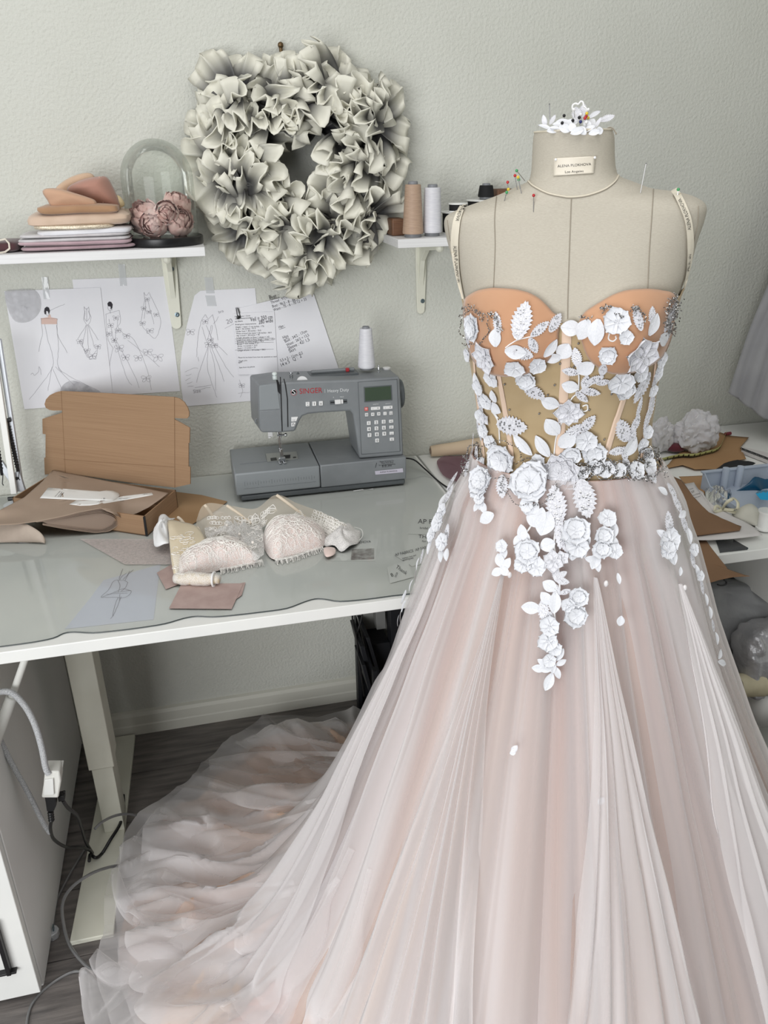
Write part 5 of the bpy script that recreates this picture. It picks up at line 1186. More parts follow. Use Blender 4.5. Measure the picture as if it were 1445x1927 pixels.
# ------------------------------------------------------------------ dress form
d0 = 1.104
A0 = CAM + FWD*d0 + RT*((1081-W/2)/FOC*d0) - UP*((392-H/2)/FOC*d0)
vd = V((A0.x-CAM.x, A0.y-CAM.y, 0)).normalized()
E2 = vd; E1 = V((E2.y, -E2.x, 0))            # E1 to the right of the form, E2 away from the viewer
def Q2(px, py):
    p = PP(px, py, A0, E2); return ((p-A0).dot(E1), p.z)
LV = [((1006, 249), (1152, 244), .056, .056), ((1003, 264), (1156, 258), .057, .057), ((1001, 300), (1157, 295), .058, .060), ((999, 326), (1159, 316), .060, .064), ((993, 341), (1166, 331), .066, .068),
      ((968, 353), (1198, 344), .070, .075), ((930, 370), (1229, 355), .074, .080), ((879, 388), (1274, 361), .077, .080), ((848, 401), (1309, 371), .079, .074), ((838, 414), (1327, 386), .082, .074),
      ((841, 441), (1324, 412), .088, .078), ((853, 486), (1309, 457), .099, .085), ((866, 530), (1296, 506), .108, .088), ((876, 565), (1281, 540), .114, .090), ((880, 600), (1266, 580), .117, .090),
      ((886, 640), (1252, 625), .116, .088), ((892, 690), (1241, 680), .108, .085), ((899, 740), (1231, 735), .098, .082), ((905, 790), (1224, 785), .092, .080), ((906, 840), (1222, 838), .090, .080),
      ((897, 875), (1236, 872), .094, .085), ((868, 945), (1270, 945), .105, .10), ((850, 1040), (1296, 1040), .11, .11)]
EXP = [2, 2, 2, 2, 2, 2, 2.1, 2.3, 2.6, 2.7, 2.6, 2.4, 2.3, 2.25, 2.2, 2.2, 2.15, 2.1, 2.1, 2.1, 2.1, 2.1, 2.1]
BUST = [0]*11 + [.002, .008, .016, .022, .023, .013, .003, 0, 0, 0, 0, 0]
rows_ = []
for (l, r_, bf, bb), ex, bu in zip(LV, EXP, BUST):
    sl, zl = Q2(*l); sr, zr = Q2(*r_); rows_.append((sl, zl, sr, zr, bf, bb, ex, bu))
DENS = 5
dense = crom(rows_, DENS)
def level(L):
    f = max(0, min(len(dense)-1.0001, L*DENS)); i = int(f); f -= i; return [lerp(a, b, f) for a, b in zip(dense[i], dense[i+1])]
def S(th, L, off=0.0):
    """point of the torso at angle th (0 right, pi/2 front) on level L"""
    sl, zl, sr, zr, bf, bb, ex, bu = level(L)
    c, s = math.cos(th), math.sin(th); hw = (sr-sl)/2 + off; mid = (sl+sr)/2
    cc = math.copysign(abs(c)**(2/ex), c); ss = math.copysign(abs(s)**(2/ex), s)
    x = mid + hw*cc; z = lerp(zl, zr, (cc+1)/2)
    y = -(bf+off)*ss if s > 0 else -(bb+off)*ss
    if s > 0 and bu: y -= bu*(math.exp(-((x-mid-.068)/.042)**2) + math.exp(-((x-mid+.068)/.042)**2))
    p = A0 + E1*x + E2*y; p.z = z; return p
m_linen = mat('form_linen', (190, 184, 170), .85, c2=(181, 174, 160), scale=260, stretch=(1, 1, 6), bump=.0002, bscale=700)
m_seam = mat('form_seam', (150, 142, 128), .9); m_pipe = mat('form_piping', (214, 206, 188), .8)
LT = len(LV)-1
base_pt = V((A0.x, A0.y, 0.0))
form = thing('dress_form', 'cream linen dress form with a name label, wearing the wedding gown', 'dress form', base_pt)
tb = MB(); NT = 96; NL = LT*DENS
tb.grid(lambda u, v: S(2*PI*u, v*LT), NT, NL, wrap=True)
top_c = sum((S(2*PI*k/32, 0) for k in range(32)), V((0, 0, 0)))/32
k0 = len(tb.v); tb.v.append(top_c + V((0, 0, .002))); tb.f += [(k0, (i+1) % NT, i) for i in range(NT)]
torso_bvh = tb.bvh()
mk(tb, 'torso', m_linen, form, sharp=60)
def hit(bvh, px, py, off=0.0, fb=0.0):
    o, d = ray(px, py); d = d.normalized(); h = bvh.ray_cast(o, d)
    if h[0] is not None:
        n = h[1] if h[1].dot(d) < 0 else -h[1]; return h[0] + n*off, n
    p = PP(px, py, A0, E2); s = (p-A0).dot(E1); n = (E1 if s > 0 else -E1); return p + n*fb, n
def hp(bvh, off): return lambda px, py: hit(bvh, px, py, off)[0]
Z7 = lambda x, y: (720 + x/2.258, 180 + y/2.258)
def seam(pts, r_, m_, bvh=torso_bvh, off=.0006, name='seam', n=8, par=form):
    b = MB(); b.tube([hit(bvh, x, y, off)[0] for x, y in crom([tuple(p) for p in pts], n)], r_, 5); return mk(b, name, m_, par)
seam([Z7(802, 432), Z7(797, 560), Z7(792, 700), Z7(787, 858), (1068, 600)], .0007, m_seam)
seam([Z7(484, 430), Z7(476, 520), Z7(478, 640), Z7(474, 760), Z7(470, 845)], .0007, m_seam)
seam([Z7(1150, 398), Z7(1142, 520), Z7(1132, 660), Z7(1124, 830)], .0007, m_seam)
seam([Z7(619, 364), Z7(640, 385), Z7(700, 415), Z7(760, 428), Z7(802, 432), Z7(870, 424), Z7(940, 400), Z7(985, 368), Z7(1001, 340)], .0013, m_pipe, name='neck_piping')
seam([Z7(619, 367), Z7(640, 388), Z7(700, 418), Z7(760, 431), Z7(802, 435), Z7(870, 427), Z7(940, 403), Z7(985, 371), Z7(1001, 343)], .0008, m_seam, name='neck_seam')
seam([Z7(276, 530), Z7(285, 600), Z7(300, 660), Z7(318, 720)], .0006, m_seam, name='arm_seam')
seam([Z7(1340, 470), Z7(1338, 540), Z7(1325, 600), Z7(1308, 680)], .0006, m_seam, name='arm_seam')
b = MB(); b.tube([S(2*PI*k/64, .02, .0004) for k in range(64)], .0013, 6, closed=True); mk(b, 'neck_rim', m_pipe, form)
# stand under the skirt
b = MB(); b.tube([base_pt + V((0, 0, .03)), V((base_pt.x, base_pt.y, .80))], .016, 16); mk(b, 'pole', m_dark, form)
b = MB(); b.lathe([(.17, .0), (.17, .012), (.05, .03), (.02, .05), (0, .05)], base_pt, 32); mk(b, 'stand', m_dark, form)
# name label pinned to the neck
ZN = lambda x, y: (980 + x/7.225, 180 + y/7.225)
lb = [ZN(*p) for p in ((455, 850), (1005, 822), (985, 1065), (450, 1100))]
m_label = mat('satin_label', (222, 214, 198), .4)
b = MB(); patch(b, sq(lb, 8), hp(torso_bvh, .0016), (0, 0, 0), rings=6); lo = mk(b, 'name_label', m_label, form, solid=.0005)
b = MB(); text_on(b, 'ALENA PLOKHOVA', ZN(508, 978), ZN(945, 950), hp(torso_bvh, .0024), 1.0); text_on(b, 'Los Angeles', ZN(606, 1062), ZN(846, 1052), hp(torso_bvh, .0024), 1.0); mk(b, 'lettering', m_print_ if 'm_print_' in globals() else m_dark, lo, smooth=False, kind='stuff')
b = MB(); b.ball(hp(torso_bvh, .003)(*ZN(488, 870)), .0018, 8, 6); mk(b, 'pin_head', mat('pin_white', (235, 235, 235), .3), lo)
b = MB(); b.ball(hp(torso_bvh, .003)(*ZN(990, 846)), .0018, 8, 6); mk(b, 'pin_head', bpy.data.materials['pin_white'], lo)

# ------------------------------------------------------------------ gown
gown = thing('wedding_gown', 'blush and white tulle wedding gown with lace flowers on the dress form', 'gown', base_pt)
m_nude = mat('nude_mesh', (188, 166, 130), .8, c2=(178, 155, 118), scale=14, sheen=.2)
m_cup = mat('nude_cup', (198, 152, 118), .8, c2=(191, 144, 110), scale=10, sheen=.3)
m_channel = mat('boning_channel', (226, 200, 178), .7)
neckl = [(870, 560), (882, 566), (895, 552), (915, 545), (945, 545), (985, 552), (1015, 566), (1038, 588), (1052, 596), (1075, 596), (1100, 590), (1125, 574), (1160, 556), (1200, 548), (1240, 547), (1262, 552), (1275, 545), (1290, 540)]
nx_, ny_ = [p[0] for p in neckl], [p[1] for p in neckl]
WL = 19.25                                   # waist level
NB = 120; topL = []
for k in range(NB):
    th = 2*PI*k/NB
    if math.sin(th) < -.02: topL.append(13.2); continue
    L = WL
    while L > 12.0:
        px, py, _ = pix(S(th, L, .004))
        if py < interp(nx_, ny_, px) + (14 if math.sin(th) > .3 else 4): break
        L -= .04
    topL.append(L)
bb_ = MB(); NV = 40
bb_.grid(lambda u, v: S(2*PI*u, lerp(topL[int(u*NB+.5) % NB], WL+1.1, v), .0038 + (.0012*nz(u*40, v*12))), NB, NV, wrap=True)
bod_src = MB(); bod_src.add(bb_.v, bb_.f); 
bodice = mk(bb_, 'bodice', m_nude, gown, sharp=180, solid=.001)
bod_bvh = bod_src.bvh()
def cupg(poly, ctr, name):
    pl = smooth_poly(poly, 4); b = MB()
    nrm = lambda x, y: hit(torso_bvh, x, y)[1]
    patch(b, pl, lambda x, y: hit(torso_bvh, x, y, .0065)[0], nrm, lambda r, a: .012*(1-r*r), 12, ctr)
    src = MB(); src.add(b.v, b.f)
    o = mk(b, name, m_cup, gown, sharp=180, solid=.0035)
    rim = MB(); rim.tube([hit(torso_bvh, x, y, .0075)[0] for x, y in pl], .0019, 6, closed=True); mk(rim, 'binding', m_cup, o)
    return o, src
cl, s1 = cupg([(884, 568), (894, 554), (915, 546.5), (945, 546), (985, 553), (1013, 567), (1036, 589), (1046, 600), (1046, 640), (1034, 665), (1005, 690), (960, 700), (922, 694), (898, 668), (886, 620)], (958, 620), 'cup')
cr, s2 = cupg([(1102, 592), (1126, 576), (1162, 557), (1200, 549), (1238, 549), (1258, 556), (1256, 600), (1248, 640), (1230, 672), (1190, 692), (1150, 694), (1115, 672), (1100, 640), (1094, 610)], (1178, 618), 'cup')
b = MB()
for pts in ([(905, 560), (950, 553), (990, 562), (1020, 580)], [(1118, 590), (1160, 566), (1205, 558), (1245, 562)]): b.tube([hit(s1.bvh() if pts[0][0] < 1060 else s2.bvh(), x, y, .0012)[0] for x, y in crom(pts, 6)], .0006, 4)
mk(b, 'top_stitching', mat('stitch', (186, 132, 96), .8), cl, kind='stuff')
bod_all = MB(); bod_all.add(bod_src.v, bod_src.f); bod_all.add(s1.v, s1.f); bod_all.add(s2.v, s2.f)
BV = bod_all.bvh()
for pts, w in (([(1067, 600), (1066, 640), (1064, 690), (1060, 750), (1055, 810), (1052, 868)], .0125), ([(939, 705), (945, 740), (950, 770), (957, 810), (964, 868)], .0088), ([(1178, 735), (1168, 765), (1155, 805), (1140, 855)], .0095), ([(890, 640), (897, 720), (905, 800), (912, 862)], .0065), ([(1236, 640), (1228, 720), (1214, 800), (1206, 862)], .006)):
    c = crom(pts, 5); ps = []; ns = []
    for x, y in c: p, n = hit(bod_bvh, x, y, .0012); ps.append(p); ns.append(n)
    b = MB(); M_ = []
    for p, n, i in zip(ps, ns, range(99)):
        t_ = (ps[min(i+1, len(ps)-1)]-ps[max(i-1, 0)]).normalized(); s_ = t_.cross(n).normalized()
        b.v += [p - s_*w/2, p - s_*w*.3 + n*.0016, p + s_*w*.3 + n*.0016, p + s_*w/2]
    b.f = [(4*i+k, 4*i+k+1, 4*i+k+5, 4*i+k+4) for i in range(len(ps)-1) for k in range(3)]
    mk(b, 'boning_channel', m_channel, gown)
# --- straps with the woven name
m_strap = mat('strap_ribbon', (226, 218, 200), .5)
def strap(pts, widths, words):
    c = crom([(x, y, w) for (x, y), w in zip(pts, widths)], 8); lft = []; rgt = []
    P_ = []; N_ = []
    for i, (x, y, w) in enumerate(c):
        p, n = hit(torso_bvh, x, y, .0028, .0022)
        P_.append(p); N_.append(n)
    vs = []
    for i, (x, y, w) in enumerate(c):
        a = c[max(i-1, 0)]; d = c[min(i+1, len(c)-1)]; tx, ty = d[0]-a[0], d[1]-a[1]; q = math.hypot(tx, ty); nx, ny = -ty/q, tx/q
        z = pix(P_[i])[2]
        for s in (-1, 0, 1):
            px, py = x + s*nx*w/2, y + s*ny*w/2; h, n = hit(torso_bvh, px, py, .0028)
            if (h-P_[i]).length > .012: h = P_[i] + RT*(s*nx*w/2*z/FOC) - UP*(s*ny*w/2*z/FOC)
            vs.append(h)
    b = MB(); b.add(vs, [(3*i+k, 3*i+k+1, 3*i+k+4, 3*i+k+3) for i in range(len(c)-1) for k in (0, 1)]); kp = MB(); kp.add(b.v, b.f); bv = kp.bvh()
    so = mk(b, 'strap', m_strap, gown, smooth=False)
    b = MB()
    for s, t0, t1_, hpx in words:          # lettering follows the strap's centre line
        vs2, fs2 = text2d(s); cap = max(q[1] for q in vs2); sg = 1 if t1_ > t0 else -1; out = []
        for u, v in vs2:
            f = lerp(t0, t1_, u)*(len(c)-1); i = max(0, min(len(c)-2, int(f))); f -= i
            x, y = lerp(c[i][0], c[i+1][0], f), lerp(c[i][1], c[i+1][1], f); tx, ty = (c[i+1][0]-c[i][0])*sg, (c[i+1][1]-c[i][1])*sg; q = math.hypot(tx, ty)
            w = (v/cap-.5)*hpx; out.append(hit(bv, x + ty/q*w, y - tx/q*w, .0022)[0])
        b.add(out, fs2)
    mk(b, 'lettering', m_dark, so, smooth=False, kind='stuff')
    return so
ZS = lambda x, y: (820 + x/8.028, 340 + y/8.028)
strap([ZS(440, 365), ZS(385, 470), ZS(335, 620), ZS(312, 800), ZS(305, 960), ZS(318, 1130), ZS(345, 1350), ZS(385, 1560), ZS(430, 1740), ZS(462, 1850)], [8, 11, 13, 14, 14, 12.5, 9, 6.5, 4, 4],
      [('PLOKHOVA', .02, .22, 6.2), ('ALENA PLOKHOVA', .46, .76, 6.2)])
strap([(1266, 360), (1273, 370), (1283, 390), (1291, 410), (1295, 435), (1296, 460), (1294, 490), (1289, 520), (1282, 545)], [13, 13, 13, 13, 12.5, 12, 9, 5, 4], [('ALENA PLOKHOVA', .49, .17, 6.4), ('ALENA', .83, .70, 5.0)])

# ------------------------------------------------------------------ skirt: one profile family, several layers of net
lpx = [(893, 872), (882, 890), (864, 925), (846, 975), (830, 1020), (808, 1070), (790, 1110), (768, 1170), (746, 1240), (715, 1310), (690, 1370), (662, 1430), (630, 1485), (592, 1535), (540, 1590)]
rpx = [(1240, 869), (1252, 890), (1272, 940), (1286, 995), (1296, 1050), (1314, 1110), (1332, 1170), (1352, 1240), (1378, 1310), (1398, 1370), (1420, 1420), (1448, 1485), (1480, 1560), (1520, 1640), (1560, 1720)]
Lp = sorted([(Q2(*p)[1], -Q2(*p)[0]) for p in lpx]); Rp = sorted([(Q2(*p)[1], Q2(*p)[0]) for p in rpx])
z2 = [p[0] for p in Lp]; rl_ = [p[1] for p in Lp]; z3 = [p[0] for p in Rp]; rr_ = [p[1] for p in Rp]
ZW = level(WL)[1]
def front_r(z):   # forward reach of the skirt
    return interp([0, .1, .25, .4, .55, .7, .8, .9, .98, ZW], [.47, .45, .405, .36, .315, .262, .225, .185, .145, .103], z)
def back_r(z):
    return interp([0, .1, .25, .4, .55, .7, .8, .9, .98, ZW], [.44, .42, .36, .31, .26, .20, .175, .160, .135, .090], z)
def base_r(a, z):
    c, s = math.cos(a), math.sin(a)
    rs_ = interp(z3, rr_, z) if c > 0 else interp(z2, rl_, z)
    if z < z2[0] and c <= 0: rs_ = rl_[0] + (z2[0]-z)*.75
    if z < z3[0] and c > 0: rs_ = rr_[0] + (z3[0]-z)*.28
    rf = front_r(z) if s > 0 else back_r(z)
    r = 1.0/math.sqrt((c/rs_)**2 + (s/rf)**2)
    return r - .036*(1 - sstep(ZW-.20, ZW-.02, z))*(1 if s > 0 else 1-abs(s)*.6)
dirv = lambda a: E1*math.cos(a) - E2*math.sin(a)
# hem distance of the train by direction, from points of its outline on the floor
hem_px = [(672, 1362), (560, 1358), (452, 1386), (400, 1422), (352, 1480), (288, 1522), (232, 1590), (208, 1680), (184, 1750), (172, 1840), (190, 1927)]
hem = []
for x, y in hem_px:
    p = P(x, y, z=.01); dx = (p-A0).dot(E1); dy = -(p-A0).dot(E2); hem.append(((math.atan2(dy, dx)) % (2*PI), math.hypot(dx, dy)))
hem.sort()
ha, hr = [h[0] for h in hem], [h[1] for h in hem]
def hem_r(a):
    a %= 2*PI
    lo, hi = ha[0], ha[-1]
    rf = base_r(a, 0.0) + .05
    if lo <= a <= hi: return max(interp(ha, hr, a), rf)
    if a < lo:
        w = sstep(lo-.55, lo, a); return lerp(rf, max(hr[0], rf), w)
    w = 1-sstep(hi, hi+.35, a); return lerp(rf, max(hr[-1], rf), w)
NP = 60
def profile(a):
    rh = hem_r(a); rb0 = base_r(a, 0.0); ext = rh - rb0
    tr = sstep(.06, .45, ext)                  # how much of a train there is this way
    pts = []
    for z in [ZW, ZW-.03, ZW-.07, ZW-.12, .85, .78, .70, .62, .54, .46, .38, .30, .22]:
        pts.append((base_r(a, z), z))
    r22 = pts[-1][0]
    if tr > 0.02:
        pts += [(lerp(base_r(a, .14), r22+.05+.02*tr, tr), .14), (lerp(base_r(a, .07), r22+.13*tr+.03, tr), .075), (lerp(rb0, r22+.24*tr+.03, tr), .035)]
        r35 = pts[-1][0]
        for k in range(1, 6): pts.append((lerp(r35, max(rh, r35+.02), k/5), .022-.003*k))
    else:
        pts += [(base_r(a, .14), .14), (base_r(a, .07), .07), (rb0, .02), (rb0+.03, .008)]
    c = crom(pts, 8)
    # resample by length
    acc = [0]
    for i in range(1, len(c)): acc.append(acc[-1] + math.hypot(c[i][0]-c[i-1][0], c[i][1]-c[i-1][1]))
    out = []; j = 0
    for k in range(NP+1):
        s = acc[-1]*(k/NP)
        while j < len(acc)-2 and acc[j+1] < s: j += 1
        f = (s-acc[j])/max(1e-9, acc[j+1]-acc[j]); out.append((lerp(c[j][0], c[j+1][0], f), lerp(c[j][1], c[j+1][1], f)))
    return out, acc[-1]
NA = 560
PROF = [profile(2*PI*k/NA) for k in range(NA)]
# smooth over angle
for it in range(3):
    PROF = [([((PROF[k-1][0][j][0]+2*PROF[k][0][j][0]+PROF[(k+1) % NA][0][j][0])/4, (PROF[k-1][0][j][1]+2*PROF[k][0][j][1]+PROF[(k+1) % NA][0][j][1])/4) for j in range(NP+1)], (PROF[k-1][1]+2*PROF[k][1]+PROF[(k+1) % NA][1])/4) for k in range(NA)]
def prof_at(a, t):
    f = (a/(2*PI)*NA) % NA; i = int(f); f -= i; g = max(0, min(NP-1e-6, t*NP)); j = int(g); g -= j
    p, q = PROF[i][0], PROF[(i+1) % NA][0]
    r = lerp(lerp(p[j][0], p[j+1][0], g), lerp(q[j][0], q[j+1][0], g), f); z = lerp(lerp(p[j][1], p[j+1][1], g), lerp(q[j][1], q[j+1][1], g), f)
    dr = lerp(p[j+1][0]-p[j][0], q[j+1][0]-q[j][0], f); dz = lerp(p[j+1][1]-p[j][1], q[j+1][1]-q[j][1], f)
    L = lerp(PROF[i][1], PROF[(i+1) % NA][1], f)
    return r, z, dr, dz, L
axis_top = S(0, WL).lerp(S(PI, WL), .5)
def ridge(x):
    """cloth fold: rounded crest, narrow valley"""
    return (.012 + math.sin(x)**2)**.45
def SK(a, t, seed, amp, n1, n2, off, ext=1.0):
    r, z, dr, dz, L = prof_at(a, min(1, t))
    q = math.hypot(dr, dz) or 1; nr, nz_ = -dz/q, dr/q            # outward / upward normal
    s = t*L
    wob_ = .35*nz(math.cos(a)*1.7+seed, math.sin(a)*1.7, s*.9+seed)
    ph = n1*a + 3.0*wob_*(1 + 1.4*s) + 2.2*nz(math.cos(a)*5+seed, math.sin(a)*5, seed*3)
    f1 = ridge(ph*.5)
    f2 = .4*ridge(n2*.5*a + 2.0*nz(math.cos(a)*5, math.sin(a)*5, seed+s*.8))
    f3 = nz(math.cos(a)*3+seed*2, math.sin(a)*3, s*2.2)
    g = sstep(0, .28, s)
    A = amp*(.12 + .88*g)*(.45 + .55*min(1, s/.75))
    fl = 1-sstep(.05, .20, z)                                      # lying on the floor
    gate = .55 + .45*nz(math.cos(a)*2.3+seed, math.sin(a)*2.3, s*1.1+7)
    h = A*(f1*(.75+.5*gate) + .30*f2*(1-.5*fl)) + .010*g*f3*(1-fl)
    if fl > 0:
        wa = a*4.6 + .5*nz(r*2.6, a*2, seed) + seed*3
        r1 = max(0, 1 - 2.6*abs(nz(wa, r*1.5+seed, seed)))**2.2; r2_ = max(0, 1 - 3.2*abs(nz(wa*2.1+5, r*2.4+seed, seed*2)))**2
        h = h*(1-.6*fl) + fl*(.042*r1*(.6+.8*gate) + .016*r2_ + .020*max(0, f3) + .006)*sstep(.30, .60, s)*(1-.55*sstep(.86, 1.0, t))
    r2 = r + nr*h; zz = z + nz_*h
    p = base_pt.copy()
    cx = 0.0; near = sstep(0, .16, s); offn = lerp(.002 + off*.12, off, near)
    d = dirv(a); p = V((lerp(base_pt.x, axis_top.x, cx), lerp(base_pt.y, axis_top.y, cx), 0)) + d*(r2 + offn*(1-fl)) + V((0, 0, max(.003, zz + off*fl)))
    # the desk behind presses the net flat
    yl_ = lerp(DY-.012, DY-.004, 0) - .002*seed*0 + off*.3 - .02
    if p.z > DZ-.075 and p.y > yl_: p.y = yl_ + .15*min(.02, max(0, p.y-yl_))
    elif p.z > DZ-.20 and p.y > yl_:
        w = sstep(DZ-.20, DZ-.075, p.z); p.y = lerp(p.y, yl_, w)
    return p
def skirt_layer(name, mt, seed, amp, n1, n2, off, t1=1.0, na=NA, nt=84, a0=0.0, a1=2*PI, t0=0.0, parent=gown, tw=None):
    b = MB(); wrap = abs(a1-a0-2*PI) < 1e-6
    hm = lambda u: min(1.0, t1 + (.030*nz(math.cos(2*PI*u)*6+seed, math.sin(2*PI*u)*6, seed) if wrap else 0))
    b.grid(lambda u, v: SK(lerp(a0, a1, u), t0 + (hm(u)-t0)*v, seed, amp, n1, n2, off), na, nt, wrap=wrap)
    cols = na if wrap else na+1
    def dens(i, j):
        a = lerp(a0, a1, i/na)
        if name == 'lining': return .5 + .9*nz(math.cos(a)*2.2+seed, math.sin(a)*2.2, 3.3) + .7*(j/nt-.40)
        return .5 + .95*nz(math.cos(a)*5.5+seed, math.sin(a)*5.5, j/nt*.9+seed) + .5*nz(math.cos(a)*14+seed, math.sin(a)*14, j/nt*1.5)
    b.a = [max(0, min(1, dens(i, j)*(1 if name == 'lining' else 1-.82*sstep(.42, .66, j/nt)*(PROF[int(i/na*NA) % NA][1] > 1.75)))) for j in range(nt+1) for i in range(cols)]
    return mk(b, name, mt, parent, sharp=180)
m_lining = mat('blush_lining', (184, 152, 146), .85, c2=(220, 190, 166), attr=True, sheen=.2)
m_blush = sheer('blush_tulle', (226, 202, 188), .42, .85, 1.6, dens=(.5, 1.3))
m_white_t = sheer('white_tulle', (246, 243, 243), .20, .85, 1.8, dens=(.45, 2.1))
m_white_u = sheer('soft_white_tulle', (242, 239, 240), .26, .85, 1.7, dens=(.4, 1.9))
skirt_layer('lining', m_lining, 1.3, .016, 22, 50, .000, .94)
skirt_layer('blush_tulle_layer', m_blush, 4.1, .020, 30, 48, .010, .95)
skirt_layer('inner_tulle_layer', m_white_u, 7.7, .024, 34, 56, .020, .965)
skirt_layer('outer_tulle_layer', m_white_t, 2.9, .030, 26, 60, .030, .985, na=900, nt=96)
# base surface the appliques are sewn to
sb = MB(); sb.grid(lambda u, v: SK(2*PI*u, v*.9, 2.9, .0, 28, 96, .052), 220, 60, wrap=True)
SKV = sb.bvh()
# gathered godets: fans of net sewn in at a point
def ang_t(px, py):
    p, n = hit(SKV, px, py); d = p - axis_top; a = math.atan2(-(d.dot(E2)), d.dot(E1)) % (2*PI)
    best = min(((abs(prof_at(a, t/100)[1]-p.z), t/100) for t in range(100))); return a, best[1]
def godet(px, py, w1, seed, skew=0.0, nf=6):
    a, t0 = ang_t(px, py); b = MB(); na, nt = 64, 50
    def fn(u, v):
        t = lerp(t0, .92, v); w = w1*(.03 + .97*v**.85); aa = a + (u*2-1)*w + skew*v
        p = SK(aa, t, 2.9, .030, 28, 96, .034)
        d = dirv(aa); fold = (ridge(u*nf*PI*.5*2 + nz(v*2, u*2, seed)*1.5))
        return p + d*((.004 + .026*min(1, v*1.8))*fold + .012*math.sin(PI*u)*min(1, v*4) + .006)
    b.grid(fn, na, nt); b.a = [.68 + .5*nz(i*.11, j*.03, seed) for j in range(nt+1) for i in range(na+1)]; o = mk(b, 'tulle_godet', m_white_t, gown, sharp=180)
    b = MB(); q, n = hit(SKV, px, py, .004); b.ball(q, .0034, 8, 6, (1, 1, 1.5))
    mk(b, 'gather_knot', bpy.data.materials['strap_ribbon'] if False else m_knot, o)
    # gathers radiating up to the waist
m_knot = mat('white_net_knot', (232, 228, 228), .8); m_white_g = sheer('gather_tulle', (240, 238, 238), .5, .8)
godet(960, 1082, .33, 1.0, .04); godet(1139, 1098, .30, 2.0, -.02); godet(1284, 1106, .26, 3.0, -.06); godet(833, 1030, .22, 5.0, .05, 4)

# loose folds of the train: net bunched up along its outer edge, and a turn of the blush layer
def fold_patch(name, poly, z, h, mt, seed, par=gown, hem=True):
    pl = smooth_poly(poly, 5); b = MB()
    nrm = V((0, 0, 1))
    patch(b, pl, lambda x, y: P(x, y, z=z), nrm, lambda r, a: h*.55*(1-r**2.5), 26)
    cx_ = sum(p[0] for p in pl)/len(pl); cy_3 = sum(p[1] for p in pl)/len(pl); ux, uy = cx_-760, cy_3-1480; q_ = math.hypot(ux, uy); ux /= q_; uy /= q_
    for p in b.v:
        x, y, _ = pix(p); s_ = (-(y-cy_3)*ux + (x-cx_)*uy); t_ = (x-cx_)*ux + (y-cy_3)*uy
        p.z += h*(.62*max(0, 1-2.4*abs(nz(s_*.021+seed, t_*.006, seed)))**2 + .30*abs(math.sin(s_*.075 + 1.8*nz(t_*.012, seed, s_*.01))) - .12)
    for p in b.v: p.z = max(p.z, .006)
    b.a = [.8]*len(b.v); N = len(pl); edge = [b.v[len(b.v)-N+i].copy() for i in range(N)]
    o = mk(b, name, mt, par, sharp=180)
    if hem: mk(MB().tube(edge, .0011, 4, closed=True), 'hem_edge', m_white_g, o)
    return o
fold_patch('train_fold', [(236, 1592), (290, 1582), (350, 1612), (372, 1690), (340, 1752), (268, 1742), (222, 1702), (226, 1640)], .045, .035, m_white_t, 1.0)
fold_patch('train_fold', [(176, 1838), (214, 1812), (272, 1846), (268, 1925), (210, 1990), (165, 1940), (152, 1836)], .03, .030, m_white_t, 2.4)
fold_patch('train_fold', [(300, 1520), (350, 1508), (392, 1560), (380, 1600), (300, 1606), (268, 1570)], .04, .030, m_white_t, 3.3)
fold_patch('train_fold', [(432, 1800), (470, 1745), (560, 1760), (600, 1830), (540, 1960), (440, 1950)], .06, .035, m_white_t, 5.1)
fold_patch('train_fold', [(470, 1390), (560, 1362), (668, 1372), (660, 1412), (560, 1416), (450, 1408)], .045, .035, m_white_t, .4)
m_turn = mat('blush_turn', (224, 196, 172), .85, c2=(214, 184, 160), scale=14, sheen=.2)
fold_patch('blush_fold', [(596, 1690), (640, 1700), (520, 1815), (430, 1960), (300, 1960), (352, 1850), (470, 1765)], .055, .030, m_turn, 1.7, hem=False)

# long soft folds where the net is turned over itself on the train
trb = MB(); trb.grid(lambda u, v: SK(2*PI*u, v*.99, 2.9, .030, 26, 60, .030), 300, 96, wrap=True); TRV = trb.bvh()
def net_fold(pts, w, h, seed):
    c = crom([(x*.79, 1280+y*.79) for x, y in pts], 12); P0 = []
    for x, y in c:
        o, d = ray(x, y); d = d.normalized(); q = TRV.ray_cast(o, d); p = q[0] if q[0] is not None else P(x, y, z=.03)
        P0.append(p - d*.006)
    for it in range(3): P0 = [P0[0]] + [(P0[i-1]+P0[i]*2+P0[i+1])/4 for i in range(1, len(P0)-1)] + [P0[-1]]
    n = len(P0); b = MB(); nv = 8
    def fn(u, v):
        i = min(n-1, int(u*(n-1)+.5)); t_ = (P0[min(i+1, n-1)]-P0[max(i-1, 0)]).normalized(); vw = (P0[i]-CAM).normalized(); s_ = t_.cross(vw).normalized()
        if s_.z < 0: s_ = -s_
        f = math.sin(PI*min(1, .15+u*1.2))*.75+.25; a = PI*v
        return P0[i] - s_*w*f*(1-math.cos(a))*.5 - vw*h*f*math.sin(a)*(1+.3*nz(u*6, seed)) + V((0, 0, .002))
    b.grid(fn, n-1, nv)
    for p in b.v: p.z = max(p.z, .005)
    b.a = [.34]*len(b.v); mk(b, 'net_fold', m_white_t, gown, sharp=180)
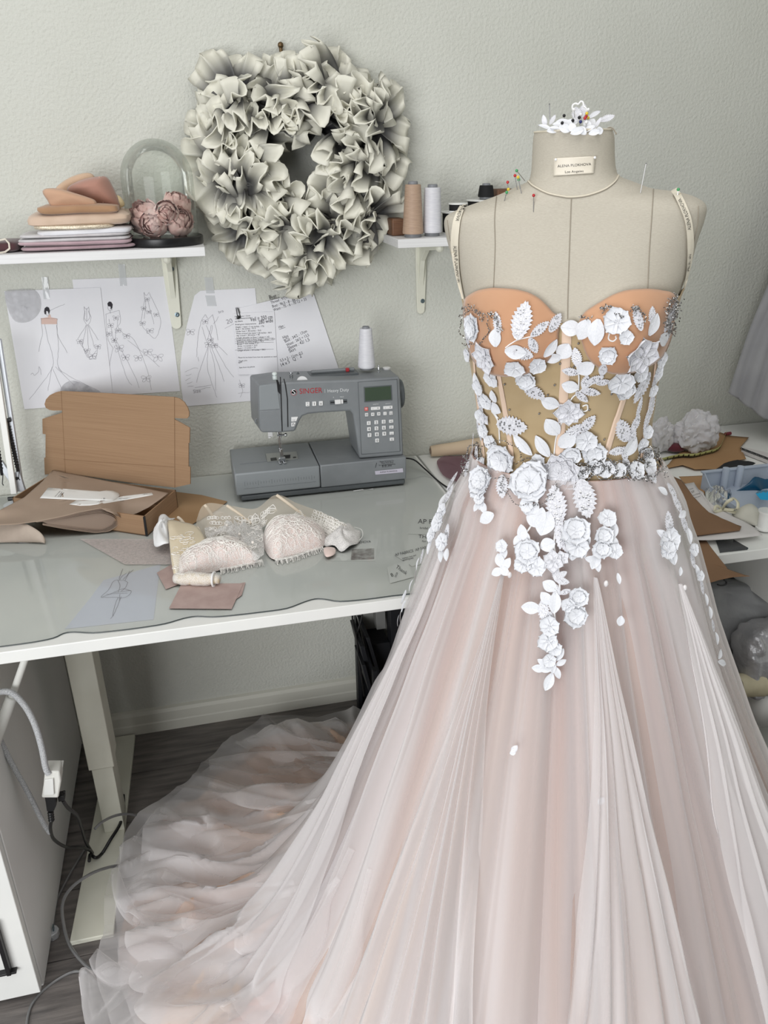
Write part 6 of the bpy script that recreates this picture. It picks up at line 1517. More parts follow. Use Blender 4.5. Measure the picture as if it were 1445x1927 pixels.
for i, (pts, w, h) in enumerate((([(497, 190), (600, 172), (720, 170), (830, 172)], .05, .014), ([(350, 372), (480, 362), (620, 342), (745, 308)], .06, .02), ([(395, 452), (480, 490), (560, 486), (700, 478)], .035, .014), ([(325, 545), (400, 560), (500, 542), (600, 516), (720, 488)], .04, .016),
        ([(285, 455), (325, 545), (415, 600), (462, 578)], .03, .014), ([(350, 665), (430, 602), (560, 540), (690, 498)], .05, .018), ([(232, 640), (290, 682), (345, 702), (332, 790)], .04, .014), ([(560, 605), (640, 600), (720, 558), (800, 468)], .045, .018), ([(562, 765), (546, 692), (600, 612)], .04, .014),
        ([(468, 362), (392, 300), (340, 350), (300, 402)], .035, .014), ([(600, 745), (700, 640), (765, 540), (830, 400)], .05, .018), ([(755, 800), (800, 690), (845, 560), (875, 450)], .04, .016), ([(640, 470), (740, 370), (830, 240)], .045, .016), ([(500, 240), (600, 270), (700, 290), (760, 280)], .035, .012))): net_fold(pts, w, h, i*1.3)
# ------------------------------------------------------------------ lace flowers and leaves sewn to the gown
m_sati = mat('white_organza_petal', (231, 232, 236), .6, c2=(220, 222, 227), scale=14, sheen=.3)
m_emb = mat('embroidered_petal', (236, 236, 240), .5, c2=(208, 208, 214), scale=26)
m_seq = mat('sequin', (225, 225, 228), .12, metal=.85); m_bead = mat('silver_bead', (188, 187, 186), .22, metal=.85, c2=(120, 118, 117), scale=300)
m_cordw = mat('white_cord', (240, 240, 240), .7)
def petal_mesh(kind, seed):
    r = random.Random(seed); b = MB(); nu, nv = 8, 8
    fr = r.uniform(1.5, 3); ph = r.random()*6; wd_ = r.uniform(.50, .60) if kind == 'round' else r.uniform(.36, .43)
    def wv(v): return wd_*((.14 + .86*(v/.58)**.8 if v < .58 else math.sqrt(max(0, 1-((v-.58)/.425)**2))) if kind == 'round' else math.sin(PI*(.06+.93*v))**.9)
    def fn(u, v):
        s = u*2-1; w = wv(v); x = s*w; y = v*(1 - .10*s*s*(v > .6)) 
        z = .16*s*s*(1-.3*v) + .10*v*v + .05*v*v*math.sin(fr*PI*s+ph) - .05*math.sin(PI*v)
        return V((x, y, z))
    b.grid(fn, nu, nv)
    if kind == 'point':    # raised embroidered edge and veins
        ed = [fn(0, v/10) for v in range(11)] + [fn(1, 1-v/10) for v in range(11)]
        b.tube([p + V((0, 0, .02)) for p in ed], .022, 4); b.tube([fn(.5, v/6) + V((0, 0, .02)) for v in range(6)], .014, 3)
    m2 = {'round': m_sati, 'point': m_emb}[kind]
    return b.mesh('petal', m2, True, 180)
PET = {k: [petal_mesh(k, i) for i in range(4)] for k in ('round', 'point')}
def centre_mesh(seed, m_):
    r = random.Random(seed); b = MB()
    for k in range(9):
        a = k*2.4; q = .028*math.sqrt(k)*2.2; b.ball((q*math.cos(a), q*math.sin(a), .10), .036, 6, 4)
    return b.mesh('lace_flower', m_, True, 180)
CEN = [centre_mesh(1, m_seq), centre_mesh(2, m_bead)]
def seq_leaf(seed, serr):
    """embroidered leaf with toothed edge, side veins and sequins (unit length along +Y)"""
    b = MB(); N = 9; L = []; Rr = []
    for i in range(N*2+1):
        v = i/(N*2); w = .30*math.sin(PI*(.05+.93*v))**.8; 
        if serr and i % 2: w *= .72
        L.append(V((-w, v + (.03 if not i % 2 else 0), .10*(w/.3)**2*.3))); Rr.append(V((w, v + (.03 if not i % 2 else 0), .10*(w/.3)**2*.3)))
    vs = []; fs = []
    for i in range(N*2+1): vs += [L[i], V((0, i/(N*2), .03)), Rr[i]]
    for i in range(N*2): fs += [(3*i, 3*i+1, 3*i+4, 3*i+3), (3*i+1, 3*i+2, 3*i+5, 3*i+4)]
    b.add(vs, fs)
    b.tube([p + V((0, 0, .02)) for p in L], .016, 4); b.tube([p + V((0, 0, .02)) for p in Rr], .016, 4); b.tube([V((0, v/8, .05)) for v in range(9)], .014, 4)
    for i in range(1, N):
        v = i/N
        for s in (L, Rr): b.tube([V((0, v-.06, .045)), s[min(2*i, 2*N)].lerp(V((0, v, .04)), .2) + V((0, 0, .02))], .009, 3)
    return b.mesh('lace_leaf', m_emb, True, 60)
def seqs_mesh(seed):
    r = random.Random(seed); b = MB()
    for k in range(16):
        v = r.uniform(.12, .85); x = r.uniform(-.18, .18)*math.sin(PI*v); b.lathe([(.0, .05), (.030, .058), (.0, .066)], (x, v, .02), 6)
    return b.mesh('sequins', m_seq, False)
SQ = [seqs_mesh(i) for i in range(3)]
def sat_leaf(seed):
    r = random.Random(seed); b = MB(); ph = r.random()*6; wd_ = r.uniform(.30, .38)
    def fn(u, v):
        s = u*2-1; w = wd_*math.sin(PI*min(1, .04+.95*v))**.75; return V((s*w, v, .10*abs(s)*w/.3 + .10*math.sin(PI*v*.9) + .04*math.sin(5*s+ph)*v))
    b.grid(fn, 6, 9); b.tube([fn(.5, k/8) + V((0, 0, .012)) for k in range(9)], .010, 3)
    return b.mesh('lace_leaf', m_sati, True, 180)
LF = {'s': [sat_leaf(i) for i in range(4)], 'l': [seq_leaf(i, True) for i in range(2)], 'm': [seq_leaf(9, True)]}
rl = random.Random(21)
def place(px, py, bvh, off, ang):
    """matrix on the gown at this point: z out of the surface, y along the picture angle"""
    p, n = hit(bvh, px, py, off); z = pix(p)[2]
    n = (n*.92 - (p-CAM).normalized()*.14).normalized()
    y = (RT*math.cos(ang) + UP*math.sin(ang)); y = (y - n*y.dot(n)).normalized(); x = y.cross(n)
    M_ = Matrix.Identity(4)
    for i, a in enumerate((x, y, n)):
        for j in range(3): M_[j][i] = a[j]
    M_.translation = p; return M_, z/FOC
def flower(px, py, R, kind='round', n=6, bead=False, bvh=None, off=.0055, layers=1):
    bvh = bvh or BV; R *= 1.16
    if py > 858: off = .0075
    M_, k = place(px, py, bvh, off, rl.random()*6); R *= k
    o = inst(CEN[1 if bead else 0], 'lace_flower', gown, M_ @ Matrix.Diagonal((R, R, R*.6, 1)))
    for ly in range(layers):
        s0 = 1 - .32*ly
        for i in range(n):
            a = 2*PI*i/n + ly*PI/n + rl.uniform(-.12, .12); s = R*s0*rl.uniform(.88, 1.08)
            pm = M_ @ Matrix.Translation((0, 0, .0012*ly + .0003*(i % 2))) @ Matrix.Rotation(a, 4, 'Z') @ Matrix.Rotation(.10+.16*ly, 4, 'X') @ Matrix.Diagonal((s, s, s*.55, 1))
            q = inst(rl.choice(PET[kind]), 'petal', None, pm); q.parent = o
            q.matrix_parent_inverse = Matrix.Identity(4)
            q.matrix_basis = (M_ @ Matrix.Diagonal((R, R, R*.6, 1))).inverted() @ pm
    if bead: BEADS.append((px, py, R/k, bvh))
    return o
def leaf(px, py, L, Wd, ang, kind='s', bvh=None, off=.0042):
    bvh = bvh or BV; a = math.radians(ang)
    bx, by = px - math.cos(a)*L/2, py + math.sin(a)*L/2
    M_, k = place(px, py, bvh, off, a); M_ = M_ @ Matrix.Translation((0, -L*k/2, 0)); ww = Wd*k/(.62 if kind != 's' else .68)
    Mx = M_ @ Matrix.Diagonal((ww, L*k, L*k*.45, 1))
    o = inst(rl.choice(LF[kind]), 'lace_leaf', gown, Mx)
    if kind in 'lm':
        q = inst(rl.choice(SQ), 'sequins', None, Mx); q.parent = o; q.matrix_basis = Matrix.Identity(4); q['kind'] = 'stuff'
    return o
BEADS = []
GVm = MB(); GVm.add(bod_all.v, bod_all.f); GVm.add(sb.v, sb.f); GV = GVm.bvh(); BV = SKV = GV
k8 = 3.0104
D = lambda x, y: (840 + x/k8, 520 + y/k8)
for x, y, R, kd, n, bd, ly in ((170, 290, 72, 'round', 7, 1, 2), (235, 455, 88, 'point', 6, 0, 1), (385, 505, 60, 'round', 5, 0, 1), (505, 490, 50, 'round', 5, 0, 1), (450, 575, 56, 'round', 6, 0, 2), (270, 570, 52, 'round', 5, 0, 1),
                       (960, 258, 76, 'round', 6, 0, 1), (915, 435, 52, 'round', 6, 0, 2), (1088, 440, 116, 'point', 6, 0, 1), (1010, 345, 42, 'round', 5, 0, 1), (975, 590, 72, 'round', 6, 0, 1), (1005, 635, 55, 'round', 6, 0, 2), (1080, 545, 50, 'round', 5, 0, 1),
                       (690, 760, 80, 'point', 8, 0, 1), (705, 1008, 52, 'round', 6, 0, 2), (830, 1000, 66, 'round', 7, 0, 2), (790, 925, 58, 'round', 6, 0, 1), (325, 1035, 88, 'round', 8, 1, 2), (218, 1065, 42, 'round', 6, 0, 1), (475, 1165, 108, 'round', 8, 1, 2),
                       (645, 1105, 108, 'point', 11, 0, 2), (1055, 1100, 48, 'round', 5, 1, 1), (1125, 1080, 50, 'round', 5, 1, 1), (212, 1170, 72, 'round', 7, 0, 2), (525, 1040, 42, 'round', 5, 0, 1), (890, 1085, 48, 'round', 5, 1, 1), (765, 1105, 42, 'round', 5, 1, 1), (835, 1075, 36, 'round', 5, 1, 1), (965, 1090, 40, 'round', 5, 1, 1),
                       (200, 625, 46, 'round', 5, 0, 1), (240, 700, 46, 'round', 5, 0, 1), (212, 790, 46, 'round', 5, 0, 1), (228, 868, 44, 'round', 5, 0, 1), (265, 935, 42, 'round', 5, 0, 1), (170, 1000, 40, 'round', 5, 1, 1), (140, 440, 40, 'round', 5, 0, 1), (235, 800, 36, 'point', 5, 0, 1),
                       (1195, 470, 46, 'round', 5, 0, 1), (1175, 545, 42, 'round', 5, 0, 1), (1150, 640, 36, 'round', 5, 0, 1), (1120, 880, 40, 'round', 5, 0, 1), (1090, 955, 42, 'round', 5, 0, 1), (1120, 1010, 40, 'round', 5, 1, 1), (205, 1270, 36, 'round', 5, 0, 1), (460, 1300, 40, 'round', 5, 0, 1)):
    flower(*D(x, y), R/k8, kd, n, bool(bd), layers=ly, bvh=GV)
for x, y, L, w, a, kd in ((425, 258, 215, 125, 75, 'm'), (300, 270, 130, 60, 100, 'l'), (290, 345, 105, 76, 75, 's'), (520, 300, 130, 60, 40, 'l'), (605, 265, 120, 70, 60, 'l'), (485, 385, 100, 60, -60, 'l'), (430, 430, 120, 80, -20, 'l'), (395, 420, 125, 84, 0, 's'), (580, 400, 120, 56, 65, 's'), (600, 455, 110, 54, 5, 's'), (665, 418, 95, 86, 60, 's'),
                          (705, 290, 115, 84, 175, 's'), (790, 300, 130, 90, -135, 's'), (858, 315, 150, 96, -108, 's'), (760, 240, 96, 54, 20, 'l'), (1075, 245, 140, 66, 112, 'l'), (1155, 270, 130, 80, 80, 's'), (1150, 225, 100, 60, 95, 'l'), (1210, 352, 105, 74, -20, 's'), (1250, 225, 190, 76, 75, 'l'), (1287, 125, 185, 52, 72, 'l'), (1235, 330, 130, 60, 85, 'l'),
                          (740, 455, 115, 66, 95, 'l'), (795, 510, 115, 84, 40, 's'), (705, 532, 95, 56, 175, 'l'), (890, 515, 98, 54, 75, 'l'), (790, 592, 95, 56, 75, 'l'), (842, 575, 100, 56, 40, 'l'), (885, 590, 80, 48, 20, 'l'), (815, 643, 110, 58, -8, 'l'), (765, 672, 95, 50, -50, 'l'), (702, 615, 98, 76, 170, 's'), (495, 645, 145, 86, -40, 'm'), (588, 705, 108, 76, 160, 's'),
                          (375, 840, 185, 130, 8, 'm'), (440, 950, 155, 62, -48, 's'), (548, 955, 145, 64, 118, 's'), (600, 845, 118, 84, 125, 's'), (710, 885, 140, 84, 55, 'm'), (685, 920, 122, 92, 45, 's'), (795, 830, 125, 70, 58, 'm'), (195, 600, 125, 62, 100, 's'), (278, 672, 78, 48, 80, 's'), (290, 740, 84, 64, -20, 's'), (230, 690, 84, 56, 150, 's'),
                          (990, 870, 150, 100, 120, 'm'), (1030, 960, 125, 74, 60, 's'), (960, 985, 98, 56, 190, 'l'), (1000, 1000, 90, 50, -70, 'l'), (1095, 620, 190, 92, -92, 'm'), (1078, 740, 135, 36, -85, 'l'), (1145, 720, 180, 56, -75, 'l'), (1120, 810, 150, 50, -80, 'l'), (1040, 900, 110, 60, 95, 'l'), (1165, 590, 120, 50, -80, 'l'), (1060, 830, 110, 54, 80, 'l'), (205, 720, 110, 44, 95, 'l'), (200, 870, 120, 44, 95, 'l'),
                          (150, 950, 120, 50, 60, 'l'), (185, 1010, 110, 56, 70, 'l'), (130, 1090, 100, 50, 60, 'l'), (1010, 1060, 90, 50, -60, 'l'), (1150, 1130, 100, 56, -60, 'l'), (925, 1060, 80, 40, 150, 'l'), (135, 350, 110, 50, 95, 'l')):
    leaf(*D(x, y), L/k8, w/k8, a, kd)
k9 = 2.0496
G = lambda x, y: (740 + x/k9, 840 + y/k9)
for x, y, R, kd, n, bd, ly in ((350, 130, 52, 'round', 7, 0, 2), (340, 172, 36, 'round', 6, 0, 1), (520, 405, 47, 'round', 6, 0, 2), (500, 455, 32, 'round', 6, 0, 1), (552, 466, 36, 'round', 6, 0, 1), (615, 445, 42, 'point', 6, 0, 1), (648, 430, 30, 'point', 5, 0, 1), (700, 325, 54, 'round', 6, 0, 2), (705, 385, 44, 'round', 6, 0, 1), (820, 280, 36, 'round', 5, 0, 1), (805, 345, 36, 'round', 6, 0, 2), (798, 395, 37, 'round', 6, 0, 2), (848, 405, 30, 'round', 5, 0, 1),
                       (1050, 365, 46, 'round', 6, 0, 1), (1042, 400, 34, 'round', 6, 0, 1), (710, 578, 36, 'round', 6, 0, 2), (668, 608, 28, 'round', 5, 0, 1), (700, 648, 44, 'round', 7, 0, 2), (602, 690, 38, 'round', 6, 0, 1), (595, 745, 38, 'round', 6, 0, 1), (618, 775, 28, 'round', 5, 0, 1), (190, 300, 36, 'round', 6, 0, 1), (165, 345, 30, 'round', 5, 0, 1), (205, 375, 34, 'round', 6, 0, 1), (205, 255, 34, 'round', 5, 0, 1), (60, 585, 26, 'round', 5, 0, 1), (425, 385, 24, 'round', 5, 0, 1), (600, 820, 26, 'round', 5, 0, 1), (1140, 400, 24, 'round', 5, 0, 1), (1165, 500, 22, 'round', 5, 0, 1)):
    flower(*G(x, y), R/k9, kd, n, bool(bd), bvh=SKV, layers=ly)
for x, y, L, w, a, kd in ((345, 220, 60, 30, -100, 's'), (355, 240, 50, 28, -60, 's'), (330, 235, 46, 26, -130, 's'), (366, 278, 64, 46, 200, 's'), (425, 155, 90, 56, -85, 'm'), (628, 228, 150, 86, 98, 'm'), (735, 200, 150, 96, -80, 'm'), (520, 240, 60, 40, 100, 's'), (545, 245, 60, 34, 60, 's'), (545, 288, 70, 44, 150, 's'), (585, 300, 95, 70, -110, 's'), (570, 270, 70, 40, 80, 's'), (500, 335, 70, 36, 100, 's'), (482, 360, 50, 26, -130, 's'), (512, 350, 56, 30, -60, 's'), (595, 380, 60, 52, 200, 's'), (640, 330, 130, 44, -88, 'l'), (655, 370, 80, 36, -70, 'l'),
                          (735, 350, 70, 40, -60, 's'), (690, 405, 70, 50, -95, 's'), (725, 400, 60, 36, -70, 's'), (845, 325, 66, 34, 80, 's'), (845, 375, 60, 34, 85, 's'), (775, 440, 70, 38, -110, 's'), (760, 435, 50, 28, 170, 's'), (785, 460, 50, 26, -80, 's'), (415, 440, 56, 36, 110, 's'), (440, 455, 56, 32, 60, 's'), (405, 485, 50, 34, 200, 's'), (432, 482, 46, 30, -40, 's'), (430, 410, 50, 28, 85, 's'), (865, 510, 44, 18, -80, 's'), (1055, 300, 95, 42, 88, 'm'), (1065, 425, 70, 40, -70, 's'), (1030, 340, 60, 30, 150, 's'), (1098, 482, 36, 18, 80, 's'),
                          (603, 538, 60, 44, 150, 's'), (532, 620, 74, 46, 178, 's'), (580, 630, 88, 48, -88, 'l'), (590, 585, 60, 40, 130, 's'), (622, 602, 84, 46, -95, 's'), (650, 520, 52, 32, -10, 'l'), (648, 495, 44, 28, 30, 'l'), (660, 560, 44, 24, 20, 'l'), (628, 560, 60, 34, -85, 'l'), (625, 490, 60, 30, -88, 'l'), (590, 850, 64, 34, 200, 's'), (560, 853, 52, 30, 178, 's'), (610, 845, 56, 30, -80, 's'), (640, 800, 56, 26, 60, 's'), (645, 830, 44, 22, 30, 's'), (598, 905, 74, 38, -112, 's'), (630, 870, 50, 26, -70, 's'), (575, 830, 44, 24, 150, 's'), (602, 660, 50, 34, 80, 'l'),
                          (468, 1164, 36, 26, 50, 'l'), (462, 1178, 24, 20, 200, 's'), (798, 1362, 34, 24, 60, 's'), (872, 670, 40, 30, 80, 's'),
                          (235, 140, 80, 40, 70, 'l'), (222, 190, 80, 40, 75, 'l'), (200, 220, 70, 40, 80, 's'), (175, 320, 60, 34, 70, 's'), (215, 340, 80, 30, -85, 'l'), (195, 420, 60, 30, -85, 's'), (215, 420, 50, 28, -80, 's'), (150, 390, 60, 26, 60, 's'), (120, 425, 56, 26, 62, 'l'), (105, 455, 50, 24, 65, 's'), (88, 500, 54, 26, 62, 's'), (78, 540, 50, 26, 65, 's'), (50, 620, 50, 30, 60, 's'), (30, 655, 50, 26, 40, 's'), (20, 672, 44, 24, 190, 's'), (18, 820, 40, 22, 80, 's'), (10, 850, 44, 22, 250, 's'),
                          (1065, 175, 70, 34, -60, 'l'), (1030, 175, 50, 28, 150, 's'), (1085, 225, 80, 34, -65, 'l'), (1105, 265, 50, 26, 30, 's'), (1112, 300, 80, 34, -70, 'l'), (1128, 345, 70, 30, -75, 's'), (1145, 440, 60, 26, -78, 'l'), (1160, 480, 50, 24, -75, 's'), (1180, 540, 60, 22, -70, 'l'), (1195, 590, 50, 20, -70, 's'), (1210, 640, 50, 22, -75, 's'), (1222, 690, 50, 20, -72, 'l'), (1235, 740, 50, 20, -75, 's'), (1248, 800, 44, 24, 50, 's'), (1256, 835, 54, 24, -10, 's')):
    leaf(*G(x, y), L/k9, w/k9, a, kd, bvh=SKV)
# stems and curls of cord
def vine(pts, f, bvh, r_=.0011):
    b = MB(); b.tube([hit(bvh, x, y, .003)[0] for x, y in crom([f(*p) for p in pts], 6)], r_, 5); return b
for pts in ([(340, 400), (400, 360), (455, 345), (520, 330)], [(610, 1010), (620, 920), (640, 850), (665, 800), (700, 700), (750, 650), (800, 620), (890, 560)], [(748, 640), (752, 560), (735, 480), (740, 420)], [(265, 760), (300, 820), (310, 940)], [(300, 800), (270, 740), (280, 660)], [(770, 730), (795, 722), (798, 750), (775, 760), (762, 745)], [(925, 320), (920, 350), (940, 365), (962, 350), (955, 335)]):
    mk(vine(pts, D, BV), 'stem', m_cordw, gown)
for pts in ([(630, 300), (620, 380), (635, 460), (640, 560), (620, 600), (625, 700), (620, 800), (600, 860)], [(545, 230), (540, 290), (510, 340)], [(430, 380), (428, 440), (410, 480)]): mk(vine(pts, G, SKV, .0013), 'stem', m_cordw, gown)
# dark silver beading round the garland flowers, along the waist and the right side seam
bd = MB(); rb = random.Random(8)
def bead(px, py, bvh, s=.00095):
    p, n = hit(bvh, px, py, .0085); t_ = V((rb.uniform(-1, 1), rb.uniform(-1, 1), rb.uniform(-1, 1))).normalized()*s*1.2
    bd.tube([p-t_, p+t_], s*.8, 5)
for px, py, R, bvh in BEADS:
    for k in range(70):
        a = 2*PI*k/70; rr = R*(1.16 + .07*math.sin(7*a)); bead(px + rr*math.cos(a) + rb.uniform(-1, 1), py + rr*math.sin(a)*.95 + rb.uniform(-1, 1), bvh)
def beadline(pts, f, bvh, n, sp=2.5):
    c = crom([f(*p) for p in pts], 10)
    for k in range(n): x, y = c[int(rb.random()*(len(c)-1))]; bead(x + rb.gauss(0, sp), y + rb.gauss(0, sp), bvh)
beadline([(120, 180), (190, 190), (240, 260)], D, BV, 40); beadline([(265, 220), (300, 240), (330, 320)], D, BV, 40, 2); beadline([(1040, 200), (1070, 190), (1110, 260)], D, BV, 50, 2); beadline([(890, 200), (930, 190), (990, 240)], D, BV, 50, 2); beadline([(1290, 80), (1262, 160), (1250, 240), (1235, 320)], D, BV, 170, 5)
beadline([(1260, 120), (1215, 200), (1215, 280)], D, BV, 70, 3); beadline([(720, 225), (770, 235), (830, 245)], D, BV, 40, 2); beadline([(700, 1140), (760, 1110), (820, 1070), (900, 1060), (950, 1110)], D, BV, 120, 4); beadline([(990, 1110), (1060, 1130), (1130, 1150)], D, SKV, 60, 4); beadline([(1090, 990), (1140, 1000), (1170, 1080), (1210, 1130)], D, SKV, 90, 5); beadline([(170, 950), (130, 1040), (125, 1130)], D, SKV, 70, 4)
mk(bd, 'beading', m_bead, gown, kind='stuff')
pb_ = MB()
for x, y in ((643, 490), (612, 610), (527, 772), (362, 750), (335, 605), (932, 660), (808, 752), (725, 505), (750, 378), (890, 920), (575, 665)): pb_.ball(hit(BV, *D(x, y), .003)[0], .0016, 8, 6)
mk(pb_, 'crystal_bead', m_bead, gown, kind='stuff')

# ------------------------------------------------------------------ lace scrap and pins on the form
ZN = lambda x, y: (980 + x/7.225, 180 + y/7.225)
top_n = (S(0, 0)-S(PI, 0)).cross(S(PI/2, 0)-S(-PI/2, 0)).normalized()
if top_n.z < 0: top_n = -top_n
zc = top_c.z + .006
yfront = (A0 - E2*.02)
def np_(x, y, d=0.0): return PP(*ZN(x, y), A0 - E2*d, E2)
scrap = thing('lace_scrap', 'white lace flower scrap resting on top of the form neck as a pincushion', 'lace scrap', np_(680, 500))
m_scr = sheer('scrap_lace', (240, 240, 240), .6, .85, pattern=(300, .08, .6))
def lp_(px, py, L, w, ang, tilt, d, m_kind='s'):
    p = np_(px, py, d); y = (RT*math.cos(ang)+UP*math.sin(ang)).normalized(); n = (-E2*math.cos(tilt) + V((0, 0, 1))*math.sin(tilt)).normalized(); n = (n - y*n.dot(y)).normalized(); x = y.cross(n); k = pix(p)[2]/FOC
    M_ = Matrix.Identity(4)
    for i, a in enumerate((x, y, n)):
        for j in range(3): M_[j][i] = a[j]
    M_.translation = p - y*L*k/2; return inst(rl.choice(LF[m_kind]), 'petal', scrap, M_ @ Matrix.Diagonal((w*k/.62, L*k, L*k*.5, 1)))
for x, y, L, w, a, tl, d, kd in ((500, 400, 150, 80, 175, .9, .04, 's'), (640, 400, 190, 110, -35, .6, .05, 's'), (560, 360, 190, 90, 10, 1.1, .02, 's'), (320, 350, 170, 80, 100, .2, .03, 'l'), (330, 440, 210, 70, 160, .9, .04, 's'), (430, 330, 150, 70, 60, .4, .0, 'l'), (700, 440, 130, 90, -60, .3, .06, 's'), (830, 480, 150, 90, -40, .5, .06, 's'), (930, 460, 190, 70, 30, .8, .05, 's'), (1040, 380, 190, 60, 58, .5, .03, 'l'), (1070, 480, 100, 90, 10, .4, .05, 's'), (960, 380, 150, 90, 60, .7, .02, 's'), (1170, 310, 210, 110, 20, .5, -.01, 'l'), (760, 250, 190, 150, 100, .2, -.01, 'l'), (840, 210, 190, 120, 75, .2, -.015, 'l'), (600, 450, 170, 100, -20, .3, .06, 's'), (440, 470, 180, 80, 190, .3, .05, 's'), (760, 490, 190, 90, 200, .3, .065, 's'), (900, 400, 150, 90, 120, .6, .04, 's'), (1000, 500, 160, 80, 15, .3, .06, 's'), (690, 380, 200, 120, 20, .9, .03, 's'), (1000, 260, 190, 60, 30, .5, -.02, 's'), (470, 450, 160, 70, -10, 1.0, .05, 's')):
    lp_(x/1.0, y, L/7.225, w/7.225, a*PI/180, tl, d, kd)
b = MB(); b.tube(crom([tuple(np_(*p, -.01)) for p in ((740, 260), (705, 190), (705, 130), (745, 105), (780, 115), (815, 78), (845, 90), (855, 140), (885, 170), (895, 215))], 6), .0012, 5); mk(b, 'cord_edge', m_cordw, scrap)
m_pins = {'red': mat('pin_red', (178, 38, 44), .3), 'yellow': mat('pin_yellow', (216, 190, 60), .3), 'green': mat('pin_green', (70, 150, 96), .3), 'black': mat('pin_black', (20, 20, 24), .3), 'blue': mat('pin_blue', (34, 44, 110), .3), 'white': bpy.data.materials['pin_white']}
m_pinst = mat('pin_steel', (190, 190, 192), .25, metal=1.0)
def pin(head, foot, color, label, group=None):
    t = thing('dressmaker_pin', label, 'pin', foot, 0, group)
    mk(MB().tube([foot, head], .00055, 5), 'shaft', m_pinst, t)
    if color: mk(MB().ball(head, .0021, 10, 8), 'head', m_pins[color], t)
    else: mk(MB().ball(head, .0009, 6, 4), 'head', m_pinst, t)
def tp(px, py, out): p, n = hit(torso_bvh, px, py); return p + n*out
def pin7(h, f, c, label, out=.020):
    fp = hit(torso_bvh, *Z7(*f))[0]; zf = pix(fp)[2]; o, d = ray(*Z7(*h)); hd = o + d*(zf/d.dot(FWD)) - FWD*.004; pin(hd, fp, c, label, 'pins on the form shoulders')
pin7((567, 324), (604, 362), 'green', 'topmost green-headed pin on the left shoulder by the neck')
pin7((560, 345), (572, 400), 'red', 'red-headed pin next to the topmost green pin, by the neck')
pin7((573, 352), (590, 416), 'yellow', 'upper yellow-headed pin on the left shoulder, nearest the neck')
pin7((576, 362), (584, 396), 'green', 'green-headed pin just below the upper yellow pin')
pin7((529, 373), (533, 402), 'red', 'red-headed pin on the shoulder edge, above the lower yellow pin')
pin7((532, 403), (522, 425), 'yellow', 'lower yellow-headed pin on the left shoulder edge')
pin7((525, 416), (517, 448), 'green', 'lowest green-headed pin on the left shoulder edge')
pin7((639, 429), (641, 495), 'red', 'red-headed pin alone on the chest below the neck seam')
pin7((1115, 294), (1095, 414), None, 'long headless needle standing on the right shoulder')
pin7((1251, 404), (1253, 432), 'green', 'green-headed pin at the top of the right strap')
def pinN(h, f, c, label, d=.03):
    pin(np_(*h, d), np_(*f, d), c, label, 'pins in the lace scrap')
pinN((390, 115), (395, 320), None, 'upright steel needle in the left of the lace scrap', .0)
pinN((588, 272), (592, 330), 'black', 'black-headed pin topmost in the left half of the lace scrap', .01)
pinN((562, 372), (540, 490), 'black', 'black-headed pin lowest at the front of the lace scrap', .06)
pinN((706, 338), (712, 400), 'black', 'black-headed pin in the middle of the lace scrap', .03)
pinN((793, 298), (800, 400), 'black', 'large black-headed pin left of the coloured cluster', .03)
pinN((812, 356), (818, 420), 'blue', 'dark blue-headed pin below the large black pin', .04)
pinN((872, 306), (868, 400), 'red', 'lower red-headed pin in the coloured cluster of the scrap', .04)
pinN((888, 282), (880, 390), 'red', 'upper red-headed pin in the coloured cluster of the scrap', .03)
pinN((897, 242), (890, 380), 'yellow', 'upper yellow-headed pin topping the coloured cluster', .03)
pinN((914, 302), (900, 390), 'yellow', 'lower yellow-headed pin beside the red pins in the scrap', .02)
pinN((720, 188), (730, 300), 'white', 'white-headed pin leftmost behind the scrap, near the corded loop', .0)
pinN((814, 258), (820, 360), 'white', 'white-headed pin between the black pin and the red pins', .02)
pinN((890, 362), (884, 430), 'white', 'white-headed pin lowest beneath the red pins in the scrap', .045)
pinN((916, 190), (900, 320), 'white', 'white-headed pin standing highest above the yellow pins', .01)
b = MB(); b.tube(crom([tuple(np_(*p, .02)) for p in ((1150, 470), (1185, 440), (1225, 432), (1260, 455), (1280, 490), (1294, 512))], 5), .0008, 5); b.ball(np_(1294, 515, .02), .0014, 6, 5)
tag(mk(b, 'bent_wire', m_seam, None, loc=np_(1225, 432, .02)), 'bent dark wire hooked over the right rim of the form neck', 'wire')
# ------------------------------------------------------------------ right desk: papers, tissue, crate
R2 = lambda x, y: (1180 + x/3.853, 500 + y/3.853)
R3 = lambda x, y: (1220 + x/3.5022, 900 + y/3.5022)
m_k1 = mat('kraft_pattern', (136, 104, 76), .85, c2=(124, 94, 68), scale=5, bump=.0006, bscale=40)
m_k2 = mat('kraft_light', (172, 136, 98), .85, c2=(162, 126, 88), scale=4)
m_torn = mat('pattern_paper', (214, 210, 208), .85, c2=(206, 202, 200), scale=9, bump=.0006, bscale=60)
def psheet(name, label, poly, z, m_, bump=.002, fr_=R2, cat='paper', th=.0006, zf=None):
    pl = sq_([fr_(*p) for p in poly], 3); b = MB()
    c = (sum(p[0] for p in pl)/len(pl), sum(p[1] for p in pl)/len(pl))
    patch(b, pl, lambda x, y: P(x, y, z=DZ+(zf(x, y) if zf else z)), (0, 0, 1), lambda r, a: bump*(.5+.5*math.sin(3*a+4*r))*r, 8)
    return tag(mk(b, name, m_, None, solid=th, sharp=180, loc=P(*c, z=DZ+z)), label, cat)
psheet('kraft_paper', 'large light brown paper at the back of the right desk, under the crumpled tissue', [(240, 1480), (300, 1440), (350, 1380), (560, 1260), (640, 1200), (760, 1235), (882, 1248), (820, 1320), (862, 1405), (740, 1420), (640, 1478), (490, 1482), (400, 1450)], .004, m_k2)
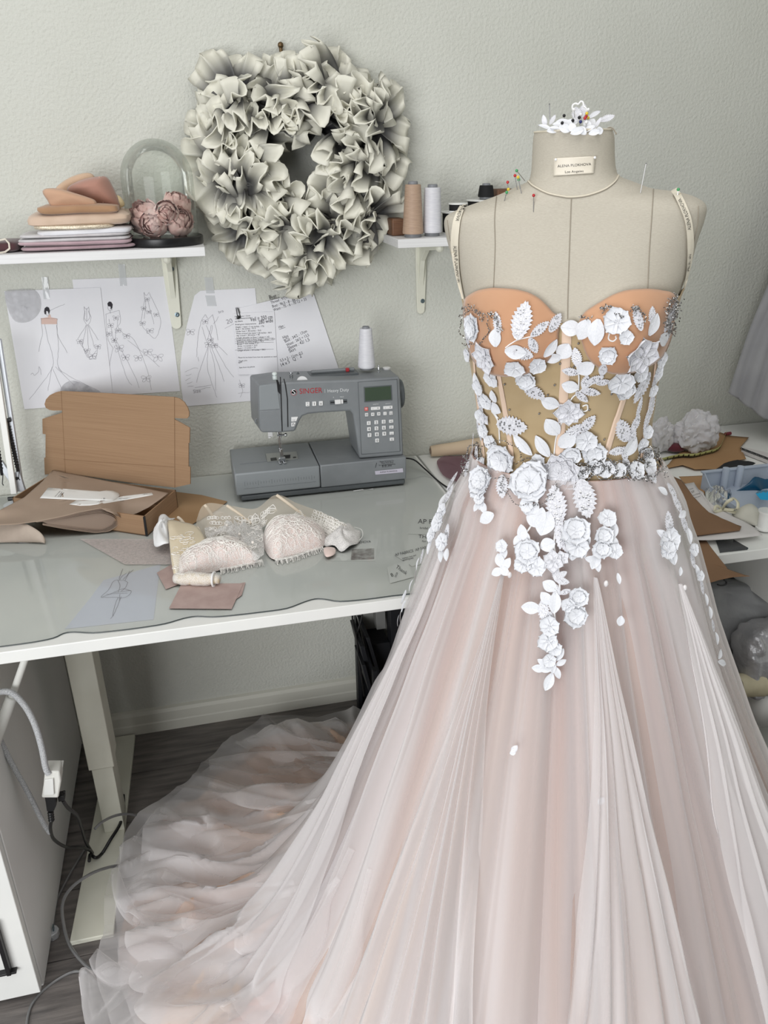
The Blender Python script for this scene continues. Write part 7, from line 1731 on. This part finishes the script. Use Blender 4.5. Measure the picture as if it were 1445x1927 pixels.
def crumple(label, c_px, cz, hx, hz, seed):
    c = P(*c_px, z=DZ+.005); c.z += cz; bm_ = bmesh.new(); bmesh.ops.create_icosphere(bm_, subdivisions=5, radius=1.0)
    for v in bm_.verts:
        p = v.co.copy(); n = noise.noise(p*1.3+V((seed, 0, 0)))
        f = 1 + .30*n + .28*abs(noise.noise(p*2.4+V((0, seed, 0)))) - .16*abs(noise.noise(p*5+V((0, 0, seed)))) + .07*abs(noise.noise(p*10))
        v.co = V((p.x*hx, p.y*hx*.75, p.z*hz))*f
        v.co.z = max(v.co.z, -cz+.001)
    me = bpy.data.meshes.new('crumpled_tissue'); bm_.to_mesh(me); bm_.free(); me.materials.append(m_tiss); me.polygons.foreach_set('use_smooth', [True]*len(me.polygons)); me.set_sharp_from_angle(angle=math.radians(35))
    o = bpy.data.objects.new('crumpled_tissue', me); COL.objects.link(o); o.location = c; tag(o, label, 'tissue')
    return o
m_tiss = mat('white_tissue', (206, 204, 206), .7, c2=(194, 192, 194), scale=14, sub=.15)
crumple('crumpled white tissue heap beside the bodice on the right desk', R2(225, 1340), .040, .036, .048, 3.1)
crumple('larger crumpled white tissue heap inside the measuring tape', R2(470, 1330), .048, .056, .055, 7.7)
b = MB(); c = P(*R2(355, 1345), z=DZ+.005); superq(b, c + V((0, .01, .012)), (.03, .03, .013), .7, 1.0, 24, 10)
tag(mk(b, 'pincushion', mat('maroon_felt', (92, 30, 42), .9, sheen=.4), None, loc=c), 'maroon felt cushion peeping from under the white tissue', 'pincushion')
tp_ = [(165, 1440), (240, 1425), (330, 1402), (400, 1392), (480, 1392), (560, 1374), (640, 1352), (672, 1322), (690, 1280), (712, 1225)]
tc_ = crom([tuple(P(*R2(*p), z=DZ+.007)) for p in tp_], 8); b = MB(); n = len(tc_); wv_ = V((0, -.004, .0125))
b.grid(lambda u, v: V(tc_[int(u*(n-1)+.5)]) + wv_*v + V((0, 0, .0006*nz(u*20))), n-1, 1); o = tag(mk(b, 'measuring_tape', mat('tape_yellow', (176, 178, 116), .5), None, solid=.0005, loc=tc_[n//2]), 'yellow green measuring tape curving round the crumpled tissue', 'measuring tape')
b = MB()
for i in range(2, n-1, 1):
    p = V(tc_[i]); d = (V(tc_[min(i+1, n-1)])-V(tc_[i-1])).normalized(); nn = d.cross(wv_).normalized(); nn = nn if nn.y < 0 else -nn; h = 1.0 if i % 4 == 0 else .5
    b.add([p - d*.0016 + nn*.001, p + d*.0016 + nn*.001, p + d*.0016 + wv_*h*.9 + nn*.001, p - d*.0016 + wv_*h*.9 + nn*.001], [(0, 1, 2, 3)])
mk(b, 'tape_marks', m_dark, o, smooth=False, kind='stuff')
p = P(*R2(712, 1220), z=DZ+.012); b = MB(); b.tube([p, P(*R2(750, 1215), z=DZ+.012)], .005, 8); mk(b, 'tape_end', mat('red_tip', (120, 48, 56), .6), o)
# spiral notebook, black glove-like pouch
q = [P(*R2(*p), z=DZ+.010) for p in ((832, 1312), (1100, 1375), (1090, 1440), (828, 1340))]
t = thing('notebook', 'white spiral notebook with black coil at the right edge of the desk', 'notebook', q[0]); mk(MB().prism(q, (0, 0, -.008)), 'pages', m_torn, t, smooth=False)
b = MB(); a, c = P(*R2(828, 1330), z=DZ+.012), P(*R2(1060, 1418), z=DZ+.012); N = 120
b.tube([a.lerp(c, k/N) + V((0, .004*math.cos(k*1.2), .004*math.sin(k*1.2))) for k in range(N+1)], .0012, 4); mk(b, 'coil', m_dark, t)
psheet('black_cloth', 'black felt offcut between the kraft paper and the white crate', [(638, 1484), (700, 1440), (800, 1412), (880, 1420), (930, 1440), (880, 1462), (760, 1470)], .006, m_blk2, .003, cat='cloth')
# crate
m_crate = mat('crate_plastic', (176, 186, 200), .4, c2=(168, 178, 193), scale=5)
yc = P(*R2(640, 1660), z=DZ+.001).y + .02
zr = P(*R2(600, 1490), y=yc).z; x0c = P(*R2(556, 1495), y=yc).x
zr = max(zr, DZ+.03); 
t = thing('plastic_crate', 'pale blue plastic crate with round ribs at the right of the desk', 'crate', (x0c+.15, yc-.09, DZ))
hC = max(.05, zr-DZ)
mk(MB().box((x0c, yc, DZ+.0075), (x0c+.36, yc+.004, DZ+hC)), 'back_wall', m_crate, t, bevel=.001)
mk(MB().box((x0c, yc-.17, DZ+.0075), (x0c+.36, yc, DZ+.0098)), 'bottom', m_crate, t)
mk(MB().box((x0c, yc-.17, DZ+.0075), (x0c+.36, yc-.167, DZ+.016)), 'front_lip', m_crate, t, bevel=.001)
mk(MB().prism([V((x0c, yc, DZ+.008)), V((x0c, yc, DZ+hC)), V((x0c, yc-.03, DZ+.03)), V((x0c, yc-.17, DZ+.016)), V((x0c, yc-.17, DZ+.008))], (.003, 0, 0)), 'side_wall', m_crate, t, bevel=.0008)
mk(MB().box((x0c-.004, yc-.003, DZ+hC-.004), (x0c+.364, yc+.007, DZ+hC+.001)), 'rim', m_crate, t, bevel=.001)
for xx in (712, 815):
    p = P(*R2(xx, 1500), y=yc-.006); mk(MB().lathe([(.0, .0), (.0085, .0), (.0085, hC-.004), (.0078, hC+.003), (0, hC+.004)], V((p.x, yc-.007, DZ+.004)), 20), 'rib', m_crate, t)
# blue pouch leaning on the crate, with a lighter square
m_blue = mat('blue_vinyl', (0, 62, 92), .35, c2=(4, 76, 108), scale=12, bump=.002, bscale=18)
yb2 = yc - .030
pl = smooth_poly([R2(*p) for p in ((745, 1675), (810, 1620), (880, 1572), (930, 1532), (1000, 1548), (1060, 1560), (1070, 1800), (990, 1812), (900, 1780), (830, 1748))], 3)
b = MB(); patch(b, pl, lambda x, y: P(x, y, y=yb2 - .02*(1-(y-895)/80)*-1 if False else yb2), (0, -1, .3), lambda r, a: .012*(1-r*r) + .003*math.sin(3*a+5*r), 9)
for p in b.v: p.z = max(p.z, DZ+.006)
kp = MB(); kp.add(b.v, b.f); bo = tag(mk(b, 'zip_pouch', m_blue, None, solid=.001, sharp=180, loc=P(*R2(930, 1700), y=yb2)), 'dark blue vinyl pouch leaning against the pale blue crate', 'pouch')
bvp = kp.bvh(); b = MB(); patch(b, sq_([R2(*p) for p in ((930, 1650), (985, 1618), (1045, 1640), (1020, 1700), (968, 1696))], 3), lambda x, y: hit(bvp, x, y, .002)[0], (0, 0, 0), rings=4); mk(b, 'light_patch', mat('light_blue_patch', (16, 120, 156), .4), bo)
# clear crumpled film, cream pouch, ribbon bow, white spool
b = MB(); patch(b, smooth_poly([R2(*p) for p in ((560, 1640), (620, 1625), (700, 1630), (760, 1660), (735, 1730), (650, 1742), (590, 1715))], 3), lambda x, y: P(x, y, z=DZ+.012), (0, 0, 1), lambda r, a: .018*(1-r*r)+.008*math.sin(5*a+9*r), 10)
tag(mk(b, 'clear_film', glassy('crumpled_film', (228, 232, 236), .08, 1.5, haze=.12), None, sharp=180, loc=P(*R2(650, 1690), z=DZ+.01)), 'crumpled clear film lying in front of the crate ribs', 'film')
m_cream = mat('cream_cotton', (206, 204, 192), .8, c2=(198, 196, 184), scale=20)
b = MB(); patch(b, smooth_poly([R2(*p) for p in ((760, 1800), (800, 1775), (850, 1752), (905, 1758), (960, 1800), (1000, 1850), (1010, 1890), (940, 1890), (850, 1860), (790, 1835))], 3), lambda x, y: P(x, y, z=DZ+.008), (0, 0, 1), lambda r, a: .026*(1-r*r), 8)
tag(mk(b, 'cotton_pouch', m_cream, None, sharp=180, solid=.001, loc=P(*R2(880, 1820), z=DZ+.008)), 'small cream cotton pouch below the blue one', 'pouch')
rb2 = lambda x, y, h=.0: P(*R2(x, y), z=DZ+.012+h); b = MB()
for pts in (((690, 1770, 0), (720, 1720, .02), (770, 1690, .03), (802, 1715, .03), (800, 1760, .02), (770, 1770, .012), (700, 1765, .006)), ((690, 1770, 0), (660, 1745, .012), (640, 1750, .014), (640, 1780, .006), (690, 1772, .004)), ((700, 1768, .004), (760, 1785, .006), (812, 1790, .004))):
    b.strip(crom([tuple(rb2(*p)) for p in pts], 6), .0075, (0, -.8, .6))
tag(mk(b, 'ribbon_bow', mat('ivory_ribbon', (214, 210, 186), .5), None, solid=.0006, sharp=180, loc=rb2(700, 1770)), 'ivory ribbon bow lying on the torn paper before the crate', 'ribbon')
p = P(*R2(1000, 1925), z=DZ+.004); b = MB(); b.lathe([(0, .0), (.018, .0), (.018, .004), (.015, .005), (.015, .038), (.018, .039), (.018, .043), (0, .043)], p + V((.006, .012, 0)), 28)
tag(mk(b, 'white_spool', m_white, None, loc=p), 'white plastic spool at the right edge of the picture on the desk', 'spool')
# torn white pattern paper, brown patterns
o = psheet('torn_paper', 'torn white pattern paper with typed lines on the right desk', [(238, 38), (300, 28), (330, 75), (360, 95), (385, 140), (440, 190), (500, 215), (560, 255), (640, 290), (700, 330), (752, 378), (640, 392), (520, 403), (400, 410), (265, 411), (230, 330), (220, 180)], .0125, m_torn, .001, R3)
b = MB()
for s, a, c in (('CENTER', (268, 76), (296, 68)), ('CF', (286, 96), (304, 90)), ('cut 2 lining', (292, 116), (340, 100)), ('front panel', (306, 130), (345, 118))): text_on(b, s, R3(*a), R3(*c), lambda x, y: P(x, y, z=DZ+.0150))
mk(b, 'lettering', m_ink, o, smooth=False, kind='stuff')
psheet('kraft_strip', 'narrow light kraft strip standing out beside the torn white paper', [(200, -10), (368, -16), (374, 140), (352, 108), (330, 75), (300, 30), (238, 40)], .0095, m_k2, .001, R3)
psheet('kraft_pattern', 'dark brown cut paper pattern lying uppermost on the torn white paper', [(95, -30), (160, -10), (215, 15), (240, 45), (272, 90), (300, 132), (350, 185), (402, 232), (480, 282), (540, 310), (560, 318), (575, 306), (612, 322), (602, 345), (430, 366), (268, 388), (230, 330), (200, 240), (140, 80)], .0165, m_k1, .0015, R3, th=.0016)
dr_ = lambda x, y: .0015 - .020*sstep(1050, 1100, y)**1.5
psheet('kraft_pattern', 'brown paper pattern hanging over the front edge of the right desk', [(255, 405), (378, 408), (420, 470), (480, 545), (530, 605), (668, 648), (556, 655), (470, 672), (372, 698), (330, 620), (285, 520)], .0035, m_k1, .0008, R3, zf=lambda x, y: .0035)
b = MB(); b.prism([P(*R3(*p), z=DZ+.0006) for p in ((440, 402), (560, 408), (658, 464), (652, 472), (470, 492))], (0, 0, .0018))
tag(mk(b, 'clear_ruler', glassy('acrylic', (236, 240, 240), .05, 1.5, haze=.08), None, smooth=False, loc=P(*R3(560, 450), z=DZ)), 'clear acrylic template half under the hanging brown pattern', 'template')
b = MB(); b.tube(crom([tuple(P(*R3(*p), y=-.73)) for p in ((455, 700), (480, 706), (508, 700), (514, 682), (498, 668))], 5), .0018, 6); tag(mk(b, 'wire_hook', m_dark, None, loc=P(*R3(490, 690), y=-.73)), 'small dark wire hook under the hanging brown pattern', 'hook')
# drawer unit hung under the right desk
t = thing('drawer_unit', 'white drawer unit fixed under the right desk', 'drawer unit', (1.42, -.38, .60))
mk(MB().box((1.189, -.70, .60), (1.60, -.06, .7525)), 'body', m_white, t, bevel=.0015); mk(MB().box((1.191, -.716, .604), (1.598, -.7005, .7515)), 'drawer', m_white, t, bevel=.0015)
# rolling cart with packages
c0 = P(*R3(748, 1432), y=-.75); c1 = P(*R3(500, 1212), z=c0.z); hC2 = c0.z - P(*R3(745, 1648), y=-.75).z
dv2 = (c1-c0); dv2.z = 0; dv2.normalize(); dx2 = V((dv2.y, -dv2.x, 0)); 
if dx2.x < 0: dx2 = -dx2
t = thing('rolling_cart', 'white metal cart tray with rounded corners at the right, holding packages', 'cart', (c0.x+.15, c0.y+.2, 0))
rad = .03; lenA, lenB = .36, .34
cor = lambda s0, s1: c0 + dv2*s0 + dx2*s1
ol = [cor(lenA-rad, 0)] if False else []
def rc_(cx, cy, a0):
    return [cor(cx + rad*math.cos(a), cy + rad*math.sin(a)) for a in [a0 + PI/2*k/6 for k in range(7)]]
ol = rc_(rad, rad, PI) + rc_(lenA-rad, rad, -PI/2) + rc_(lenA-rad, lenB-rad, 0) + rc_(rad, lenB-rad, PI/2)
N = len(ol); b = MB(); dn2 = V((0, 0, -hC2))
b.add(ol + [p + dn2 for p in ol], [(i, (i+1) % N, N+(i+1) % N, N+i) for i in range(N)]); mk(b, 'tray_wall', m_white, t, solid=.0016, sharp=50)
mk(MB().prism([p + dn2*.97 for p in ol], (0, 0, .0015)), 'tray_floor', m_white, t, smooth=False)
mk(MB().tube(ol, .0022, 6, closed=True), 'tray_rim', m_white, t)
lt = [cor(s0, s1) for s0, s1 in ((.02, .02), (lenA-.02, .02), (lenA-.02, lenB-.02), (.02, lenB-.02))]
for p in lt: mk(MB().tube([V((p.x, p.y, .055)), V((p.x, p.y, c0.z-.004))], .008, 10), 'leg', m_white, t); mk(MB().lathe([(0, -.006), (.022, -.006), (.024, 0), (.022, .006), (0, .006)], V((p.x, p.y, .027)), 20, ex=(0, 1, 0), ey=(0, 0, 1), ez=(1, 0, 0)), 'caster', m_dark, t)
mk(MB().prism([V((p.x, p.y, .10)) for p in ol], (0, 0, .04)), 'lower_tray', m_white, t, smooth=False)
# silver padded bags in the cart, grey garment bag behind
m_silver = mat('silver_film', (186, 186, 188), .30, metal=.35, c2=(160, 160, 163), scale=16, bump=.006, bscale=34)
m_poly = mat('grey_poly_bag', (158, 159, 160), .35, c2=(138, 139, 141), scale=10, bump=.005, bscale=26)
def bag(name, label, c, h, rot, m_, seed, e=.45):
    b = MB(); Rm = Matrix.Rotation(rot[2], 3, 'Z') @ Matrix.Rotation(rot[0], 3, 'X') @ Matrix.Rotation(rot[1], 3, 'Y')
    superq(b, (0, 0, 0), h, e, e, 90, 44, lambda p: V((.010*nz(p.x*14+seed, p.y*14, p.z*14), .010*nz(p.y*14, p.z*14+seed) - .022*abs(nz(p.x*22+seed, p.z*15+p.x*9, seed)) + .012*abs(nz(p.x*48, p.z*40, seed)), .012*nz(p.z*14, p.x*14, seed))))
    b.v = [Rm @ p + V(c) for p in b.v]; return tag(mk(b, name, m_, None, sharp=180, loc=c), label, 'bag')
zf_ = c0.z - hC2 + .012
pA_ = P(*R3(590, 1060), y=-.66); bag('poly_bag', 'large grey poly mailer bag standing in the white cart', V((pA_.x+.02, pA_.y+.05, pA_.z)), (.14, .05, .115), (-.25, .12, -.2), m_poly, 1.0)
pB_ = P(*R3(740, 1225), y=-.73); bag('silver_bag', 'shiny crumpled silver padded bag in front of the grey poly bag', V((pB_.x+.03, pB_.y+.02, pB_.z)), (.075, .04, .085), (-.2, -.1, .1), m_silver, 4.0)
pC_ = P(*R3(600, 790), y=-.24); bag('garment_bag', 'dark grey plastic garment bag bunched under the right desk', V((pC_.x, pC_.y, pC_.z)), (.15, .08, .13), (.1, .2, .1), mat('smoky_plastic', (86, 89, 92), .3, c2=(72, 75, 78), scale=6, bump=.004, bscale=14), 8.0, .7)
pD_ = P(*R3(690, 1395), y=-.76); b = MB(); b.lathe([(.018, -.028), (.0255, -.028), (.027, -.02), (.0265, -.006), (.0275, 0), (.0265, .006), (.027, .02), (.0255, .028), (.018, .028)], pD_ + V((.004, .018, .0)), 28, ex=(0, 1, 0), ey=(0, 0, 1), ez=(.96, -.28, .05))
tag(mk(b, 'webbing_roll', mat('beige_webbing', (196, 188, 160), .7, c2=(182, 174, 146), scale=40), None, loc=pD_), 'beige roll of webbing wedged at the front corner of the cart', 'webbing')
# dark things on the floor at the right edge
for k, (x, y, w, d, h, lab) in enumerate(((1.25, -.78, .22, .16, .05, 'low black box on the floor under the cart, nearest the gown'), (1.36, -.38, .19, .14, .06, 'dark flat parcel on the floor behind the low black box'))):
    tag(mk(MB().box((x, y, .001), (x+w, y+d, h)), 'dark_box', m_folder, None, bevel=.006, loc=(x+w/2, y+d/2, 0)), lab, 'box')
# curtain at the right edge and the blind rail below it
m_cur = mat('grey_curtain', (150, 150, 152), .85, c2=(138, 138, 141), scale=8, sheen=.2)
def cpt(x, y, yy): return P(x, y, y=yy)
cl_ = [cpt(*p) for p in ((1482, 430, -.10), (1450, 520, -.11), (1412, 610, -.11), (1388, 680, -.11), (1370, 736, -.11))]
cl_ = [V(p) for p in crom([tuple(p) for p in cl_], 8)]; cl_ = [cl_[0] + V((.12, 0, .55))] + cl_
hemw = cpt(1406, 789, -.20) - cl_[-1]
def curt(u, v):
    f = v*(len(cl_)-1); i = min(int(f), len(cl_)-2); p = cl_[i].lerp(cl_[i+1], f-i)
    fold = .020*abs(math.sin(u*34+1.2*math.sin(2.2*v)))**.8
    q = p + V((.33*u, -.30*u + .0, 0)) + V((-.5, -.8, 0))*fold
    q.z += -(.085)*min(1, u*3.2)*sstep(.35, 1, v) + .02*max(0, u-.35)
    return q
b = MB(); b.grid(curt, 60, 40); t = thing('curtain', 'grey blackout curtain gathered at the right edge, ending above the desk', 'curtain', (1.5, -.15, .82)); mk(b, 'panel', m_cur, t, solid=.002, sharp=180)
struct(MB().box((1.735, -2.2, .20), (1.779, -.12, .26)).box((1.735, -.16, .26), (1.779, -.10, 2.2)), 'trim_1', mat('window_trim', (186, 190, 196), .5), bevel=.003)
